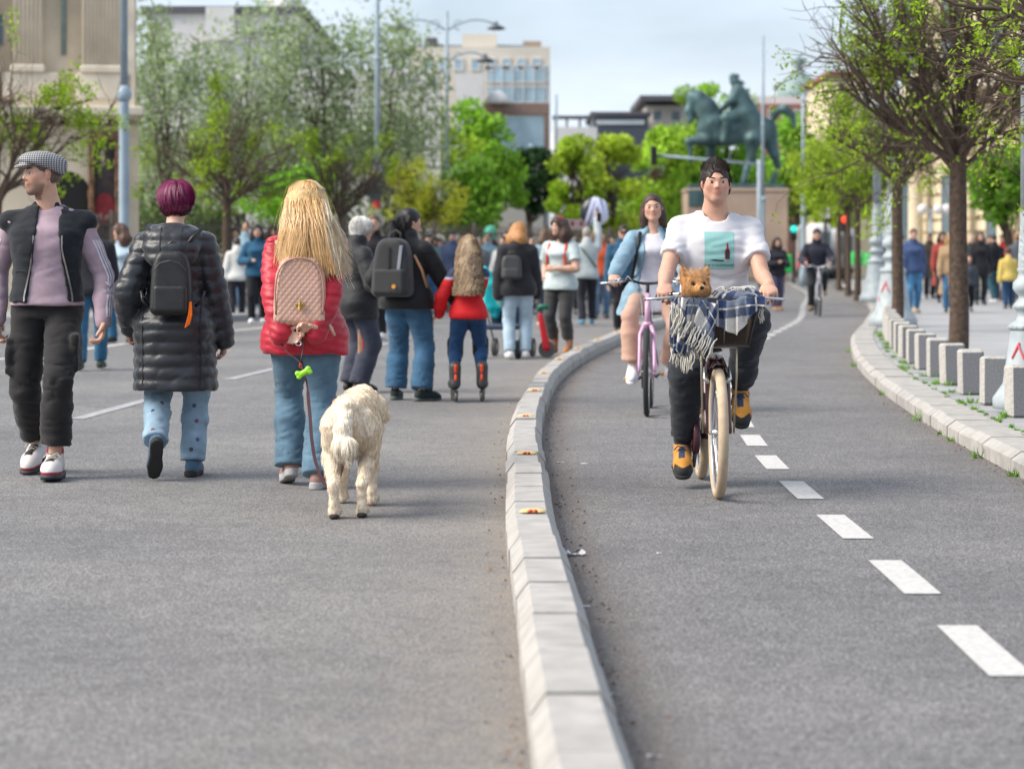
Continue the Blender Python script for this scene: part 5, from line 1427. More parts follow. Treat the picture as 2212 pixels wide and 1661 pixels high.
    ta = MB(); ta.tube([(.118, -.055, -.10), (.118, -.06, -.21)], .003, 5); ta.build('black_cord', M_BLACK, t)
# ---- blonde woman in a red quilted jacket, hands behind her back
def blonde_woman():
    p = Person('woman seen from behind with long blonde hair and red quilted jacket, hands clasped behind', (-1.055, 12.35), 0, 1.575, 'f', .0092, bulk=1.06, head=(-.08, .02, .03),
               hands={'L': dict(w=(-.10, -.262, .775), pole=(-.55, -1, 0), d=(.85, -.12, -.10), n=(.1, -.9, .35), curl=.55, thumb=(0, 0, 1)), 'R': dict(w=(.075, -.262, .785), pole=(.55, -1, 0), d=(-.55, -.35, .42), n=(-.35, -.8, -.4), curl=.55, thumb=(-.3, 0, 1))},
               feet={'L': dict(a=(-.085, .10, .115), yaw=.25, pitch=-.28), 'R': dict(a=(.075, -.14, .082), yaw=-.12, pitch=0)})
    p.body(SK_P, eyes=False, bvox=.0085)
    rm = cloth('red_puffer', (.42, .008, .028), rough=.45, bump=.15, bscale=90, spec=.4, var=.22)
    def hood(s, f):
        H = s.H; f.ell(s.T((0, -.07, .245)), np.array([.085, .04, .075]) * H, rot3('X', -.3), .03)
    ja = p.top(rm, 'quilted_jacket', thick=.018, hem=-.085, wr=.012, quilt=(.0065, .040, .22), extra=None, flare=.012, seed=15, arm=1.0, wf=(12, 12, 22))
    f = Field(p.neck - .17, p.neck + .16, .006); H = p.H
    f.ell(p.T((0, -.088, .245)), np.array([.085, .035, .08]) * H, rot3('X', -.32), .03); f.cone(p.T((-.05, -.06, .285)), p.T((.05, -.06, .285)), .03 * H, .03 * H, .03); f.disp(lambda x, y, z, w=Wob(5, 18, 18, 30): .005 * w(x, y, z))
    field_obj(f, 'hood', cloth('grey_green', (.17, .165, .14)), p.t)
    jm = cloth('mid_jeans', (.10, .18, .25), vscale=8, var=.3)
    pn = p.pants(jm, 'jeans', waist=.06, thick=.010, thigh=1.06, knee=1.0, hem=1.55, length=1.04, wr=.010, seed=16)
    b = bvh_of(pn)
    def sc(V):
        C = np.tile((.30, .17, .14), (len(V), 1)); C[(V[:, 2] < .045)] = (.5, .5, .48); return C
    p.shoes(mat('trainer_paint', vcol=True, rough=.6, var=.1), mat('trainer_sole', (.36, .36, .36), .7), col=sc, sole_h=.034, vox=.0065)
    # long hair: inner volume and many strands falling over the back and shoulders
    hc, hs, H = p.hc, p.hs, p.H
    def curtain(s, f):
        a = s.hl((0, -.20, .0)); f.chain([a, a + (0, -.06, -.16), a + (.015, -.075, -.26)], [.10, .095, .08], .05)
        f.chain([s.hl((.24, -.1, -.05)), a + (.10, -.05, -.20), a + (.12, -.06, -.30)], [.06, .06, .045], .05); f.chain([s.hl((-.24, -.1, -.05)), a + (-.09, -.04, -.17)], [.06, .05], .05)
    hm = hairm('honey_core', (.62, .40, .17)); hh = p.hair_cap(hm, thick=.07, nape=-.6, side=-.35, wobble=.03, extra=curtain, freq=45, wf=(55, 55, 6))
    rg = np.random.default_rng(4); n = 6400; m = 9
    th = rg.uniform(-PI * 1.02, .02 * PI, n); el = rg.uniform(.12, 1.0, n) ** .8 * 1.5
    # roots on the crown, then out over the skull, then down to uneven ends
    paths = np.zeros((n, m, 3)); top = p.hl((0, -.07, .13)); rx = np.array([.43, .50, .485]) * hs
    ang = th; T_ = np.linspace(0, 1, m)
    endz = 1.155 + rg.normal(0, .035, n) + .10 * np.clip(-np.cos(ang) * 0, 0, 1)
    spread = rg.uniform(.75, 1.12, n)
    for i in range(m):
        t = T_[i]
        ph = np.minimum(t * 2.6 + rg.uniform(.0, .03, n), 1.0) * (PI * .5)      # first part follows the skull
        sx, sy, sz = np.cos(ang) * np.sin(ph), np.sin(ang) * np.sin(ph), np.cos(ph)
        base = top + np.stack([sx * rx[0], sy * rx[1], sz * rx[2]], 1)
        q = np.clip((t - .36) / .64, 0, 1)
        z0 = top[2]; zz = z0 + (endz - z0) * q
        x = top[0] + np.cos(ang) * rx[0] * (1 + q * (.30 * spread + .0)) + q * .03 + q * q * .05 * (np.cos(ang) > 0)
        yb = -.165 - .035 * np.abs(np.sin(ang)) - .02 * spread; k_ = np.clip(q / .38, 0, 1); k_ = k_ * k_ * (3 - 2 * k_); y = (top[1] + np.sin(ang) * rx[1]) * (1 - k_) + yb * k_
        low = np.stack([x, y, zz], 1)
        paths[:, i] = np.where((t < .36), base, low)
    clump = rg.integers(0, 90, n); cx = rg.normal(0, .018, (90, 3)); cx[:, 2] *= 1.6; cy = rg.uniform(0, 6.28, 90); cf = rg.uniform(5, 9, 90)
    for i in range(m):
        q = T_[i]; paths[:, i] += cx[clump] * q + (np.stack([np.sin(cf[clump] * q + cy[clump]), .5 * np.cos(cf[clump] * q + cy[clump]), 0 * cy[clump]], 1)) * .022 * q + rg.normal(0, .004, (n, 3)) * q
    cols = np.array([(.74, .46, .20), (.56, .31, .11), (.84, .62, .34), (.33, .17, .06), (.88, .74, .50)])
    cc = cols[rg.choice(5, 90, p=[.34, .22, .22, .10, .12])][clump] * rg.uniform(.8, 1.2, (n, 1))
    # a paler outer lock on the right
    pale = (np.cos(ang) > .75); cc[pale] = np.array([.70, .60, .46]) * rg.uniform(.85, 1.15, (pale.sum(), 1))
    strands('hair_strands', None, paths, cc, M_HAIR, hh, .0015, sides=2, taper=.4)
    nf = 260; fp = paths[rg.choice(n, nf)].copy(); fp += np.linspace(0, 1, m)[None, :, None] * rg.normal(0, .03, (nf, 1, 3))
    strands('flyaway_hair', None, fp, np.array([.60, .42, .22])[None] * rg.uniform(.8, 1.2, (nf, 1)), M_HAIR, hh, .0009)
    pk = mat('pink_leather', (.52, .32, .245), .45, var=.08, vscale=12, spec=.45, bump=.1, bscale=200)
    t, b = backpack('blush pink quilted leather backpack with a brass bee, on the red jacket', p, (-.005, -.235, 1.00), (.292, .12, .375), pk, tilt=-.10, pocket=False, quilt=.0048, vox=.0042, taper=.86, wr=.0)
    pts = [(-.118, -.052, -.12), (-.118, -.060, .02), (-.105, -.062, .09), (-.07, -.062, .14), (0, -.063, .16), (.07, -.062, .14), (.105, -.062, .09), (.118, -.060, .02), (.118, -.052, -.12)]
    MB().tube(resample(np.array(pts), 30), .0045, 6).build('piping', mat('pink_piping', (.38, .22, .17), .5), t, smooth=True)
    for sg in (-1, 1): MB().tube([(sg * .05, .04, .17), (sg * .09, .05, .20), (sg * .13, .10, .26)], .014, 6).build('strap', pk, t, smooth=True)
    MB().tube([(-.07, .0, -.185), (-.085, -.01, -.21), (-.09, -.012, -.23)], [.012, .011, .008], 6).build('strap_end', pk, t, smooth=True); MB().tube([(.13, -.0, -.15), (.155, -.01, -.185), (.175, -.012, -.225)], [.008, .010, .007], 6).build('strap_end', pk, t, smooth=True)
    br = mat('brass', (.42, .28, .08), .3, metal=.9)
    f = Field((-.04, -.03, -.04), (.04, .02, .04), .0016)
    f.ell((0, 0, -.006), (.0085, .006, .017), k=.003).ell((0, 0, .012), (.008, .006, .007), k=.003).ball((0, 0, .021), .005, .002)
    for sg in (-1, 1):
        f.ell((sg * .016, 0, .012), (.013, .003, .006), rot3('Y', sg * .25), .003); f.ell((sg * .012, 0, .005), (.010, .003, .0045), rot3('Y', sg * -.3), .003); f.cone((sg * .002, 0, .024), (sg * .006, 0, .031), .0015, .001, .002)
    f.disp(lambda x, y, z: .0012 * np.sin(z * 900)); e = field_obj(f, 'bee_emblem', br, t, it=0); e.location = (.004, -.074, -.085); e.rotation_euler = (-.03, 0, 0)
    MB().lathe([(.001, 0), (.005, .003), (.001, .008)], 8).build('stud', br, t).location = (.004, -.072, -.05)
    ch = MB()
    for q in range(6): ch.tube([(.03 + q * .011 + .006 * math.cos(a), -.045 + .003 * math.sin(a * 2), .172 - q * .004 + .006 * math.sin(a)) for a in np.linspace(0, 6.28, 8)[:-1]], .0018, 5, closed=True)
    ch.build('zip_chain', br, t)
cap_man(); coat_woman(); blonde_woman()
PI = math.pi
# ================================================================== bicycles and riders
M_SPOKE = mat('spoke_steel', (.5, .5, .52), .35, metal=.8)
def wheel(parent, y, R, r_t, tyre_m, rim_m, nsp=28, x=0.0, steer=0.0, name='wheel'):
    w = bpy.data.objects.new(name, None); COL.objects.link(w); w.parent = parent; w.location = (x, y, R); w.rotation_euler = (0, 0, steer)
    n = 64
    MB().tube([(0, (R - r_t) * math.cos(a), (R - r_t) * math.sin(a)) for a in np.linspace(0, 2 * PI, n + 1)[:-1]], r_t, 12, closed=True).build('tyre', tyre_m, w, smooth=True)
    rm = MB()
    for sx in (-.011, .011): rm.tube([(sx, (R - 2 * r_t - .002) * math.cos(a), (R - 2 * r_t - .002) * math.sin(a)) for a in np.linspace(0, 2 * PI, n + 1)[:-1]], .007, 6, closed=True)
    rm.build('rim', rim_m, w, smooth=True)
    MB().tube([(-.045, 0, 0), (-.03, 0, 0), (-.028, 0, 0), (.028, 0, 0), (.03, 0, 0), (.045, 0, 0)], [.008, .008, .022, .022, .008, .008], 12).build('hub', M_CHROME, w, smooth=True)
    for k in range(nsp):
        a = 2 * PI * k / nsp; b = a + (.35 if k % 4 < 2 else -.35); sx = .026 if k % 2 else -.026
        MB().tube([(sx, .02 * math.cos(b), .02 * math.sin(b)), (0, (R - 2 * r_t) * math.cos(a), (R - 2 * r_t) * math.sin(a))], .0011, 4, caps=False).build('spoke', M_SPOKE, w)
    return w
def bicycle(label, loc, rot, frame_m, tyre_m, rim_m, R=.32, r_t=.024, bar_z=.98, bar_y=.36, half=.30, crank_a=0.0, guard=None, fender=None, lever_m=None, grip_m=None, steer=0.0, step=True, wb=(.62, -.45), saddle_z=.88, bb=.265, nsp=28, rise=.0, bar_m=None, pedal_m=None):
    t = thing('bicycle', label, 'bicycle', (loc[0], loc[1], 0), rot)
    yf, yr = wb
    wheel(t, yf, R, r_t, tyre_m, rim_m, nsp, steer=steer, name='wheel'); wheel(t, yr, R, r_t, tyre_m, rim_m, nsp, name='wheel')
    ht0, ht1 = (0, yf - .17, .68), (0, yf - .245, .90)
    f = MB(); st0, st1 = (0, -.02, bb), (0, -.17, saddle_z - .12)
    f.tube([ht0, ht1], .021, 12); f.tube([st0, st1], .018, 12)
    if step: f.tube([(0, yf - .185, .72), (0, yf - .30, .52), (0, .10, bb + .05), (0, 0, bb)], .022, 12); f.tube([(0, yf - .21, .80), (0, yf - .33, .60), (0, .06, bb + .16), (0, -.04, bb + .14)], .016, 10)
    else: f.tube([ht0, (0, 0, bb)], .02, 12); f.tube([(0, yf - .235, .87), (0, -.15, saddle_z - .18)], .018, 12)
    for sx in (-1, 1):
        f.tube([(sx * .03, -.02, bb), (sx * .06, yr, R)], .010, 8); f.tube([(sx * .02, -.14, saddle_z - .2), (sx * .06, yr, R)], .008, 8)
    f.tube([(-.035, 0, bb), (.035, 0, bb)], .024, 12); f.build('frame', frame_m, t, smooth=True)
    fk = MB()
    for sx in (-1, 1): fk.tube([(sx * .025, yf - .16, .67), (sx * .052, yf - .12, .60), (sx * .056, yf - .03, R + .05), (sx * .056, yf, R)], [.016, .015, .012, .010], 10)
    fk.tube([(-.03, yf - .16, .675), (.03, yf - .16, .675)], .018, 10); fk.build('fork', frame_m, t, smooth=True)
    MB().tube([ht1, (0, yf - .27, bar_z - .02)], .014, 10).build('stem', bar_m or M_CHROME, t, smooth=True)
    hb = MB(); pts = [(-half, bar_y - .07, bar_z - .005), (-half * .75, bar_y, bar_z + .01), (-half * .45, bar_y + .03, bar_z + .01 + rise), (-.06, yf - .27, bar_z - .01), (.06, yf - .27, bar_z - .01), (half * .45, bar_y + .03, bar_z + .01 + rise), (half * .75, bar_y, bar_z + .01), (half, bar_y - .07, bar_z - .005)]
    hb.tube(resample(np.array(pts), 26), .011, 10); h = hb.build('handlebar', bar_m or M_CHROME, t, smooth=True)
    for sx in (-1, 1):
        MB().tube([(sx * (half + .005), bar_y - .075, bar_z - .006), (sx * half * .72, bar_y + .002, bar_z + .01)], .0165, 10).build('grip', grip_m or M_BLACK, h, smooth=True)
        MB().tube([(sx * half * .60, bar_y + .035, bar_z + .005), (sx * half * .8, bar_y + .065, bar_z - .004), (sx * (half + .06), bar_y + .045, bar_z - .012), (sx * (half + .075), bar_y + .03, bar_z - .014)], [.009, .0075, .007, .008], 8).build('brake_lever', lever_m or M_CHROME, h, smooth=True)
        MB().box((sx * half * .62, bar_y + .03, bar_z + .004), (.03, .035, .03), bev=.008).build('lever_clamp', M_BLACK, h)
        MB().tube(resample(np.array([(sx * half * .6, bar_y + .05, bar_z), (sx * .14, bar_y + .17, bar_z + .04), (sx * .05, yf - .14, bar_z - .12), (sx * .035, yf - .12, .72)]), 14), .0028, 5, caps=False).build('brake_cable', mat('cable_pale', (.5, .52, .55), .5), h, smooth=True)
    g = Field((-.1, -.34, saddle_z - .08), (.1, .02, saddle_z + .03), .008); g.ell((0, -.25, saddle_z - .02), (.085, .09, .035), k=.02).cone((0, -.22, saddle_z - .02), (0, -.05, saddle_z - .02), .045, .02, .03)
    field_obj(g, 'saddle', M_BLACK, t); MB().tube([st1, (0, -.2, saddle_z - .05)], .0135, 10).build('seat_post', M_CHROME, t, smooth=True)
    for sx, ph in ((1, 0), (-1, PI)):
        cy, cz = .165 * math.sin(crank_a + ph), -.165 * math.cos(crank_a + ph)
        c = MB().tube([(sx * .055, 0, bb), (sx * .075, cy, bb + cz)], [.013, .010], 8).build('crank', mat('crank_grey', (.12, .12, .13), .4, metal=.5), t, smooth=True)
        MB().box((sx * .135, cy, bb + cz), (.10, .085, .026), bev=.006).build('pedal', pedal_m or M_BLACK, c)
    ch = MB().tube([(.05, .09 * math.sin(a), bb + .09 * math.cos(a)) for a in np.linspace(0, 2 * PI, 25)[:-1]], .005, 5, closed=True); ch.build('chainring', mat('crank_grey', (.12, .12, .13)), t)
    if guard:
        f = Field((.03, yr - .05, bb - .13), (.1, .14, bb + .13), .008); f.cone((.064, 0, bb), (.064, yr + .02, R), .10, .05, .0); f.put(lambda X, Y, Z: np.abs(X - .064) - .016, (-1, -1, -1), (1, 1, 1), 0.0, 'n')
        f.F = np.maximum(f.F, (np.abs(f.ax[0][:, None, None] - .064) - .016).astype(np.float32)); field_obj(f, 'chain_guard', guard, t)
    if fender:
        for yy, a0, a1 in ((yf, .35, 2.2), (yr, .4, 3.0)):
            m_ = MB(); vs = []; A = np.linspace(a0, a1, 18) if yy < 0 else np.linspace(.25, 1.72, 18)
            for a in A:
                for sx, dr in ((-.032, -.012), (-.018, .006), (.018, .006), (.032, -.012)): vs.append((sx, yy - (R + .012 + dr) * math.cos(a) if yy > 0 else yy - (R + .012 + dr) * math.cos(a), R + (R + .012 + dr) * math.sin(a)))
            m_.add(vs, [(i * 4 + k, i * 4 + k + 1, (i + 1) * 4 + k + 1, (i + 1) * 4 + k) for i in range(len(A) - 1) for k in range(3)]); m_.build('mudguard', fender, t, smooth=True)
    return t
# ---- the man on the brown bicycle
BX, BY = 1.0, 12.34
cream_t = mat('cream_tyre', (.50, .39, .27), .75, var=.12, vscale=20, bump=.3, bscale=160); brown_f = mat('brown_paint', (.075, .022, .022), .28, spec=.5, coat=.4)
bike = bicycle('brown city bicycle with cream tyres and a front basket, ridden towards the camera', (BX, BY), PI, brown_f, cream_t, mat('alu_rim', (.6, .6, .62), .35, metal=.7), R=.318, r_t=.025, bar_z=.975, bar_y=.36, half=.27, crank_a=.12, guard=mat('guard_plum', (.09, .03, .04), .35), fender=brown_f, steer=0.0)
# basket carrier and lamp
ca = MB()
for sx in (-1, 1):
    ca.tube([(sx * .075, .62, .318), (sx * .085, .66, .60), (sx * .085, .66, .735)], .0055, 6); ca.tube([(sx * .085, .66, .735), (sx * .085, .42, .735)], .0055, 6)
ca.tube([(-.085, .66, .735), (.085, .66, .735)], .0055, 6); ca.build('carrier', mat('carrier_brass', (.45, .38, .26), .35, metal=.6), bike, smooth=True)
l_ = MB().lathe([(.02, -.05), (.032, -.03), (.034, .0), (.03, .012)], 14).build('headlamp', M_CHROME, bike, smooth=True); l_.location = (0, .50, .70); l_.rotation_euler = (-PI / 2, 0, 0)
pm_ = MB().box((.07, .60, .47), (.018, .03, .09), bev=.006).build('brake_arm', M_BLACK, bike)
for sx in (-1, 1): MB().tube([(sx * .055, .53, .63), (sx * .06, .56, .58), (sx * .045, .575, .56)], .012, 8).build('brake_calliper', M_CHROME, bike, smooth=True)
def basket():
    bt, bb_, tb, tt_ = .143, .19, .43, .70            # half widths at bottom / top, y range at the top
    z0, z1 = .742, .965
    wires = []
    ring = lambda f: [(sx * (bt + (bb_ - bt) * f), y) for (sx, y) in ((-1, tb + .04 * (1 - f)), (1, tb + .04 * (1 - f)), (1, tt_ - .03 * (1 - f)), (-1, tt_ - .03 * (1 - f)))]
    def pt(e, s_, f):
        a, b = ring(f)[e], ring(f)[(e + 1) % 4]; return (a[0] + (b[0] - a[0]) * s_, a[1] + (b[1] - a[1]) * s_, z0 + (z1 - z0) * f)
    mb = MB()
    for e in range(4):
        n = 30
        for i in range(n): mb.tube([pt(e, i / n, 0), pt(e, i / n, 1)], .0016, 3, caps=False)
        for k in range(24): mb.tube([pt(e, 0, k / 23), pt(e, 1, k / 23)], .0016, 3, caps=False)
    b = mb.build('basket', mat('basket_mesh_brown', (.10, .075, .06), .5), bike); 
    rm = MB()
    for f in (0, 1): rm.tube([pt(e, 0, f) for e in range(4)], .006, 8, closed=True)
    for e in range(4): rm.tube([pt(e, 0, 0), pt(e, 0, 1)], .005, 6)
    rm.build('basket_rim', mat('rim_brown', (.06, .045, .04), .5), b, smooth=True)
    MB().box((0, (tb + tt_) / 2, z0 + .004), (2 * bt, tt_ - tb - .06, .006)).build('basket_floor', mat('basket_liner', (.03, .022, .02), .8), b)
    MB().add([pt(0, 0, 0), pt(0, 1, 0), pt(0, 1, 1), pt(0, 0, 1)], [(0, 1, 2, 3)]).build('basket_back', mat('basket_liner', (.03, .022, .02), .8), b).location = (0, -.004, 0)
basket()
# ---- blue and white checked blanket over the basket
def blanket():
    t = thing('blanket', 'navy and white checked blanket with cream fringe draped over the bicycle basket', 'blanket', (BX, BY, 0), PI)
    navy, white, grey = np.array((.008, .026, .085)), np.array((.64, .61, .56)), np.array((.13, .155, .21))
    def check(s_, q):
        a = (np.floor(s_ / .092) % 2).astype(int); b = (np.floor(q / .092) % 2).astype(int); c = np.where((a + b == 2)[:, None], white, np.where((a + b == 1)[:, None], grey, navy))
        thin = (np.abs((s_ % .184) - .046) < .004) | (np.abs((q % .184) - .046) < .004); c = np.where((thin & (a + b < 2))[:, None], white * .85, c); return c
    M_BL = mat('blanket_weave', vcol=True, rough=.9, var=.18, vscale=120, bump=.4, bscale=400, sheen=.3)
    def sheet(name, P, S_, Q_, thick=.004):
        n, m, _ = P.shape; V = P.reshape(-1, 3); i = np.arange(n - 1)[:, None] * m + np.arange(m - 1)[None]
        Q = np.stack([i, i + 1, i + m + 1, i + m], -1).reshape(-1, 4); o = obj(name, np_mesh(name, V, Q, col=check(S_.ravel(), Q_.ravel())), M_BL, t)
        md = o.modifiers.new('thickness', 'SOLIDIFY'); md.thickness = thick; return o
    # front flap: runs along the front rim from the rider's right (+x) to the left, hanging by a varying length
    ns, nq = 130, 76
    s_ = np.linspace(0, 1, ns)[:, None]; q = np.linspace(0, 1, nq)[None]
    hang = np.interp(s_, [0, .12, .3, .45, .56, .68, .8, .9, 1], [.26, .28, .22, .12, .14, .175, .11, .06, .035])
    xx = .225 - .45 * s_ + 0 * q; zr = .962 + .010 * np.sin(s_ * 9); inn = .16
    L = hang + inn; d = q * L                           # distance along the cloth from its inner edge
    over = d - inn
    w = Wob(3, 1, 1, 1)
    fold = .016 * np.sin(s_ * 38 + 2 * np.sin(s_ * 9)) * np.clip(over / .08, 0, 1)
    P = np.zeros((ns, nq, 3)); P[..., 0] = xx + fold * .5
    P[..., 1] = np.where(over < 0, .715 + over * .9, .718 + .012 * np.clip(over / .03, 0, 1) - .05 * np.clip(over, 0, 1) + fold)
    P[..., 2] = np.where(over < 0, zr + .008 - .02 * np.clip(-over / inn, 0, 1) + .008 * np.sin(s_ * 30 + d * 30), zr + .008 - over)
    sheet('front_flap', P, xx + .4 + 0 * q, d + .03 * 1)
    # side drape: falls long on the rider's right, twisted, with fringe
    ns, nq = 80, 100
    s_ = np.linspace(0, 1, ns)[:, None]; q = np.linspace(0, 1, nq)[None]; L = .28 - .10 * np.abs(s_ - .45); d = q * L
    P = np.zeros((ns, nq, 3)); tw = .5 * d / .3
    fold = .014 * np.sin(s_ * 17 + d * 12)
    P[..., 0] = .235 - .135 * s_ - .06 * d + fold * .4 + .02 * q; P[..., 1] = .70 - .02 * s_ + .045 * np.sin(s_ * 3.0 + tw) + fold; P[..., 2] = .985 - d * 1.0 - .02 * s_
    sheet('side_drape', P, s_ * .26 + d * .5, d - s_ * .12)
    ns, nq = 80, 90; s_ = np.linspace(0, 1, ns)[:, None]; q = np.linspace(0, 1, nq)[None]
    P = np.zeros((ns, nq, 3)); P[..., 0] = .10 - .09 * s_ + .05 * q - .02 * q * s_; P[..., 1] = .745 + .012 * np.sin(s_ * 9 + q * 3); P[..., 2] = .965 - q * (.19 + .05 * s_) - .02 * s_
    sheet('folded_corner', P, s_ * .14 + q * .1 + .062, q * .22 - s_ * .1 + .062)
    # bundle on top at the rider's left
    f = Field((-.22, .44, .93), (.1, .72, 1.06), .006); f.ell((-.10, .60, .975), (.105, .10, .045), k=.03).ell((-.15, .56, .985), (.06, .07, .05), k=.03); f.disp(lambda x, y, z, w=Wob(4, 40, 40, 40): .009 * w(x, y, z))
    field_obj(f, 'bundle', M_BL, t, col=lambda V: check(V[:, 0] + .4 + V[:, 2] * .6, V[:, 1] * 1.0 + V[:, 2] * .5))
    rg = np.random.default_rng(5); tas = MB()
    def tassel(p, ln, sway=(0, 0)):
        pts = [np.array(p) + np.array([sway[0] * a + rg.normal(0, .003), .006 + sway[1] * a + rg.normal(0, .003), -ln * a]) for a in np.linspace(0, 1, 5)]; tas.tube(pts, [.0028, .003, .0028, .0026, .0042], 4)
    for k in range(20): s_ = k / 19; tassel((.235 - .135 * s_, .705 + .02 * math.sin(k), .97 - (.28 - .10 * abs(s_ - .45)) - .0), .055 + .02 * rg.uniform(), (.01 * rg.normal(), 0))
    for k in range(24): tassel((.205 - .008 * k, .757, .90 - .006 * k + .012 * rg.normal()), .07 + .02 * rg.uniform(), (.035, .004))
    for k in range(10): tassel((.235 - .006 * k, .748, .955 - .004 * k), .10 + .03 * rg.uniform(), (.008 * rg.normal(), .004))
    for k in range(5): tassel((.125 + .010 * k, .74, .71 - .006 * k), .07 + .02 * rg.uniform(), (.012, 0))
    for k in range(22):
        x0, y0 = -.02 - .17 * rg.uniform(), .53 + .14 * rg.uniform(); a = rg.uniform(0, 6.28); r_ = .045
        tas.tube([(x0 + r_ * u * math.cos(a + u), y0 + r_ * u * math.sin(a + u), 1.018 + .012 * math.sin(u * 3) - .012 * u) for u in np.linspace(0, 1, 5)], .003, 4)
    for k in range(4): tassel((-.205 + .005 * k, .69, .93), .05 + .03 * rg.uniform(), (-.01, 0))
    o = tas.build('fringe', cloth('cream_yarn', (.62, .58, .50)), t, smooth=True); o['kind'] = 'stuff'
blanket()
# ---- small terrier riding in the basket
def terrier():
    t = thing('small_dog', 'small tan terrier with pricked ears sitting in the bicycle basket', 'dog', (BX - .115, BY - .665, 0.025), PI + .25)
    f = Field((-.13, -.24, .76), (.13, .13, 1.12), .005)
    hz = 1.012
    f.ell((0, .0, hz), (.062, .058, .056), k=.02); f.ell((0, .055, hz - .022), (.030, .038, .025), k=.025); f.ball((0, .088, hz - .016), .011, .008)
    f.ell((-.035, .02, hz - .025), (.035, .035, .035), k=.02).ell((.035, .02, hz - .025), (.035, .035, .035), k=.02)
    for sg in (-1, 1):
        f.cone((sg * .045, -.012, hz + .03), (sg * .068, -.016, hz + .088), .027, .005, .012); f.ell((sg * .055, .008, hz + .055), (.012, .008, .024), rot3('Y', sg * .35), .006, 's')
        f.ball((sg * .026, .052, hz + .006), .012, .008, 's')
    f.chain([(0, -.02, hz - .04), (0, -.05, .92), (-.02, -.08, .83)], [.045, .062, .085], .03); f.chain([(0, -.06, .90), (-.09, -.05, .87)], [.06, .06], .03)
    f.cone((.03, 0, .90), (.035, .03, .79), .025, .018, .02); f.cone((-.03, 0, .90), (-.035, .03, .79), .025, .018, .02)
    tan = np.array((.52, .26, .095))
    def col(V): 
        C = np.tile(tan, (len(V), 1)); C[V[:, 2] < .95] = (.52, .40, .28); return C
    fur = mat('terrier_fur', vcol=True, rough=.9, var=.25, vscale=60)
    b = field_obj(f, 'body', fur, t, col=col)
    for sg in (-1, 1):
        e = Field((sg * .027 - .014, .03, hz - .01), (sg * .027 + .014, .07, hz + .02), .002); e.ball((sg * .027, .049, hz + .007), .0085, 0); field_obj(e, 'eye', mat('dog_eye', (.006, .004, .003), .08), t)
    e = Field((-.02, .07, hz - .04), (.02, .12, hz + .01), .002); e.ell((0, .098, hz - .014), (.012, .008, .009), k=0); field_obj(e, 'nose', mat('dog_nose', (.008, .007, .007), .3), t)
    c0 = np.array((0, .0, hz))
    def comb(P, N):
        d = P - c0; return np.stack([d[:, 0] * 1.2, d[:, 1] * .3 + .02, -.10 + d[:, 2] * 0.6], 1)
    def cf(P, rg):
        u = rg.uniform(.45, 1.35, (len(P), 1)); c = np.where((P[:, 2] < .955)[:, None], np.array((.55, .43, .30)), tan)
        c = np.where(((P[:, 2] > hz + .02) & (np.abs(P[:, 0]) < .04))[:, None], np.array((.55, .26, .09)), c); return c * u
    ok = lambda V, N: ~((V[:, 1] > .078) & (np.abs(V[:, 2] - hz + .014) < .014)) & ~((np.abs(np.abs(V[:, 0]) - .027) < .012) & (V[:, 1] > .03) & (np.abs(V[:, 2] - hz - .007) < .012))
    fuzz('fur', b, 9000, lambda P: np.where(np.abs(P[:, 2] - hz) < .04, .016, .010) * np.where(P[:, 1] > .07, .55, 1), comb, .92, .0009, colfn=cf, sel=ok, jit=.22, gravity=.25)
    fuzz('topknot', b, 260, .05, lambda P, N: np.stack([P[:, 0] * 2 - .03, 0 * P[:, 0] - .02, .1 + 0 * P[:, 0]], 1), .6, .0010, col=(.60, .32, .13), sel=lambda V, N: (V[:, 2] > hz + .03) & (np.abs(V[:, 0]) < .035) & (V[:, 1] > -.03), jit=.4, gravity=.3)
    cl = MB()
    for a in np.linspace(0, 2 * PI, 15)[:-1]: cl.lathe([(.001, -.006), (.0065, 0), (.001, .006)], 6, c=(.055 * math.cos(a), -.03 + .052 * math.sin(a), .955 + .004 * math.cos(a)))
    cl.build('bead_collar', mat('red_beads', (.5, .01, .03), .25), t, smooth=True)
    hs_ = MB().tube([(-.10, -.02, .955), (-.115, .0, .98), (-.10, .015, .985), (-.085, .0, .965)], .004, 6).build('harness_clip', M_CHROME, t, smooth=True)
terrier()
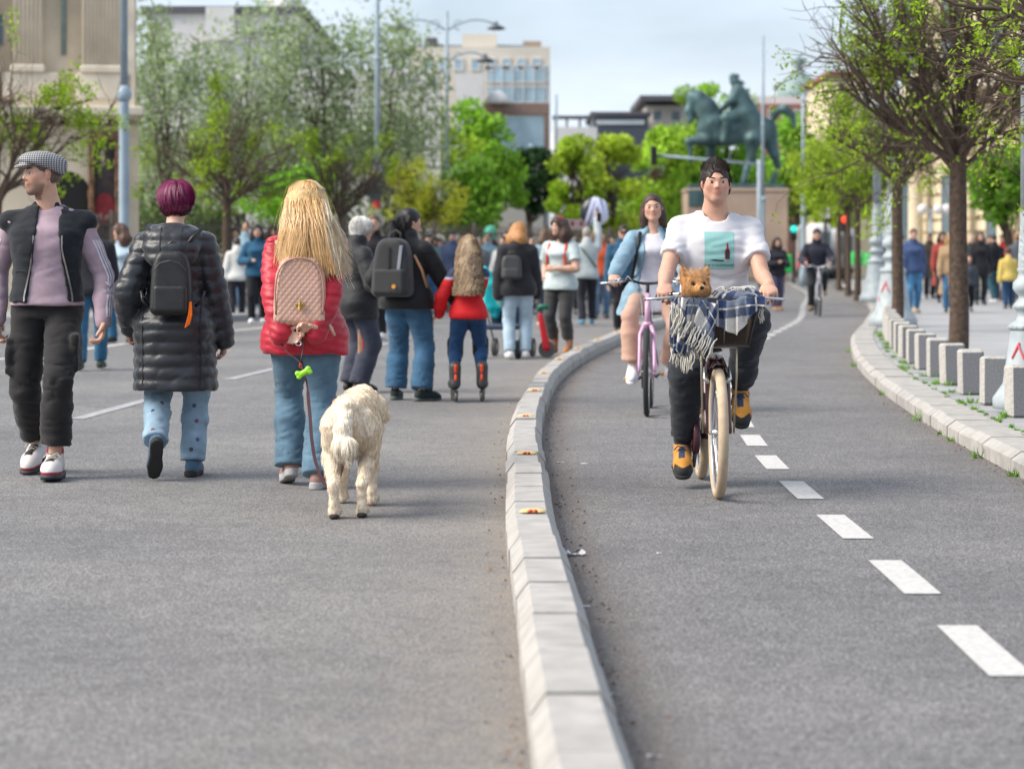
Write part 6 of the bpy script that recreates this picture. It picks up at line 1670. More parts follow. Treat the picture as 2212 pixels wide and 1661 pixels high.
# ---- the rider
def biker():
    p = Person('man in white printed T-shirt riding the brown bicycle towards the camera', (BX + .05, BY), PI, 1.75, 'm', .0088, pelvis=(0, -.20, .87), lean=.10, bulk=1.08, shw=.103, nl=.034, hs=.208, head=(.02, .06, 0),
               hands={'R': dict(w=(.292, .275, 1.03), pole=(.06, -1, -.3), d=(0, .85, -.42), n=(0, -.4, -.9), curl=1.05, thumb=(-1, 0, 0)), 'L': dict(w=(-.232, .275, 1.03), pole=(-.06, -1, -.3), d=(0, .85, -.42), n=(0, -.4, -.9), curl=1.05, thumb=(1, 0, 0))},
               feet={'R': dict(a=(.18, -.02, .215), yaw=-.08, pitch=-.42, pole=(.12, 1, 0)), 'L': dict(a=(-.115, .0, .50), yaw=-.08, pitch=-.62, pole=(-.12, 1, 0))})
    brow = (.028, .018, .012)
    p.body((.58, .33, .235), bare_arms=True, stubble=.22, brow=brow, neckr=.0325, limb=.82, bvox=.0072)
    tm = cloth('white_tee', (.63, .62, .645), bump=.12, var=.05)
    te = p.top(tm, 'tee_shirt', thick=.013, hem=-.03, sleeve='short', wr=.013, neckcut=(.066, .022), seed=41, arm=.80, wf=(11, 8, 9))
    b = bvh_of(te); rg_ = []
    # printed panel laid on the chest
    n, m = 26, 30; V, ok = [], True; zc, xc = 1.205, -.01
    for j in range(m):
        for i in range(n):
            o_ = Vector((xc + (i / (n - 1) - .5) * .152, .8, zc + (j / (m - 1) - .5) * .190)); h = b.ray_cast(o_, Vector((0, -1, 0))); V.append((h[0] + Vector((0, .0022, 0))) if h[0] is not None else o_)
    Q = [(j * n + i, j * n + i + 1, (j + 1) * n + i + 1, (j + 1) * n + i) for j in range(m - 1) for i in range(n - 1)]
    pr = obj('chest_print', np_mesh('chest_print', V, [q[::-1] for q in Q]), cloth('print_teal', (.27, .52, .50), var=.06), te)
    ink = cloth('print_ink', (.03, .03, .035))
    stitch_text(te, 'TIME TO B REFRESHED', .0155, (xc, .8, zc - .082), (0, -1, 0), (-1, 0, 0), (0, 0, 1), 'print_lettering', ink, pr, lift=.008, bvh=b)
    def patch(name, poly, mt, lift):
        c = np.mean(poly, 0); ptsv = [c] + list(poly); vs = []
        for (x, z) in ptsv:
            h = b.ray_cast(Vector((xc - x, .8, zc + z)), Vector((0, -1, 0))); vs.append(h[0] + Vector((0, lift, 0)) if h[0] is not None else Vector((xc - x, .1, zc + z)))
        k = len(poly); MB().add(vs, [(0, 1 + i, 1 + (i + 1) % k) for i in range(k)]).build(name, mt, pr)
    bot = [(.028, -.045), (.052, -.045), (.054, -.005), (.046, .012), (.045, .038), (.037, .038), (.036, .012), (.027, -.005)]
    patch('print_bottle', bot, cloth('print_red', (.35, .03, .04)), .007); patch('print_bottle_body', [(x * .72 + .0115, z * .8 - .004) for x, z in bot[:4] + bot[6:]], ink, .009)
    patch('print_shadow', [(-.055, -.052), (.02, -.056), (.022, -.050), (-.03, -.046)], ink, .007)
    jm = cloth('charcoal_jogger', (.024, .028, .036), vscale=6, var=.25)
    pn = p.pants(jm, 'jogging_trousers', waist=.06, thick=.012, thigh=1.12, knee=1.35, hem=.95, length=.90, wr=.012, seed=42, cut=True)
    for k in 'LR':                        # ribbed ankle cuffs
        kn, an = p.J['kn' + k], p.J['an' + k]; e = kn + (an - kn) * .90; ax = unit(an - kn); f = Field(e - .09, e + .09, .006); f.cone(e - ax * .02, e + ax * .015, .050, .047, 0); field_obj(f, 'ankle_cuff', jm, pn)
        f = Field(an - .09, an + .09, .006); f.cone(an - ax * .04, an, .042, .04, 0); field_obj(f, 'sock', cloth('grey_sock', (.10, .12, .15)), p.t)
    def sc(V):
        C = np.tile((.56, .25, .045), (len(V), 1)); x, y, z = V.T
        C[(y > .135) & (z < .062)] = (.03, .03, .032); C[(z < .03)] = (.03, .03, .032); C[(y > .045) & (y < .125) & (np.abs(x) < .015) & (z > .05)] = (.03, .05, .10); C[z > .105] = (.05, .06, .09); return C
    p.shoes(mat('suede_paint', vcol=True, rough=.85, var=.12, bump=.3, bscale=250), mat('hiking_sole', (.03, .03, .03), .8), col=sc, laces=cloth('navy_lace', (.02, .04, .10)), sc=1.12, vox=.0045, high=.015, sole_h=.028)
    hm = hairm('espresso', (.035, .023, .018)); 
    def quiff(s, f): pass
    hh = p.hair_cap(hm, thick=.05, nape=-.18, side=-.03, wobble=.05, front=.28, volume=(.97, 1.0, 1.06), vox=.005, fz=.50, fx=.262, freq=42, wf=(42, 42, 30))
    hc = p.hc; hs = p.hs; Rh = p.Rh
    def comb(P, N):
        d = (P - hc) @ Rh / hs; up = np.clip((d[:, 2] - .15) / .2, 0, 1); c = np.stack([d[:, 0] * .5 + .15 * up, .3 * up - .2 * (1 - up), .9 * up - .8 * (1 - up)], 1); return c @ Rh.T
    def ln(P): d = (P - hc) @ Rh / hs; return np.where(d[:, 2] > .28, .024, .010)
    fuzz('hair_strands', hh, 3000, ln, comb, .62, .0015, col=(.032, .021, .016), var=.6, jit=.25, sel=lambda V, N: (((V - hc) @ Rh / hs)[:, 1] < .2) | (((V - hc) @ Rh / hs)[:, 2] > .25))
biker()
# ---- the woman on the pink bicycle
PX, PY = 1.043, 18.42
pinkf = mat('pink_paint', (.62, .36, .52), .3, coat=.3); black_t = mat('black_tyre', (.035, .037, .036), .85)
pbike = bicycle('pale pink step-through bicycle with black tyres, ridden behind the brown one', (PX, PY), PI - .082, pinkf, black_t, mat('dark_rim', (.15, .15, .15), .4), R=.33, r_t=.02, bar_z=.99, bar_y=.36, half=.28, crank_a=1.5, fender=None, bar_m=M_BLACK, lever_m=M_CHROME, grip_m=mat('grip_pale', (.55, .56, .58), .6), pedal_m=mat('pedal_orange', (.5, .28, .02), .5), nsp=24)
def pink_rider():
    p = Person('woman in open denim jacket riding the pink bicycle', (PX + .03, PY), PI - .082, 1.64, 'f', .012, pelvis=(0, -.19, .895), lean=.06, head=(.06, .04, .06), bulk=1.04,
               hands={'R': dict(w=(.29, .26, 1.04), pole=(.5, -1, -.4), d=(0, .85, -.45), n=(0, -.4, -.9), curl=1.0, thumb=(-1, 0, 0)), 'L': dict(w=(-.24, .26, 1.04), pole=(-.5, -1, -.4), d=(0, .85, -.45), n=(0, -.4, -.9), curl=1.0, thumb=(1, 0, 0))},
               feet={'R': dict(a=(.15, .12, .345), yaw=-.05, pitch=-.25, pole=(.25, 1, 0)), 'L': dict(a=(-.13, -.10, .33), yaw=.0, pitch=-.05, pole=(-.25, 1, 0))})
    p.body((.62, .37, .27), brow=(.05, .03, .02), bvox=.0085)
    p.top(cloth('pale_tee', (.62, .60, .66)), 'tee_shirt', thick=.006, hem=-.08, sleeve='none', wr=.006, neckcut=(.062, .012), flare=.03, seed=51)
    def open_front(s, f):
        f.put(lambda X, Y, Z: np.maximum(np.abs(X + .02) - .075 - np.clip(1.25 - Z, 0, .5) * .16, -.17 - Y), (-.4, -.17, .6), (.4, .5, 1.6), .006, 's')
        for sg in (-1, 1): f.cone(s.T((sg * .03, .01, .305)), s.T((sg * .055, .05, .235)), .02, .018, .015)
    dj = p.top(cloth('denim_jacket', (.21, .33, .42), vscale=14, var=.2), 'denim_jacket', thick=.013, hem=-.10, wr=.011, seed=52, extra=open_front, arm=.98, flare=.05, wristcut=.93)
    p.pants(cloth('dusty_pink', (.58, .36, .27), vscale=5), 'wide_trousers', waist=.05, thick=.012, thigh=.76, knee=.80, hem=1.4, length=.86, wr=.006, seed=53)
    p.shoes(cloth('white_shoe', (.72, .70, .72)), mat('white_sole', (.68, .66, .66), .6), sc=1.1, vox=.007, high=.02)
    def back(s, f):
        for sg in (-1, 1): f.chain([s.hl((sg * .24, -.22, .0)), s.hl((sg * .27, -.24, -.3)), s.hl((sg * .36, -.2, -.62))], [.045, .045, .03], .03)
    p.hair_cap(hairm('brown_tied', (.055, .030, .020)), thick=.03, nape=-.5, side=-.12, wobble=.02, extra=back, front=.33, facecut=1.06, fz=.47, wf=(60, 60, 14))
    MB().tube([p.T((.06, .045, .29)), p.T((.075, .075, .20)), p.T((.095, .055, .10)), p.T((.11, -.01, .04))], .014, 8).build('shoulder_strap', M_BLACK, p.t, smooth=True)
pink_rider()
# ================================================================== the pale dog, its leash, and the people just beyond
def big_dog():
    t = thing('dog', 'cream long-haired dog walking away with drooping bushy tail', 'dog', (-.735, 11.17, 0), .0)
    f = Field((-.26, -.55, 0), (.30, .62, .72), .008)
    f.ell((0, -.20, .465), (.120, .18, .105), k=.05).ell((0, .02, .455), (.112, .24, .10), k=.05).ell((0, .22, .44), (.125, .20, .14), k=.05)
    f.ell((0, -.10, .545), (.06, .30, .035), k=.05)
    f.chain([(0, .30, .47), (.02, .42, .49), (.045, .49, .485)], [.105, .09, .08], .05)
    f.ell((.065, .53, .48), (.07, .085, .07), rot3('Z', -.4), .03); f.cone((.10, .58, .45), (.14, .66, .42), .045, .033, .03)
    f.ell((.135, .49, .46), (.02, .045, .06), rot3('Z', -.4), .015); f.ell((-.01, .49, .47), (.02, .04, .055), k=.015)
    for sg in (-1, 1):
        dy = .03 * sg
        f.chain([(sg * .075, -.24, .42), (sg * .098, -.17 + dy, .29)], [.092, .055], .05); f.chain([(sg * .098, -.17 + dy, .29), (sg * .078, -.33 + dy, .165), (sg * .075, -.315 + dy, .05)], [.052, .030, .027], .02)
        f.ell((sg * .075, -.295 + dy, .028), (.038, .055, .028), k=.02)
        fy = .28 - .06 * sg
        f.chain([(sg * .085, .24, .38), (sg * .09, .23 - .03 * sg, .22), (sg * .09, fy, .05)], [.075, .040, .028], .03); f.ell((sg * .09, fy + .02, .028), (.036, .052, .028), k=.02)
    f.chain([(0, -.36, .49), (-.02, -.415, .43), (-.025, -.44, .365), (.012, -.455, .335)], [.04, .048, .046, .042], .02); f.ball((.018, -.475, .36), .036, .02)
    f.disp(lambda x, y, z, w=Wob(6, 22, 22, 30): .009 * w(x, y, z)); f.plane((0, 0, .002), (0, 0, -1))
    base = np.array((.78, .655, .50))
    def colour(P):
        C = np.tile(base, (len(P), 1)); x, y, z = P.T; C *= (1 + .10 * Wob(3, 14, 14, 14)(x, y, z))[:, None]
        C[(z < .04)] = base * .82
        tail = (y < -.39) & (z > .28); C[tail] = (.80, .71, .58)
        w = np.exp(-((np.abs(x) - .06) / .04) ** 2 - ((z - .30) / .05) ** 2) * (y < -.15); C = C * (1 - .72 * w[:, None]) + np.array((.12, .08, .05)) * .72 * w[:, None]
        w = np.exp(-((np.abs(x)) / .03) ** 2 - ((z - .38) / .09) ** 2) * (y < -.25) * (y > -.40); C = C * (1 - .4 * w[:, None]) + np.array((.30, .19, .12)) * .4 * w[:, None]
        return C
    t.scale = (.80, 1, .94)
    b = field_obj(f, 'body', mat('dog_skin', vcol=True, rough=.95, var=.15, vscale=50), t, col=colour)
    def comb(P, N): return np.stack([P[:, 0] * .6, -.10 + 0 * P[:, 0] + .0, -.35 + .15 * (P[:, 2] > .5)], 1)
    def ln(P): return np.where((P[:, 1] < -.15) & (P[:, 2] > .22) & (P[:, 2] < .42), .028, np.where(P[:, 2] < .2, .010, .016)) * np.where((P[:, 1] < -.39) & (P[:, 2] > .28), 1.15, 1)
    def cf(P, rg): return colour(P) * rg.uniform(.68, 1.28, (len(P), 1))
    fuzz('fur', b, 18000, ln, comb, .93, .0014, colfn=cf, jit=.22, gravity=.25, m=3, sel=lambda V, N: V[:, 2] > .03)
    for sg in (-1, 1):
        p_ = Field((sg * .075 - .05, -.40, -.005), (sg * .075 + .05, -.25, .05), .005); p_.ell((sg * .075, -.335 + .03 * sg, .012), (.03, .028, .014), k=0); field_obj(p_, 'paw_pad', mat('paw_pad', (.03, .024, .02), .8), t)
    fb = Field((-.17, .34, .44), (-.05, .46, .56), .006); fb.cone((-.075, .40, .50), (-.135, .39, .505), .016, .020, .01); fb.ell((-.125, .39, .505), (.03, .01, .014), k=.01); field_obj(fb, 'coral_bow', cloth('coral', (.70, .16, .12)), t)
    cl = MB().tube([(.015 + .085 * math.cos(a), .38 + .03 * math.sin(a), .465 + .085 * math.sin(a)) for a in np.linspace(0, 2 * PI, 21)[:-1]], .012, 6, closed=True).build('collar', cloth('coral', (.70, .16, .12)), t, smooth=True)
    e = Field((.2, .62, .47), (.24, .72, .55), .004); 
    n_ = Field((.11, .64, .37), (.19, .74, .47), .004); n_.ball((.15, .685, .425), .016, 0); field_obj(n_, 'nose', mat('dog_nose', (.008, .007, .007), .3), t)
    return t
big_dog()
def wpt(u, v, D): return Vector(wp(u, v, D))
ls = thing('leash', 'thin dark brown leather leash hanging from the blonde woman to the dog', 'leash', (0, 0, 0))
pl = [wp(607, 741, 12.07), wp(622, 762, 12.03), wp(648, 783, 12.0), wp(655, 800, 11.98), wp(668, 880, 11.8), wp(675, 960, 11.6), wp(686, 1010, 11.45), wp(706, 1048, 11.35), wp(728, 1042, 11.3), wp(738, 1015, 11.3), wp(745, 960, 11.35)]
ps = resample(np.array(pl), 60); up = MB(); vs = []
for i, p_ in enumerate(ps):
    w_ = .0045 if i < 16 else .008; vs += [(p_[0] - w_, p_[1] - .003, p_[2]), (p_[0] + w_, p_[1] - .003, p_[2]), (p_[0] + w_, p_[1] + .003, p_[2]), (p_[0] - w_, p_[1] + .003, p_[2])]
up.add(vs, [(i * 4 + k, i * 4 + (k + 1) % 4, (i + 1) * 4 + (k + 1) % 4, (i + 1) * 4 + k) for i in range(len(ps) - 1) for k in range(4)]); up.build('strap', mat('leash_leather', (.055, .022, .026), .5), ls)
pl = [wp(652, 722, 12.06), wp(656, 745, 12.05), wp(652, 770, 12.0), wp(650, 782, 12.0)]
MB().tube(resample(np.array(pl), 12), .0045, 6).build('loop', mat('leash_leather', (.055, .022, .026), .5), ls, smooth=True)
MB().tube([wp(645 + 6 * math.cos(a), 742 + 5 * math.sin(a), 12.03) for a in np.linspace(0, 6.28, 12)[:-1]], .003, 6, closed=True).build('ring', M_CHROME, ls, smooth=True)
gb = thing('bag_dispenser', 'lime green bone-shaped bag dispenser clipped to the leash', 'dispenser', wp(656, 805, 11.93))
f = Field((-.06, -.03, -.04), (.06, .03, .04), .003); f.cone((-.014, 0, -.008), (.014, 0, .008), .014, .014, .008)
for a, b_ in ((-.022, -.020), (-.030, -.004), (.022, .020), (.030, .004)): f.ball((a, 0, b_), .0135, .006)
field_obj(f, 'bone_case', mat('lime_plastic', (.32, .75, .04), .35), gb)
MB().tube([(-.010, 0, .02), (-.022, 0, .03), (-.018, 0, .045), (-.008, 0, .036)], .004, 6).build('clip', mat('red_clip', (.6, .06, .03), .4), gb, smooth=True)

def hairtail(pts, rs, k=.03): 
    def fn(s, f): f.chain([s.hl(p) for p in pts], rs, k)
    return fn
# ---- white-haired woman looking right
def grey_woman():
    x, y = gp(772, 848)
    p = Person('elderly woman with short white hair in black quilted jacket, looking right', (x, y), -1.0, 1.545, 'f', .013, bulk=1.15, head=(-.55, -.12, 0), hands={'R': dict(w=(.19, .20, .86), pole=(.6, -1, 0), d=(-.4, 1, 0), n=(-1, 0, 0)), 'L': dict(w=(-.18, .22, .86), pole=(-.6, -1, 0), d=(.3, 1, 0), n=(1, 0, 0))})
    p.body(SK_M, eyes=True, brow=(.25, .22, .2)); p.top(cloth('black_quilt', (.018, .019, .022), rough=.6), 'jacket', thick=.02, hem=-.10, wr=.008, quilt=(.005, .03, 1.0), collar=.03, seed=61)
    p.pants(cloth('slate_trousers', (.045, .05, .075)), thick=.012, thigh=1.05, knee=1.3, hem=1.6, wr=.008); p.shoes(M_BLACK, vox=.01)
    hh = p.hair_cap(hairm('white', (.80, .78, .74), .6), thick=.09, nape=-.38, side=-.18, wobble=.03, wf=(40, 40, 14), volume=(1.05, 1.08, 1.0)); hc = p.hc
    fuzz('hair_strands', hh, 1400, .06, (0, -.1, -1), .97, .0022, col=(.86, .84, .80), var=.2, jit=.12, m=5, wrap=p.hl((0, -.1, .05)), wlift=.06)
    bg = thing('paper_bag', 'tan shopping bag with red ribbon hanging beside the elderly woman', 'bag', wp(790, 715, 20.9)); MB().box((0, 0, -.08), (.13, .08, .24), bev=.01).build('bag_body', cloth('tan_bag', (.42, .24, .16)), bg); MB().box((-.01, -.044, -.10), (.03, .006, .28)).build('ribbon', cloth('ribbon_red', (.5, .02, .03)), bg)
    MB().tube([(-.03, 0, .04), (0, 0, .13), (.03, 0, .04)], .006, 6).build('handle', cloth('tan_bag', (.42, .24, .16)), bg)
grey_woman()
# ---- black-haired woman with the big backpack
def backpack_woman():
    x, y = gp(880, 866)
    p = Person('woman with black ponytail, black jacket and blue jeans, holding the girl\'s hand', (x, y), -.30, 1.60, 'f', .0125, bulk=1.22, head=(-.85, .02, 0), hands={'R': dict(w=(.345, .20, .81), pole=(.5, -1, 0), d=(.6, .3, -1), n=(-.6, .6, 0), curl=.7), 'L': dict(w=(-.22, .10, .84), pole=(-.5, -1, 0))}, gait=0, feet={'L': dict(a=(-.14, .10, .085), yaw=.1), 'R': dict(a=(.13, -.02, .085), yaw=-.75)})
    p.body(SK_M); p.top(cloth('black_softshell', (.010, .010, .012), rough=.6), 'jacket', thick=.018, hem=-.045, wr=.008, collar=.02, seed=71)
    p.pants(cloth('deep_jeans', (.045, .12, .21), vscale=6, var=.35), 'jeans', thick=.012, thigh=1.0, knee=.98, hem=1.65, length=.97, wr=.012, seed=72); p.shoes(cloth('dark_shoe', (.02, .03, .03)), mat('shoe_sole_g', (.10, .12, .11), .7), vox=.008)
    def ex(s, f): f.chain([s.hl((0, -.42, .05)), s.hl((0, -.55, -.15)), s.hl((.02, -.58, -.42)), s.hl((.05, -.55, -.75))], [.045, .055, .055, .03], .03)
    hh = p.hair_cap(hairm('black', (.008, .007, .008), .35), thick=.05, nape=-.3, side=-.05, wobble=.03, extra=ex, wf=(50, 50, 50))
    fuzz('hair_strands', hh, 900, .08, (0, -1, -.6), .9, .002, col=(.012, .011, .012), var=.4, jit=.25, m=4, sel=lambda V, N: V[:, 1] < p.hc[1] - .08)
    gm = cloth('graphite_pack', (.035, .036, .038), rough=.7)
    t, b = backpack('large dark grey backpack with a pale stripe on the black-haired woman', p, (-.03, -.255, 1.09), (.36, .20, .50), gm, vox=.009, tilt=-.06, taper=.8, rnd=.07, handle=True)
    MB().box((.085, -.105, .05), (.028, .01, .26), bev=.003).build('pale_stripe', cloth('stripe_grey', (.22, .24, .28)), t).rotation_euler = (0, .10, 0)
    MB().box((-.0, -.112, .06), (.012, .008, .2)).build('zip', M_BLACK, t); 
    MB().lathe([(.018, 0), (.018, .004)], 12).build('round_logo', cloth('logo_orange', (.6, .25, .03)), t).matrix_local = Matrix.LocRotScale(Vector((.06, -.145, -.16)), Euler((PI / 2, 0, 0)), None)
    MB().tube([(.17, .02, .10), (.25, -.01, -.02), (.30, -.02, -.16)], .010, 6).build('side_strap', cloth('strap_brown', (.25, .12, .06)), t, smooth=True)
    return p
backpack_woman()
# ---- girl in red on inline skates
def skate_girl():
    x, y = gp(1012, 868)
    H = 1.23
    p = Person('girl with long wavy hair in red jacket, standing on inline skates', (x, y, .085), .05, H, 'f', .0115, bulk=1.08, head=(.05, 0, 0), hs=.195, hands={'L': dict(w=(-.235, .08, .62), pole=(-.5, -1, 0), d=(-.8, .3, -.6), n=(0, .5, -1)), 'R': dict(w=(-.03, .28, .78), pole=(.5, -.6, 0), d=(-1, .4, 0), n=(0, 1, 0))}, feet={'L': dict(a=(-.115, -.02, .09), yaw=.1), 'R': dict(a=(.115, .03, .09), yaw=-.1)})
    p.body(SK_P, eyes=False, fingers=True)
    def rc(V):
        C = np.tile((.62, .008, .012), (len(V), 1)); z = V[:, 2]; C[(z > .925)] = (.03, .04, .09); C[(z > .91) & (z < .925)] = (.45, .42, .5); return C
    ja = p.top(mat('track_jacket', vcol=True, rough=.7, var=.1, bump=.15, bscale=400), 'track_jacket', thick=.014, hem=-.035, wr=.007, collar=.02, seed=81, col=rc, arm=1.0)
    p.pants(cloth('child_jeans', (.012, .05, .13), vscale=8, var=.3), 'jeans', thick=.010, thigh=.98, knee=.95, hem=.95, length=.80, wr=.009, seed=82)
    sk = mat('skate_grey', (.05, .05, .052), .45); om = mat('skate_orange', (.75, .07, .02), .4)
    for k in 'LR':
        an = p.J['an' + k]; yaw = p.J['foot' + k][0]; R_ = rot3('Z', yaw); c = an + np.array([0, .015, -.03])
        f = Field(c - np.array([.08, .14, .06]), c + np.array([.08, .2, .2]), .007)
        f.chain([c + R_ @ np.array([0, -.05, .0]), c + R_ @ np.array([0, .06, .0]), c + R_ @ np.array([0, .12, -.01])], [.044, .042, .036], .02); f.cone(c + R_ @ np.array([0, -.04, .03]), c + R_ @ np.array([0, -.045, .14]), .046, .05, .02)
        b = field_obj(f, 'skate_boot', sk, p.t)
        f = Field(c - .12, c + .2, .008); f.cone(c + R_ @ np.array([0, -.088, .10]), c + R_ @ np.array([0, -.092, .15]), .013, .016, .01); f.cone(c + R_ @ np.array([0, -.093, .04]), c + R_ @ np.array([0, -.093, .07]), .014, .012, .01); field_obj(f, 'orange_trim', om, b)
        bb_ = MB(); 
        for q in (-.10, -.035, .03, .095):
            w0 = c + R_ @ np.array([-.012, q, -.098]); w1 = c + R_ @ np.array([.012, q, -.098]); bb_ = MB().tube([w0, w1], .038, 14); bb_.build('skate_wheel', mat('skate_wheel', (.09, .085, .08), .5), b, smooth=True)
        MB().box(c + np.array([0, 0, -.07]), (.034, .24, .05), rz=yaw, bev=.006).build('skate_rail', mat('rail_dark', (.03, .03, .03), .4), b)
        kn = p.J['kn' + k]; f = Field(kn - .12, kn + .12, .008); f.cone(kn + (0, .01, -.05), kn + (0, .01, .04), .066, .068, .01); field_obj(f, 'knee_pad', cloth('pad_black', (.015, .015, .016)), p.t)
    hc, hs = p.hc, p.hs
    def ex(s, f): f.chain([s.hl((0, -.2, 0)), s.hl((0, -.42, -.45)), s.hl((.02, -.5, -.95)), s.hl((.03, -.5, -1.35))], [.075, .08, .085, .06], .05)
    hh = p.hair_cap(hairm('ash_brown', (.22, .145, .085)), thick=.06, nape=-.8, side=-.4, wobble=.06, extra=ex, wf=(70, 60, 26))
    rg = np.random.default_rng(9); n = 900; m = 10; ang = rg.uniform(-PI * 1.0, 0, n); T_ = np.linspace(0, 1, m); P = np.zeros((n, m, 3)); top = p.hl((0, -.08, .12)); ez = top[2] - .33 - .06 * rg.uniform(size=n)
    cl = rg.integers(0, 40, n); ph = rg.uniform(0, 6.28, 40)
    for i, t in enumerate(T_):
        a = min(t * 2.6, 1) * PI / 2; q = max(0, (t - .38) / .62); base = top + np.stack([np.cos(ang) * math.sin(a) * .44 * hs, np.sin(ang) * math.sin(a) * .56 * hs, 0 * ang + math.cos(a) * .56 * hs], 1)
        low = np.stack([top[0] + np.cos(ang) * .44 * hs * (1 + .38 * q) + .02 * np.sin(q * 9 + ph[cl]), top[1] + np.sin(ang) * .59 * hs * (1 + .45 * q) - .055 * q + .012 * np.cos(q * 9 + ph[cl]), top[2] + (ez - top[2]) * q], 1)
        P[:, i] = base if t < .38 else low
    cs = np.array([(.30, .20, .11), (.20, .125, .07), (.42, .30, .17)])[rg.integers(0, 3, 40)][cl] * rg.uniform(.8, 1.2, (n, 1)); strands('hair_strands', None, P, cs, M_HAIR, hh, .0035, taper=.4, sides=2)
skate_girl()
# ================================================================== everyone further back
def passer(label, u, v, H, rot, top=(.05, .05, .06), legs=(.03, .04, .07), hair=(.03, .02, .015), sex='m', style='short', vox=.016, z=0.0, skin=None, hem=-.05, sleeve='long', gait=.07, bulk=1.05, shoe=(.05, .05, .05), swing=.05,
           head=(0, 0, 0), hands=None, feet=None, legw=1.0, skirt=None, group=None, lean=0.0, D=None, pants=True, thick=.018, boot=None, tname='top', lname='trousers', collar=.02, hs=None, face=True):
    vox = vox * (1.35 if vox < .0135 else 1.8)
    x, y = gp(u, v, z) if D is None else ((u - CXU) / FPX * D, D)
    p = Person(label, (x, y, z), rot, H, sex, vox, gait=gait, arm_swing=swing, bulk=bulk, head=head, hands=hands, feet=feet, group=group, lean=lean, hs=hs)
    p.body(skin or (.60, .37, .27), eyes=False, fingers=vox < .015, face=face, bare_arms=sleeve != 'long', slim=.7)
    ck = lambda c: 'pc_%02d%02d%02d' % tuple(int(q * 99) for q in c)
    p.top(cloth(ck(top), top), tname, thick=thick, hem=hem, sleeve=sleeve, wr=.008, collar=collar if sleeve == 'long' else 0, seed=int(u) % 97, neckcut=(.06, .01) if sleeve != 'long' else None)
    if pants: p.pants(cloth(ck(legs), legs), lname, thick=.010, thigh=legw, knee=legw, hem=1.15 * legw, length=.98 if not boot else .72, wr=.008, seed=int(u) % 89)
    if boot: p.shoes(cloth(ck(boot), boot), boot=.22, vox=.012)
    else: p.shoes(cloth(ck(shoe), shoe), vox=max(.015, vox * .8), sc=1.1)
    hm = hairm(ck(hair), hair)
    if style == 'short': p.hair_cap(hm, thick=.045, nape=-.2, side=.05, wobble=.02, fz=.48)
    elif style == 'bald': p.hair_cap(hm, thick=.012, nape=-.15, side=.05, wobble=.0, front=.1, fz=.6, facecut=1.2)
    elif style == 'long': p.hair_cap(hm, thick=.06, nape=-.8, side=-.25, wobble=.03, fz=.46, extra=lambda s, f: [f.chain([s.hl((sg * .16, -.2, 0)), s.hl((sg * .24, -.28, -.5)), s.hl((sg * .24, -.2, -.95))], np.array([.07, .075, .05]) * s.H / 1.65, .04) for sg in (-1, 1)])
    elif style == 'curly': p.hair_cap(hm, thick=.11, nape=-.7, side=-.25, wobble=.07, fz=.44, freq=45, wf=(45, 45, 45), extra=lambda s, f: [f.chain([s.hl((sg * .22, -.2, .05)), s.hl((sg * .36, -.25, -.4)), s.hl((sg * .34, -.2, -.75))], np.array([.07, .085, .06]) * s.H / 1.65, .04) for sg in (-1, 1)])
    elif style == 'tail': p.hair_cap(hm, thick=.05, nape=-.25, side=-.02, wobble=.03, fz=.48, extra=lambda s, f: f.chain([s.hl((0, -.42, .1)), s.hl((0, -.6, -.1)), s.hl((0, -.55, -.6))], [.04, .05, .03], .03))
    elif style == 'cap': 
        p.hair_cap(hm, thick=.04, nape=-.2, side=.05, wobble=.0)
        f = Field(p.hc - .2, p.hc + .22, max(vox * .7, .01)); f.ell(p.hl((0, -.05, .2)), np.array([.40, .46, .34]) * p.hs, p.Rh, .01); f.plane(p.hl((0, 0, .12)), p.Rh @ np.array([0, 0, -1.0])); f.ell(p.hl((0, .45, .14)), np.array([.26, .2, .04]) * p.hs, p.Rh, .02); field_obj(f, 'cap', cloth('cap_navy', (.02, .025, .04)), p.t)
    if skirt:
        f = Field(p.P - np.array([.3, .3, .75]), p.P + np.array([.3, .3, .1]), vox); f.loft(p.P, np.eye(3), [(-skirt * H, 0, 0, .15 * H, .12 * H), (-.1 * H, 0, 0, .115 * H, .09 * H), (.03 * H, 0, 0, .09 * H, .07 * H)]); f.disp(lambda X, Y, Z, w=Wob(3, 20, 20, 3): .01 * w(X, Y, Z)); field_obj(f, 'coat_skirt', cloth(ck(top), top), p.t)
    return p
AW, TO = 0.0, math.pi            # facing away / towards the camera
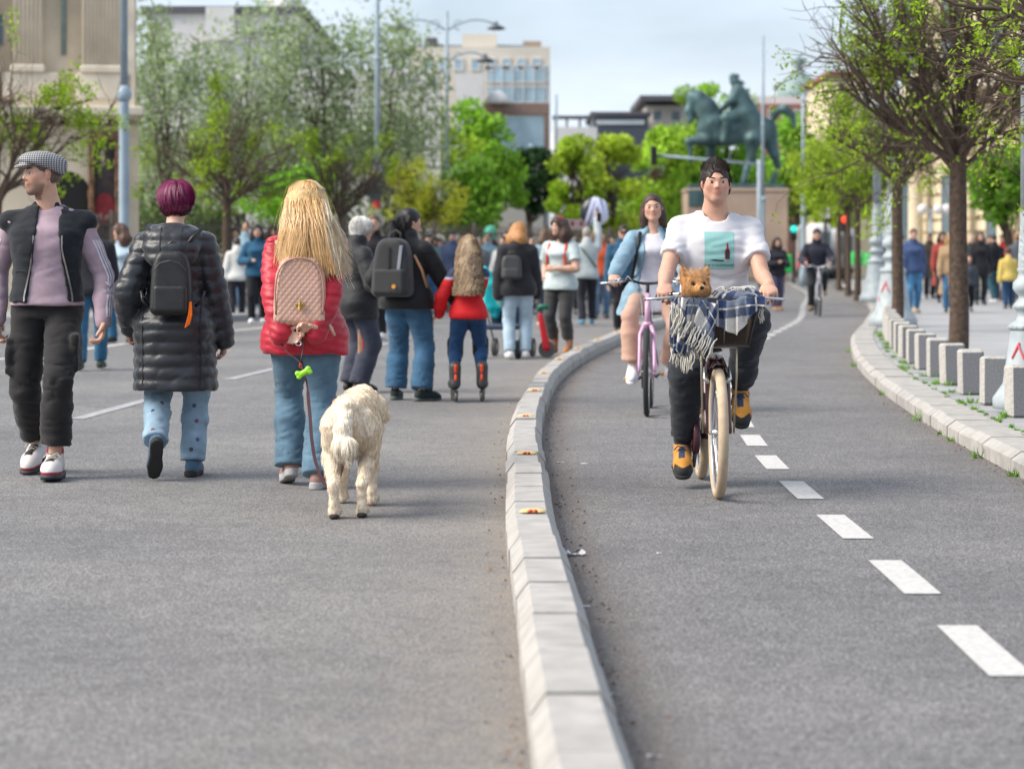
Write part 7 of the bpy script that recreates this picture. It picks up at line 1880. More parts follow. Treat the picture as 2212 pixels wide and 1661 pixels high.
# ---- named figures of the middle distance
g = passer('strawberry-blonde woman in black puffer and pale jeans, seen from behind beside the stroller', 1118, 776, 1.62, .0, (.022, .022, .026), (.36, .47, .56), (.42, .19, .06), 'f', 'long', .011, shoe=(.72, .7, .7), gait=.03, bulk=1.08, thick=.03, head=(-.5, -.2, 0), hem=-.06)
backpack('small charcoal leather satchel backpack on the strawberry-blonde woman', g, (-.07, -.21, 1.06), (.26, .10, .30), mat('satchel', (.05, .05, .052), .5), vox=.012, tilt=-.1, taper=.95)
def headband_woman():
    p = passer('smiling woman with red headband, pale printed tee and tall brown boots', 1210, 766, 1.69, PI - .45, (.50, .58, .58), (.055, .055, .055), (.055, .028, .02), 'f', 'curly', .011, sleeve='short', boot=(.40, .15, .045), gait=.01, head=(-.35, .05, 0), legw=1.02, swing=0,
               hands={'L': dict(w=(-.02, .19, 1.04), pole=(-1, -.4, -.3), d=(1, .2, .15), n=(0, -1, 0), curl=.4), 'R': dict(w=(.20, .02, .93), pole=(.5, -1, 0))})
    f = Field(p.hc - .2, p.hc + .25, .009); f.chain([p.hl((math.cos(a) * .42, -.02, .08 + math.sin(a) * .44)) for a in np.linspace(0, PI, 9)], [.018] * 9, .01); field_obj(f, 'red_headband', cloth('band_red', (.55, .015, .05)), p.t)
    for sg in (-1, 1): MB().tube([p.T((sg * .062, -.05, .27)), p.T((sg * .066, .035, .275)), p.T((sg * .068, .080, .19)), p.T((sg * .075, .045, .08))], .016, 6).build('red_strap', cloth('strap_red', (.62, .05, .02)), p.t, smooth=True)
    tee = [o for o in p.t.children if o.name.startswith('top')]
headband_woman()
p = passer('grey-haired man in pale grey tee raising his phone, seen from behind', 1268, 702, 1.74, .1, (.42, .47, .48), (.02, .02, .028), (.30, .28, .24), 'm', 'short', .014, sleeve='long', shoe=(.10, .25, .35), hands={'R': dict(w=(.20, .22, 1.86), pole=(1, -.2, 0), d=(0, 0, 1), n=(0, 1, 0)), 'L': dict(w=(-.22, .12, .98), pole=(-.5, -1, 0))}, gait=.06)
ph = thing('phone', 'phone held up by the grey-haired man', 'phone', wp(1294, 470, 42.3)); MB().box((0, 0, 0), (.08, .012, .15), bev=.004).build('case', M_BLACK, ph); MB().box((0, .008, 0), (.07, .004, .135)).build('screen', mat('phone_screen', (.2, .4, .2), .3), ph)
MB().tube([p.T((-.07, -.075, .26)), p.T((.0, -.088, .17)), p.T((.09, -.075, .06))], .014, 6).build('shoulder_strap', cloth('strap_green', (.03, .10, .07)), p.t)
p = passer('man in dark denim jacket and sunglasses walking between the kerb and the pink bicycle', 1345, 721, 1.71, TO + .15, (.02, .075, .135), (.012, .012, .016), (.03, .02, .015), 'm', 'short', .012, gait=.06, shoe=(.015, .018, .018), swing=.04)
MB().box(p.hl((0, .36, .0)), (.13, .02, .035), rz=0, bev=.005).build('sunglasses', M_BLACK, p.t)
passer('man in orange and grey jacket walking behind the raised phone', 1298, 690, 1.74, TO, (.55, .09, .03), (.10, .18, .28), (.04, .03, .02), 'm', 'short', .018)
passer('brown-haired woman in pale denim jacket half hidden behind the red headband', 1178, 706, 1.70, .2, (.28, .38, .45), (.03, .04, .06), (.10, .055, .03), 'f', 'long', .016, shoe=(.5, .4, .3))
passer('tall man in black top standing behind the elderly woman', 808, 735, 1.82, TO, (.012, .012, .015), (.02, .02, .025), (.12, .07, .04), 'm', 'short', .013, shoe=(.6, .6, .6), swing=.02)
passer('young woman with reddish face half hidden behind the blonde hair', 728, 728, 1.63, TO + .1, (.14, .10, .10), (.02, .03, .05), (.06, .035, .03), 'f', 'long', .014)
passer('woman with curly brown hair, red top and pale denim jacket by the lamp post', 264, 742, 1.66, TO - .5, (.36, .46, .54), (.03, .12, .22), (.09, .045, .03), 'f', 'curly', .012, head=(-.5, 0, 0), swing=.03)
passer('person in dark navy jacket walking close behind the man in the cap', 196, 800, 1.66, AW + .1, (.02, .02, .026), (.03, .12, .22), (.03, .02, .02), 'm', 'short', .012, shoe=(.06, .08, .07), gait=.1)
passer('person in white jacket and dark trousers seen from behind at the left pavement', 512, 690, 1.60, .1, (.60, .61, .58), (.015, .018, .022), (.05, .04, .03), 'f', 'short', .015, shoe=(.5, .52, .5), z=.0)
p = passer('black-haired woman in blue denim jacket with grey shoulder bag, by the left pavement', 556, 700, 1.80, TO + .1, (.02, .09, .17), (.014, .015, .018), (.008, .008, .010), 'f', 'long', .014, shoe=(.7, .7, .72), hands={'R': dict(w=(.12, .2, 1.12), pole=(.8, -1, 0)), 'L': dict(w=(-.2, .1, .9), pole=(-.6, -1, 0))})
bg = thing('shoulder_bag', 'grey slouchy shoulder bag at the black-haired woman\'s hip', 'bag', wp(545, 600, 43.5)); f = Field((-.17, -.1, -.2), (.17, .1, .18), .014); f.ell((0, 0, -.03), (.13, .07, .14), k=.02).cone((-.06, 0, .1), (.06, 0, .1), .03, .03, .05); field_obj(f, 'bag_body', mat('bag_grey', (.05, .052, .055), .55), bg); MB().tube([(-.06, 0, .1), (.02, 0, .45), (.06, 0, .1)], .012, 6).build('bag_strap', mat('bag_grey', (.05, .052, .055), .55), bg)
passer('person in dark peaked cap half hidden by the quilted coat', 327, 742, 1.66, .2, (.03, .03, .035), (.02, .03, .05), (.03, .03, .03), 'm', 'cap', .014)
# ---- stroller with a turquoise bag
def stroller():
    x, y = gp(1092, 772)
    t = thing('stroller', 'dark folding stroller with small grey wheels standing beside the pale jeans', 'stroller', (x, y, 0), -.25)
    M_ST = mat('stroller_metal', (.25, .25, .26), .4, metal=.5)
    for sx in (-.22, .24):
        MB().tube([(sx, -.35, .12), (sx, -.05, .55), (sx, .15, .98)], .014, 8).build('side_tube', M_ST, t, smooth=True); MB().tube([(sx, .35, .12), (sx, .0, .50)], .012, 8).build('leg_tube', M_ST, t, smooth=True)
        for yy in (-.35, .35): MB().tube([(sx - .02, yy, .11), (sx + .02, yy, .11)], .11, 18).build('wheel', mat('stroller_wheel', (.08, .08, .08), .7), t, smooth=False); MB().tube([(sx - .025, yy, .11), (sx + .025, yy, .11)], .05, 12).build('hub', M_ST, t)
    MB().tube([(-.22, .15, .98), (.24, .15, .98)], .016, 8).build('handle', M_BLACK, t)
    f = Field((-.25, -.4, .25), (.27, .2, .8), .016); f.box((.01, .02, .55), (.2, .03, .22), .03, rot3('X', .35), .03).box((.01, -.12, .36), (.2, .16, .03), .03, k=.03); field_obj(f, 'seat', cloth('stroller_fabric', (.03, .05, .09)), t)
    f = Field((.28, -.2, .02), (.65, .2, .6), .014); f.cone((.42, 0, .5), (.5, 0, .12), .03, .05, .03); field_obj(f, 'red_footrest', mat('toy_red', (.55, .01, .02), .4), t)
    MB().tube([(.40, 0, .55), (.42, 0, .60), (.52, 0, .59)], .03, 8).build('green_grip', mat('toy_green', (.01, .16, .09), .4), t, smooth=True); MB().tube([(.50, -.02, .10), (.50, .02, .10)], .10, 16).build('wheel', mat('stroller_wheel', (.08, .08, .08), .7), t)
    b = thing('turquoise_bag', 'turquoise quilted bag hanging on the stroller handle', 'bag', (x - .14, y + .02, 0)); f = Field((-.2, -.15, .45), (.2, .15, 1.12), .013); f.box((0, 0, .72), (.13, .07, .17), .05, k=.03).cone((-.02, 0, .9), (-.10, 0, 1.04), .05, .03, .05).cone((.0, 0, .58), (.02, 0, .50), .06, .05, .05); f.disp(lambda X, Y, Z, w=Wob(3, 16, 16, 16): .012 * w(X, Y, Z)); field_obj(f, 'bag_body', cloth('turquoise', (.01, .42, .45)), b)
    MB().tube([(-.10, 0, .9), (0, .04, 1.02), (.10, 0, .9)], .012, 6).build('bag_handle', cloth('turquoise', (.01, .42, .45)), b)
stroller()
# ---- cyclist far down the lane
x, y = gp(1772, 683); b3 = bicycle('slim silver bicycle ridden far down the lane by the dark-jacketed rider', (x, y + .5), PI - .05, mat('silver_paint', (.5, .5, .55), .3), black_t, mat('dark_rim', (.15, .15, .15)), R=.34, r_t=.02, bar_z=1.0, half=.26, crank_a=.3, step=False, nsp=10, bar_m=M_CHROME)
p = Person('far cyclist in dark navy jacket and black beanie riding towards the camera', (x, y + .5), PI - .05, 1.80, 'm', .014, pelvis=(0, -.18, .93), lean=.1, bulk=1.05, hands={'R': dict(w=(.27, .24, 1.08), pole=(.5, -1, -.3)), 'L': dict(w=(-.27, .24, 1.08), pole=(-.5, -1, -.3))}, feet={'R': dict(a=(.13, .03, .20), pole=(.1, 1, 0)), 'L': dict(a=(-.13, .0, .50), pole=(-.1, 1, 0))})
p.body((.58, .33, .25), eyes=False, fingers=False); p.top(cloth('ink_jacket', (.02, .022, .035)), 'jacket', thick=.022, hem=-.04, collar=.03); p.pants(cloth('ink_trousers', (.015, .018, .022))); p.shoes(cloth('tan_shoe', (.2, .12, .06)), vox=.012); p.hair_cap(hairm('beanie', (.012, .014, .014)), name='beanie', thick=.06, nape=-.1, side=.12, wobble=0)
# ---- right pavement
def rp(label, u, vf, H, rot, top, legs, hair, sex='m', style='short', **k): return passer(label, u, vf, H, rot, top, legs, hair, sex, style, k.pop('vox', .018), z=PAVE_Z - .01, **k)
rp('woman in blue zip jacket and light jeans strolling on the right pavement', 1972, 678, 1.66, TO + .15, (.045, .075, .17), (.07, .20, .36), (.09, .045, .03), 'f', 'short', shoe=(.45, .36, .25), bulk=1.15, gait=.05)
rp('man in olive coat behind the blue jacketed woman', 2008, 646, 1.76, TO, (.10, .08, .055), (.03, .03, .03), (.10, .08, .07), 'm', 'bald', skirt=.2)
rp('dark-haired woman in red scarf and grey coat on the right pavement', 2035, 655, 1.72, TO, (.30, .05, .04), (.035, .03, .035), (.02, .012, .012), 'f', 'long', skirt=.28)
rp('woman in long tan coat with white bag beside the thick tree trunk', 2053, 676, 1.60, TO - .1, (.34, .23, .13), (.05, .14, .25), (.30, .19, .08), 'f', 'long', skirt=.30)
rp('long-haired woman in black with fur collar leading the small boy', 2117, 660, 1.70, TO, (.014, .014, .017), (.02, .03, .035), (.07, .045, .03), 'f', 'long', hem=-.12)
rp('small boy in grey jacket with pale pockets walking right of the trunk', 2092, 674, 1.12, TO, (.05, .06, .075), (.015, .018, .02), (.05, .03, .025), 'm', 'short', hs=.19)
rp('elderly man in dark navy coat behind the fur-collared woman', 2098, 640, 1.74, TO, (.02, .022, .035), (.04, .05, .05), (.4, .36, .33), 'm', 'bald')
rp('person in black jacket and teal jeans walking away on the right', 2148, 655, 1.66, AW + .4, (.012, .012, .016), (.03, .09, .12), (.03, .03, .03), 'm', 'short', shoe=(.75, .75, .75))
rp('woman in red jacket with dark bun near the right edge', 2166, 648, 1.70, TO - .6, (.50, .03, .03), (.02, .05, .10), (.01, .01, .01), 'f', 'tail')
rp('child in white and yellow top standing near the right lamp post', 2178, 668, 1.28, AW, (.60, .45, .12), (.012, .05, .12), (.08, .03, .02), 'm', 'short', hs=.2)
rp('person in grey puffer jacket cut by the ornate lamp post', 2196, 656, 1.66, AW, (.10, .11, .125), (.03, .03, .04), (.25, .13, .07), 'f', 'short', bulk=1.15)
rp('man in dark blue jacket between the two ornate lamp posts', 1914, 628, 1.74, TO, (.02, .03, .06), (.015, .03, .05), (.03, .02, .02), 'm', 'cap')
rp('person in dark jacket behind the slim trunk', 1948, 648, 1.68, TO, (.05, .045, .09), (.03, .03, .04), (.02, .02, .02), 'm', 'short')
rp('far woman in pale coat under the right trees', 2080, 632, 1.66, TO, (.35, .32, .30), (.05, .05, .06), (.2, .13, .08), 'f', 'long', skirt=.2)
rp('far man in charcoal hoodie under the right trees', 2136, 636, 1.76, TO, (.08, .08, .085), (.03, .04, .06), (.05, .04, .03), 'm', 'short')
# ---- delivery riders and walkers at the bend
p = passer('woman in black jacket looking at her phone, green courier box behind her', 1678, 672, 1.66, TO + .2, (.012, .02, .024), (.10, .09, .15), (.02, .015, .015), 'f', 'long', .014, hands={'L': dict(w=(-.05, .25, 1.08), pole=(-.8, -1, 0)), 'R': dict(w=(.08, .25, 1.06), pole=(.8, -1, 0))}, shoe=(.45, .25, .15))
cb_ = thing('courier_box', 'lime green courier box behind the woman with the phone', 'box', wp(1693, 570, 54.2)); MB().box((0, .1, 0), (.36, .3, .42), bev=.03).build('box_body', cloth('courier_green', (.03, .55, .10)), cb_)
for i, (u, v, D) in enumerate(((1852, 558, 90), (1880, 560, 98), (1925, 572, 78))):
    q = thing('courier_box', ['lime green courier box left of the far slim trunks', 'lime green courier box between the far slim trunks', 'lime green courier box by the ornate lamp post foot'][i], 'box', wp(u, v, D)); MB().box((0, 0, 0), (.42, .35, .5), bev=.03).build('box_body', cloth('courier_green', (.03, .55, .10)), q); MB().box((0, -.18, .12), (.3, .02, .06)).build('pale_stripe', M_WHITEW, q)
passer('far person in bright red jacket beside the pedestal', 1737, 618, 1.72, AW, (.60, .02, .04), (.03, .06, .12), (.12, .07, .05), 'f', 'short', .024)
passer('far person in blue jacket next to the red jacket', 1747, 617, 1.75, TO, (.05, .07, .20), (.03, .05, .08), (.08, .05, .04), 'm', 'short', .024)
# ---- the dense crowd down the closed road
rg = np.random.default_rng(21)
PAL = [(.02, .02, .024), (.05, .052, .06), (.04, .06, .12), (.04, .12, .24), (.17, .17, .18), (.36, .36, .37), (.62, .62, .62), (.50, .04, .04), (.08, .20, .15), (.44, .33, .22), (.09, .16, .42), (.32, .09, .20), (.22, .34, .40)]
CN = ['black', 'dark grey', 'navy', 'blue', 'mid grey', 'light grey', 'white', 'red', 'dark green', 'tan', 'royal blue', 'plum', 'grey-blue']
spots = [(1030, 640, 1.74, 'bald', 'm', 5), (1050, 652, 1.80, 'bald', 'm', 2), (940, 655, 1.68, 'long', 'f', 4), (958, 645, 1.66, 'long', 'f', 3), (905, 640, 1.7, 'short', 'm', 0), (985, 630, 1.72, 'short', 'm', 1), (1005, 622, 1.7, 'long', 'f', 7)]
CR = []
def crowd(u, v, H, st, sx, ci, vox, rot):
    lg = PAL[rg.integers(0, 5)]; hr = [(.03, .02, .015), (.06, .035, .02), (.015, .012, .012), (.20, .11, .05), (.35, .33, .30)][rg.integers(0, 5)]
    side = 'left of the lamp post' if u < 965 else 'behind the girl' if u < 1060 else 'behind pale jeans' if u < 1160 else 'behind the headband' if u < 1300 else 'behind the bicycles'
    hn = {'short': 'short-haired', 'bald': 'balding', 'long': 'long-haired', 'tail': 'ponytailed', 'cap': 'capped', 'curly': 'curly-haired'}[st]
    far = 'near' if v > 645 else 'middle' if v > 622 else 'far'
    lab = f'{far} {hn} {"walker" if rot > 2 else "back view"} in {CN[ci]} top, crowd {side}'
    CR.append(passer(lab, u, v, H, rot, PAL[ci], lg, hr, sx, st, vox, group=('crowd ' + lab), face=vox < .022).t)
for (u, v, H, st, sx, ci) in spots: crowd(u, v, H, st, sx, ci, .020, TO)
k = 0
while k < 36:
    u = rg.uniform(860, 1660); v = 596 + 56 * rg.uniform() ** 1.7
    D = CAMH * FPX / (v - HZ)
    if (u - CXU) / FPX * D > KX(min(D, 119)) - .8: continue
    st = ['short', 'short', 'long', 'bald', 'tail', 'cap', 'curly'][rg.integers(0, 7)]; sx = 'f' if st in ('long', 'tail', 'curly') else 'm'
    crowd(u, v, rg.normal(1.71, .07), st, sx, rg.integers(0, len(PAL)), .024 if v > 625 else .032, TO + rg.normal(0, .3) if rg.uniform() < .7 else rg.normal(0, .3)); k += 1
for j in range(12):
    u = rg.uniform(560, 900); v = rg.uniform(655, 700); D = CAMH * FPX / (v - HZ)
    st = ['short', 'long', 'bald', 'cap'][j % 4]; crowd(u, v, rg.normal(1.69, .05), st, 'f' if st == 'long' else 'm', rg.integers(0, 7), .022, TO if j % 3 else AW)
for k in range(190):                 # tiny heads of the far crowd: copies of the walkers above
    u = rg.uniform(840, 1500) if k % 4 else rg.uniform(480, 840); D = rg.uniform(46, 112); x = (u - CXU) / FPX * D
    if x > KX(min(D, 119)) - .8: continue
    src = CR[rg.integers(7, len(CR))]; r = src.copy(); COL.objects.link(r); r.location = (x, D, .12 if u < 820 else 0); r.rotation_euler = (0, 0, rg.uniform(2.6, 3.7)); r['label'] = 'tiny far figure in the dense crowd below the trees'; r['group'] = 'tiny far figures of the crowd'
    for ch in src.children: c = ch.copy(); COL.objects.link(c); c.parent = r
# ---- balloons and the placard
bl = thing('foil_balloon', 'large dark foil balloon with bold white and violet streaks above the crowd', 'balloon', wp(1285, 458, 52))
f = Field((-.42, -.25, -.45), (.42, .25, .42), .02); f.ell((0, 0, 0), (.32, .17, .32), k=0).cone((0, 0, -.3), (0, 0, -.36), .05, .03, .05)
def bc(V):
    C = np.tile((.03, .035, .05), (len(V), 1)); x, z = V[:, 0], V[:, 2]
    for (c, w, a) in ((-.12, .035, .7), (-.02, .03, .55), (.14, .05, -.75), (.24, .04, -.45)): C[np.abs(x - c - a * z * .45) < w] = (.66, .68, .88)
    C[(z < -.12) & (x > .02) & (np.abs(x - .2 + .1 * z) < .1)] = (.75, .74, .9); return C
field_obj(f, 'balloon_skin', mat('foil', vcol=True, rough=.25, var=.05, spec=.6), bl, col=bc); MB().tube([(0, 0, -.36), (.02, 0, -.9), (-.02, 0, -1.3)], .004, 4).build('ribbon', M_WHITEW, bl)
b2 = thing('balloon', 'small green and turquoise balloon over the crowd behind the girl', 'balloon', wp(1060, 505, 70)); f = Field((-.3, -.3, -.35), (.3, .3, .3), .025); f.ell((0, 0, 0), (.2, .2, .24), k=0); field_obj(f, 'balloon_skin', mat('balloon_green', (.05, .5, .35), .3), b2); MB().tube([(0, 0, -.24), (0, 0, -1.0)], .006, 4).build('ribbon', M_WHITEW, b2)
pc = thing('placard', 'pale pink placard held over the crowd left of the foil balloon', 'placard', wp(1245, 485, 60)); MB().box((0, 0, 0), (.62, .02, .26)).build('board', cloth('placard', (.45, .33, .32)), pc); MB().tube([(0, .02, -.13), (0, .02, -.6)], .012, 6).build('stick', M_BROWN, pc); MB().box((-.1, -.015, .02), (.08, .008, .1)).build('printed_mark', cloth('placard_mark', (.25, .05, .03)), pc); MB().box((.12, -.015, .02), (.08, .008, .1)).build('printed_mark', cloth('placard_mark', (.25, .05, .03)), pc)
bs_ = thing('blue_sign', 'small upright blue sign beside the denim-jacket man', 'sign', wp(1393, 558, 85)[:2] + (0,)); z_ = CAMH + (HZ - 470) * 85 / FPX; MB().tube([(0, 0, 0), (0, 0, z_)], .04, 8).build('pole', M_LAMP, bs_); MB().box((0, -.05, z_ - .35), (.28, .04, .62)).build('panel', mat('sign_blue', (.03, .13, .6)), bs_)
# ================================================================== trees
def leaf_mat(name, tr=.35):
    m = bpy.data.materials.new(name); m.use_nodes = True; nt = m.node_tree; L = nt.links; b = nt.nodes['Principled BSDF']; b.inputs['Roughness'].default_value = .6; b.inputs['Specular IOR Level'].default_value = .25
    at = nt.nodes.new('ShaderNodeAttribute'); at.attribute_name = 'Col'; t = nt.nodes.new('ShaderNodeBsdfTranslucent'); mx = nt.nodes.new('ShaderNodeMixShader'); mx.inputs[0].default_value = tr
    L.new(at.outputs['Color'], b.inputs['Base Color']); L.new(at.outputs['Color'], t.inputs['Color']); L.new(b.outputs[0], mx.inputs[1]); L.new(t.outputs[0], mx.inputs[2]); L.new(mx.outputs[0], nt.nodes['Material Output'].inputs['Surface']); return m
M_LEAF = leaf_mat('leaf_green')
M_BARK = mat('bark', (.085, .058, .042), .9, var=.45, vscale=22, bump=1.0, bscale=38)
M_TWIG = mat('twig', (.105, .074, .056), .9, var=.3, vscale=12)
def tubes(paths, n):
    """one mesh from many (points, radii) polylines"""
    V, Q, o = [], [], 0
    for P, R in paths:
        P = np.asarray(P); m = len(P); t = np.gradient(P, axis=0); t /= np.linalg.norm(t, axis=1, keepdims=True) + 1e-9
        a = np.cross(t, [.31, .17, .93]); a /= np.linalg.norm(a, axis=1, keepdims=True) + 1e-9; b = np.cross(t, a); an = np.arange(n) * 2 * math.pi / n
        V.append((P[:, None] + np.asarray(R)[:, None, None] * (a[:, None] * np.cos(an)[None, :, None] + b[:, None] * np.sin(an)[None, :, None])).reshape(-1, 3))
        i = o + np.arange(m - 1)[:, None] * n + np.arange(n)[None]; j = o + np.arange(m - 1)[:, None] * n + (np.arange(n)[None] + 1) % n
        Q.append(np.stack([i, j, j + n, i + n], -1).reshape(-1, 4)); o += m * n
    return np.concatenate(V), np.concatenate(Q)
def bough(rg, p, d, L, r, up, m=6, wig=.12):
    P = [np.array(p)]; d = unit(d)
    for i in range(m - 1): d = unit(d + rg.normal(0, wig, 3) + np.array([0, 0, up])); P.append(P[-1] + d * L / (m - 1))
    return np.array(P), r * np.linspace(1, .45, m)
def leaves(C, sizes, cols, rg, flat=.0):
    n = len(C); a = rg.normal(size=(n, 3)); a /= np.linalg.norm(a, axis=1, keepdims=True); b = np.cross(a, rg.normal(size=(n, 3))); b /= np.linalg.norm(b, axis=1, keepdims=True)
    s = sizes[:, None]; V = np.stack([C - a * s, C + b * s * .45, C + a * s, C - b * s * .45], 1).reshape(-1, 3); Q = np.arange(n * 4).reshape(-1, 4); return V, Q, np.repeat(cols, 4, 0)
def broom_tree(label, u, D, ztop, tr, R, seed, z0=0.0, n1=10, n2=5, n3=6, n4=3, leafy=.25, lcol=(.30, .44, .03), lsz=.035, squash=.8, up=.05, lean=(0, 0), bias=(0, 0), per=14, group=None, name='street_tree'):
    """a pollarded street tree: straight trunk, a dense fan of thin branches, leaf tufts just opening"""
    rg = np.random.default_rng(seed); x = (u - CXU) / FPX * D; t = thing(name, label, 'tree', (x, D, z0), 0, group)
    tp = np.array([(0, 0, -.05), (.01, 0, .5), (lean[0] * .5, lean[1] * .5, ztop * .55), (lean[0], lean[1], ztop - z0)]); tp = resample(tp, 14)
    V, Q = tubes([(tp, tr * np.r_[1.25, np.linspace(1.06, .85, 12), .95])], 14); w = Wob(seed, 40, 40, 5); V += (vnormals(V, Q) * (tr * .10 * w(*V.T))[:, None]); obj('trunk', np_mesh('trunk', V, Q), M_BARK, t)
    big, fine, tips = [], [], []
    for i in range(n1):
        az = 2 * math.pi * (i + rg.uniform(-.3, .3)) / n1; el = rg.uniform(.2, 1.05); d = np.array([math.cos(az) * math.sin(el) + bias[0], math.sin(az) * math.sin(el) + bias[1], math.cos(el) * squash])
        P, r = bough(rg, tp[-1] - np.array([0, 0, rg.uniform(0, .25)]), d, R * rg.uniform(.65, .95), tr * .33, up); big.append((P, r))
        for j in range(n2):
            s = rg.uniform(.15, 1); k = s * 5; k0 = min(int(k), 4); q = P[k0] + (P[k0 + 1] - P[k0]) * (k - k0); d2 = unit(P[k0 + 1] - P[k0]) + rg.normal(0, .55, 3)
            P2, r2 = bough(rg, q, d2, R * rg.uniform(.3, .6), tr * .18, up * 1.2, 5); big.append((P2, r2))
            for l in range(n3):
                k = rg.uniform(.2, 3.99); k0 = int(k); q = P2[k0] + (P2[k0 + 1] - P2[k0]) * (k - k0); P3, r3 = bough(rg, q, unit(P2[k0 + 1] - P2[k0]) + rg.normal(0, .6, 3), R * rg.uniform(.15, .42), tr * .065, up, 4, .2); fine.append((P3, r3)); tips.append(P3[-1])
                for e in range(n4): P4, r4 = bough(rg, P3[rg.integers(1, 4)], rg.normal(0, 1, 3) + (P3[-1] - P3[0]) * 3, R * rg.uniform(.06, .16), tr * .035, up, 3, .2); fine.append((P4, r4)); tips.append(P4[-1])
    V, Q = tubes(big, 6); obj('limbs', np_mesh('limbs', V, Q), M_TWIG, t); V, Q = tubes(fine, 3); o = obj('twigs', np_mesh('twigs', V, Q), M_TWIG, t); o['kind'] = 'stuff'
    tips = np.array(tips); w = Wob(seed + 1, 2.2 / R * 2, 2.2 / R * 2, 2.2 / R * 2); sc = w(*tips.T); sel = tips[sc > np.quantile(sc, 1 - leafy)]
    C = np.repeat(sel, per, 0) + rg.normal(0, lsz * 1.4, (len(sel) * per, 3)); cols = np.array(lcol)[None] * rg.uniform(.6, 1.35, (len(C), 1)) * np.array([1, 1, 1])[None]; V, Q, cc = leaves(C, lsz * rg.uniform(.6, 1.3, len(C)), cols, rg); o = obj('crown', np_mesh('crown', V, Q, col=cc, smooth=False), M_LEAF, t); o['kind'] = 'stuff'
    return t
G_R, G_L = 'young street trees along the right pavement', 'street trees along the left gardens'
broom_tree('brown street tree with thick straight trunk and dense twiggy crown at right', 2070, 24.6, 2.22, .098, 1.75, 21, PAVE_Z, 17, 7, 8, 3, .26, per=8, lsz=.026, squash=.8, up=.04, group=G_R)
broom_tree('slimmer street tree with dark trunk behind the granite bollards', 1938, 34.8, 2.35, .085, 1.5, 4, PAVE_Z, 12, 6, 6, 2, .26, lsz=.042, squash=.8, group=G_R)
broom_tree('near street tree whose branches reach in at the upper right corner', 2500, 15.5, 2.0, .10, 1.55, 8, PAVE_Z, 13, 6, 6, 3, .30, lsz=.022, per=12, squash=.75, bias=(-.35, 0), group=G_R)
broom_tree('slim far street tree left of the ornate posts, rightmost of three', 1852, 62, 2.6, .085, 1.7, 5, PAVE_Z, 10, 5, 5, 2, .35, lsz=.07, group=G_R)
broom_tree('slim far street tree left of the ornate posts, middle of three', 1832, 70, 2.6, .085, 1.7, 6, PAVE_Z, 10, 5, 5, 2, .30, lsz=.07, group=G_R)
broom_tree('slim far street tree left of the ornate posts, leftmost of three', 1812, 82, 2.7, .09, 1.8, 7, PAVE_Z, 10, 5, 5, 2, .35, lsz=.08, group=G_R)
broom_tree('bushy street tree in front of the classical building at the left edge', -8, 37, 2.1, .10, 1.95, 11, .1, 10, 5, 6, 3, .2, lsz=.042, per=14, squash=1.25, bias=(.10, 0), group=G_L)
broom_tree('dark-limbed street tree with sparse lime leaves above the magenta hair', 490, 49, 2.35, .10, 1.7, 12, .1, 12, 6, 6, 3, .14, lsz=.045, squash=1.0, group=G_L)
broom_tree('bare brown street tree right of the blonde head', 735, 60, 2.35, .09, 1.75, 13, .1, 12, 6, 6, 3, .05, lsz=.06, squash=1.0, group=G_L)
broom_tree('brown street tree with yellow-green leaves beside the round sign', 915, 72, 2.2, .09, 1.5, 14, .1, 10, 5, 6, 2, .4, lcol=(.36, .40, .03), lsz=.07, squash=.8, group=G_L)
broom_tree('small bright lime tree between the magenta and blonde heads', 622, 66, 2.2, .07, 1.25, 15, .1, 8, 5, 5, 2, .75, lcol=(.24, .52, .03), lsz=.07, squash=.9, group=G_L)
def mass_tree(label, u, D, vt, vb, wpx, seed, col, n=2600, lsz=.2, gaps=.25, trunk=.16, group=None, hang=0.0, name='park_tree', blobs=26, tw=True):
    """a leafy tree: limbs and many leaf faces gathered in clumps through the crown"""
    rg = np.random.default_rng(seed); s = D / FPX; x = (u - CXU) * s; t = thing(name, label, 'tree', (x, D, 0), 0, group); zt, zb, R = CAMH + (HZ - vt) * s, max(CAMH + (HZ - vb) * s, .6), wpx * s / 2
    zc, rz = (zt + zb) / 2, (zt - zb) / 2
    tp = resample(np.array([(0, 0, 0), (rg.normal(0, .1), 0, zb * .7), (rg.normal(0, .2), 0, zc), (rg.normal(0, .3), 0, zc + rz * .6)]), 10); br = [(tp, trunk * np.linspace(1.1, .3, 10))]
    ce = []
    for i in range(blobs):
        v = rg.normal(size=3); v /= np.linalg.norm(v); q = np.array([0, 0, zc]) + v * np.array([R, R * .8, rz]) * rg.uniform(.35, 1.0) ** .6; ce.append(q); a = tp[rg.integers(3, 9)]; mid = (a + q) / 2 + rg.normal(0, .12 * R, 3); br.append((resample(np.array([a, mid, q]), 5), trunk * np.linspace(.35, .06, 5)))
    V, Q = tubes(br, 6); obj('trunk', np_mesh('trunk', V, Q), M_BARK, t)
    ce = np.array(ce); k = rg.integers(0, blobs, n); rb = R * rg.uniform(.32, .6, blobs); v = rg.normal(size=(n, 3)); v /= np.linalg.norm(v, axis=1, keepdims=True); C = ce[k] + v * (rb[k] * rg.uniform(.1, 1, n) ** .5)[:, None] * np.array([1, 1, .8 + hang])
    C[:, 2] -= hang * rg.uniform(0, 1, n) ** 2 * 1.2
    cl = np.array(col)[None] * rg.uniform(.7, 1.3, (blobs, 1)); cols = cl[k] * rg.uniform(.65, 1.35, (n, 1)); V, Q, cc = leaves(C, lsz * rg.uniform(.6, 1.4, n), cols, rg)
    o = obj('crown', np_mesh('crown', V, Q, col=cc, smooth=False), M_LEAF, t); o['kind'] = 'stuff'
PALE, LIME, GRN = (.34, .43, .22), (.42, .58, .05), (.24, .46, .05)
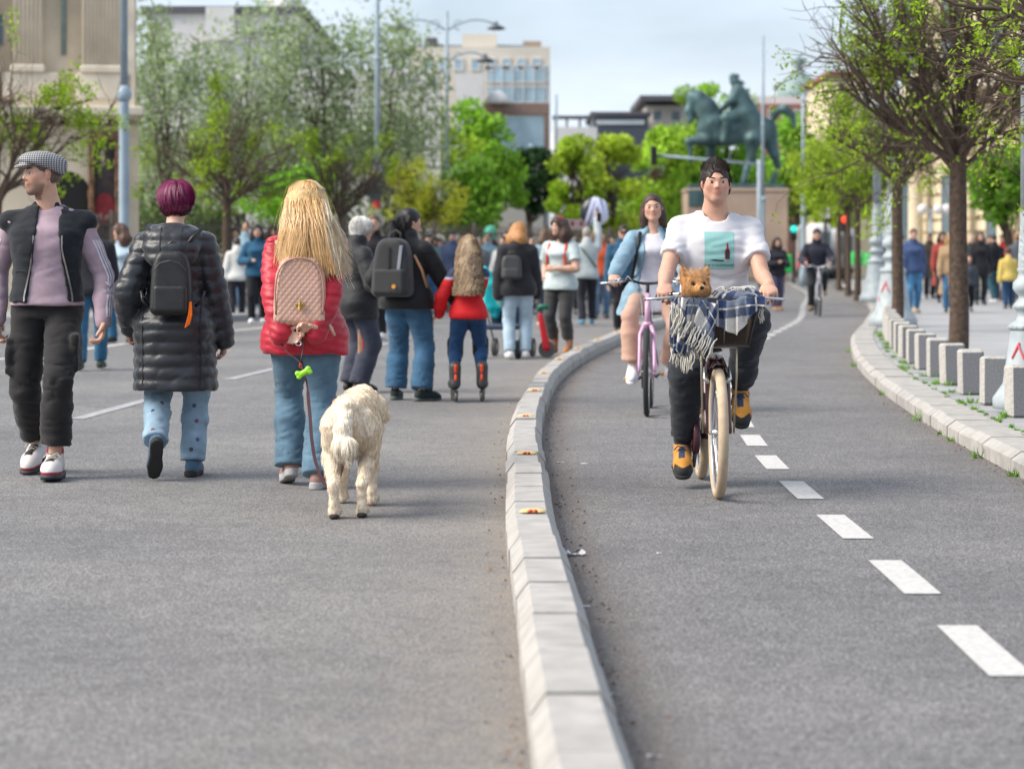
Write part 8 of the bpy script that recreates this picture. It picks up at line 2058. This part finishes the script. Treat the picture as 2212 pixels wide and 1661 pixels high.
for i, (u, vt, w, lab) in enumerate(((345, -20, 210, 'beside the classical building'), (530, -10, 250, 'in front of the white building'), (690, 10, 230, 'left of the second lamp post'), (850, 5, 230, 'right of the second lamp post'), (440, 180, 260, 'low behind the dark-limbed tree'), (640, 200, 280, 'low behind the blonde head'), (840, 210, 260, 'low behind the round sign'), (330, 260, 160, 'low behind the iron fence at left'))):
    mass_tree('grey-green feathery spring tree ' + lab, u, 84 + i, vt, 400 if i < 4 else 500, w, 30 + i, PALE, 5000, .095, group='grey-green garden trees', hang=.6, trunk=.075, blobs=40)
for i, (u, vt, vb, w, c, D, lab) in enumerate(((945, 240, 490, 150, LIME, 118, 'left of the floodlight pole'), (1050, 220, 480, 170, (.26, .48, .04), 124, 'under the beige building'), (1150, 290, 500, 110, (.035, .085, .03), 130, 'dark and conical under the beige building'), (1240, 300, 530, 110, LIME, 126, 'below the pergola'), (1320, 285, 540, 130, (.42, .54, .05), 132, 'below the dark far block'), (1410, 240, 540, 150, (.36, .56, .05), 136, 'left of the bronze horse'), (1505, 175, 420, 130, (.34, .56, .06), 150, 'behind the horse head'), (1570, 195, 420, 130, (.26, .50, .05), 152, 'behind the rider'), (1720, 260, 520, 130, (.24, .46, .05), 146, 'right of the bronze horse'), (1790, 260, 520, 150, (.40, .54, .05), 140, 'far behind the slim trunks'), (1005, 340, 520, 150, GRN, 110, 'low beside the centre lamp post'), (1480, 330, 540, 120, (.24, .46, .05), 140, 'low beside the pedestal'), (1640, 330, 520, 120, (.22, .44, .05), 150, 'low behind the horse legs'))):
    mass_tree('bright green spring tree ' + lab if c[1] > .2 else 'evergreen tree ' + lab, u, D, vt, vb, w, 60 + i, c, 4600, .17, group='green trees of the far square', trunk=.2)
mass_tree('leafy green tree beyond the right pavement crowd', 2165, 60, 330, 470, 150, 90, (.17, .36, .03), 2200, .12, trunk=.1)
mass_tree('green garden shrub behind the iron fence by the lamp post', 700, 76, 440, 540, 200, 92, (.12, .17, .06), 2200, .10, trunk=.05, name='garden_shrub')
mass_tree('dark green shrub behind the iron fence at left', 400, 70, 430, 550, 200, 93, (.13, .19, .06), 2200, .10, trunk=.05, name='garden_shrub')
# ================================================================== ornate cast-iron lamp posts on the right
def ornate(label, u, D, k=1.0, graff=True):
    t = thing('ornate_lamp_post', label, 'lamp post', ((u - CXU) / FPX * D, D, PAVE_Z - .01), 0, 'ornate cast-iron posts'); m = mat('cast_iron_grey', (.36, .41, .43), .5, var=.15, vscale=9)
    pr = [(.25, 0), (.25, .08), (.235, .10), (.18, .18), (.127, .54), (.125, .56)]; MB().lathe([(r * k, z * k) for r, z in pr], 24).build('foot', m, t, smooth=True)
    MB().lathe([(r * k, z * k) for r, z in [(.13, .555), (.145, .575), (.13, .6), (.09, .62), (.078, .66), (.09, .70), (.118, .715), (.10, .74), (.07, .78), (.072, .80), (.10, .825), (.112, .85), (.108, .89), (.08, .92), (.07, .96), (.085, .98), (.066, 1.0)]], 24).build('baluster', m, t, smooth=True)
    bd = MB()
    for i in range(18): a = 2 * math.pi * i / 18; bd.lathe([(.002, -.014), (.013, 0), (.002, .014)], 6, c=(.137 * k * math.cos(a), .137 * k * math.sin(a), .575 * k))
    bd.build('bead_ring', m, t, smooth=True)
    f = Field((-.13 * k, -.13 * k, .97 * k), (.13 * k, .13 * k, 1.4 * k), .009 * k); f.cone((0, 0, .98 * k), (0, 0, 1.38 * k), .07 * k, .055 * k, 0); f.disp(lambda x, y, z, w=Wob(9, 55, 55, 45): .016 * k * np.abs(w(x, y, z)) - .008 * k); field_obj(f, 'leaf_ornament', m, t)
    MB().lathe([(.058 * k, 1.35 * k), (.055 * k, 2.4 * k), (.075 * k, 2.42 * k), (.075 * k, 2.48 * k), (.05 * k, 2.52 * k), (.04 * k, 5.5)], 18).build('shaft', m, t, smooth=True)
    if graff:
        g_ = MB(); r_ = lambda z: .18 + (.127 - .18) * (z - .18) / .36 + .004
        for (a0, z0, a1, z1) in ((-2.6, .36, -2.25, .47), (-2.3, .46, -2.0, .36), (-2.8, .30, -2.72, .27)): g_.tube([((r_(z0 + (z1 - z0) * q)) * k * math.cos(a0 + (a1 - a0) * q), r_(z0 + (z1 - z0) * q) * k * math.sin(a0 + (a1 - a0) * q), (z0 + (z1 - z0) * q) * k) for q in np.linspace(0, 1, 5)], .008 * k, 6)
        g_.build('pink_graffiti', mat('graffiti_pink', (.7, .12, .14), .6), t)
ornate('ornate pale grey lamp post base with pink graffiti cut by the right edge', 2222, 17.0)
ornate('ornate grey lamp post with pink graffiti behind the slim trunk', 1929, 37.5, 1.5)
ornate('ornate grey lamp post further along, left of the slim trunk', 1894, 58, 1.7, False)
for (u, v, D, l) in ((2010, 452, 92, 'left'), (2062, 452, 92, 'right')):
    gl = thing('globe_lamp', f'pair of white globe lamps before the palace, {l} of the thick trunk', 'lamp', wp(u, HZ, D)[:2] + (0,)); z = CAMH + (HZ - v) * D / FPX; MB().tube([(0, 0, 0), (0, 0, z)], .06, 8).build('post', M_LAMP, gl, smooth=True)
    for sx in (-.3, .3): o = MB().lathe([(.02, -.2), (.15, -.14), (.21, 0), (.15, .14), (.02, .2)], 14).build('globe', M_WHITEW, gl, smooth=True); o.location = (sx, 0, z)
# ================================================================== equestrian statue
def statue():
    D = 130; s = D / FPX; x0 = (1592 - CXU) * s; zb = CAMH + (HZ - 398) * s
    t = thing('equestrian_statue', 'green bronze rider on a striding horse atop a broad stone pedestal', 'statue', (x0, D, 0)); m = mat('bronze_patina', (.075, .135, .14), .5, var=.5, vscale=1.3, metal=.2)
    MB().box((0, 1.6, zb / 2 - .2), (5.5, 3.2, zb - .4), bev=.08).build('pedestal', mat('pedestal_stone', (.46, .34, .26), .85, var=.12, vscale=.8), t); MB().box((0, 1.6, zb - .33), (5.6, 3.3, .2), bev=.04).build('pedestal_cap', mat('pedestal_stone', (.46, .34, .26)), t); MB().box((0, 1.6, zb - .12), (5.1, 2.6, .26), bev=.04).build('bronze_base', m, t)
    MB().box((-2.15, -.03, zb - .75), (.9, .1, .9), bev=.03).build('bronze_plaque', m, t)
    X = lambda u: (u - 1592) * s; Z = lambda v: CAMH + (HZ - v) * s; c = lambda u, v, y=1.6: (X(u), y, Z(v)); f = Field((-3.3, .3, zb - .1), (3.8, 3.0, Z(150)), .062)
    f.ell(c(1570, 283), (1.35, .62, .78), k=.3).ell(c(1640, 278), (1.15, .62, .80), k=.3).ell(c(1540, 275), (.75, .5, .9), k=.3)
    f.chain([c(1545, 262), c(1530, 230), c(1512, 208), c(1500, 203)], [.75, .58, .42, .32], .2); f.chain([c(1503, 206), c(1494, 235), c(1496, 258)], [.33, .24, .17], .15); f.cone(c(1508, 200), c(1504, 190), .09, .03, .05)
    f.chain([c(1530, 300, 1.3), c(1490, 303, 1.3), c(1496, 322, 1.3), c(1494, 346, 1.3)], [.34, .2, .14, .16], .1); f.chain([c(1543, 305, 1.9), c(1541, 345, 1.9), c(1540, 392, 1.9)], [.32, .2, .18], .1)
    f.chain([c(1630, 300, 1.3), c(1628, 335, 1.3), c(1617, 365, 1.3), c(1612, 392, 1.3)], [.5, .24, .15, .2], .15); f.chain([c(1668, 290, 1.9), c(1680, 330, 1.9), c(1690, 358, 1.9), c(1674, 394, 1.9)], [.55, .26, .16, .2], .15)
    f.chain([c(1674, 262), c(1684, 238), c(1702, 231), c(1718, 245), c(1726, 275)], [.14, .2, .24, .2, .1], .1)
    f.chain([c(1600, 242), c(1601, 215), c(1600, 192)], [.5, .5, .36], .15); f.ell(c(1593, 172), (.26, .25, .30), k=.08); f.chain([c(1590, 163), c(1600, 160)], [.22, .12], .05); f.cone(c(1606, 172), c(1616, 178), .08, .05, .08)
    for yy in (1.05, 2.15): f.chain([c(1596, 196, yy * .5 + .8), c(1583, 216, yy), c(1566, 232, yy * .6 + .64)], [.24, .19, .14], .1); f.chain([c(1598, 243, yy * .6 + .64), c(1574, 253, yy), c(1573, 280, yy), c(1568, 302, yy)], [.34, .30, .22, .2], .1)
    f.chain([c(1606, 205), c(1618, 240), c(1640, 285)], [.45, .62, .5], .3); f.disp(lambda x, y, z, w=Wob(5, 3, 3, 3): .05 * w(x, y, z)); field_obj(f, 'horse_and_rider', m, t)
statue()
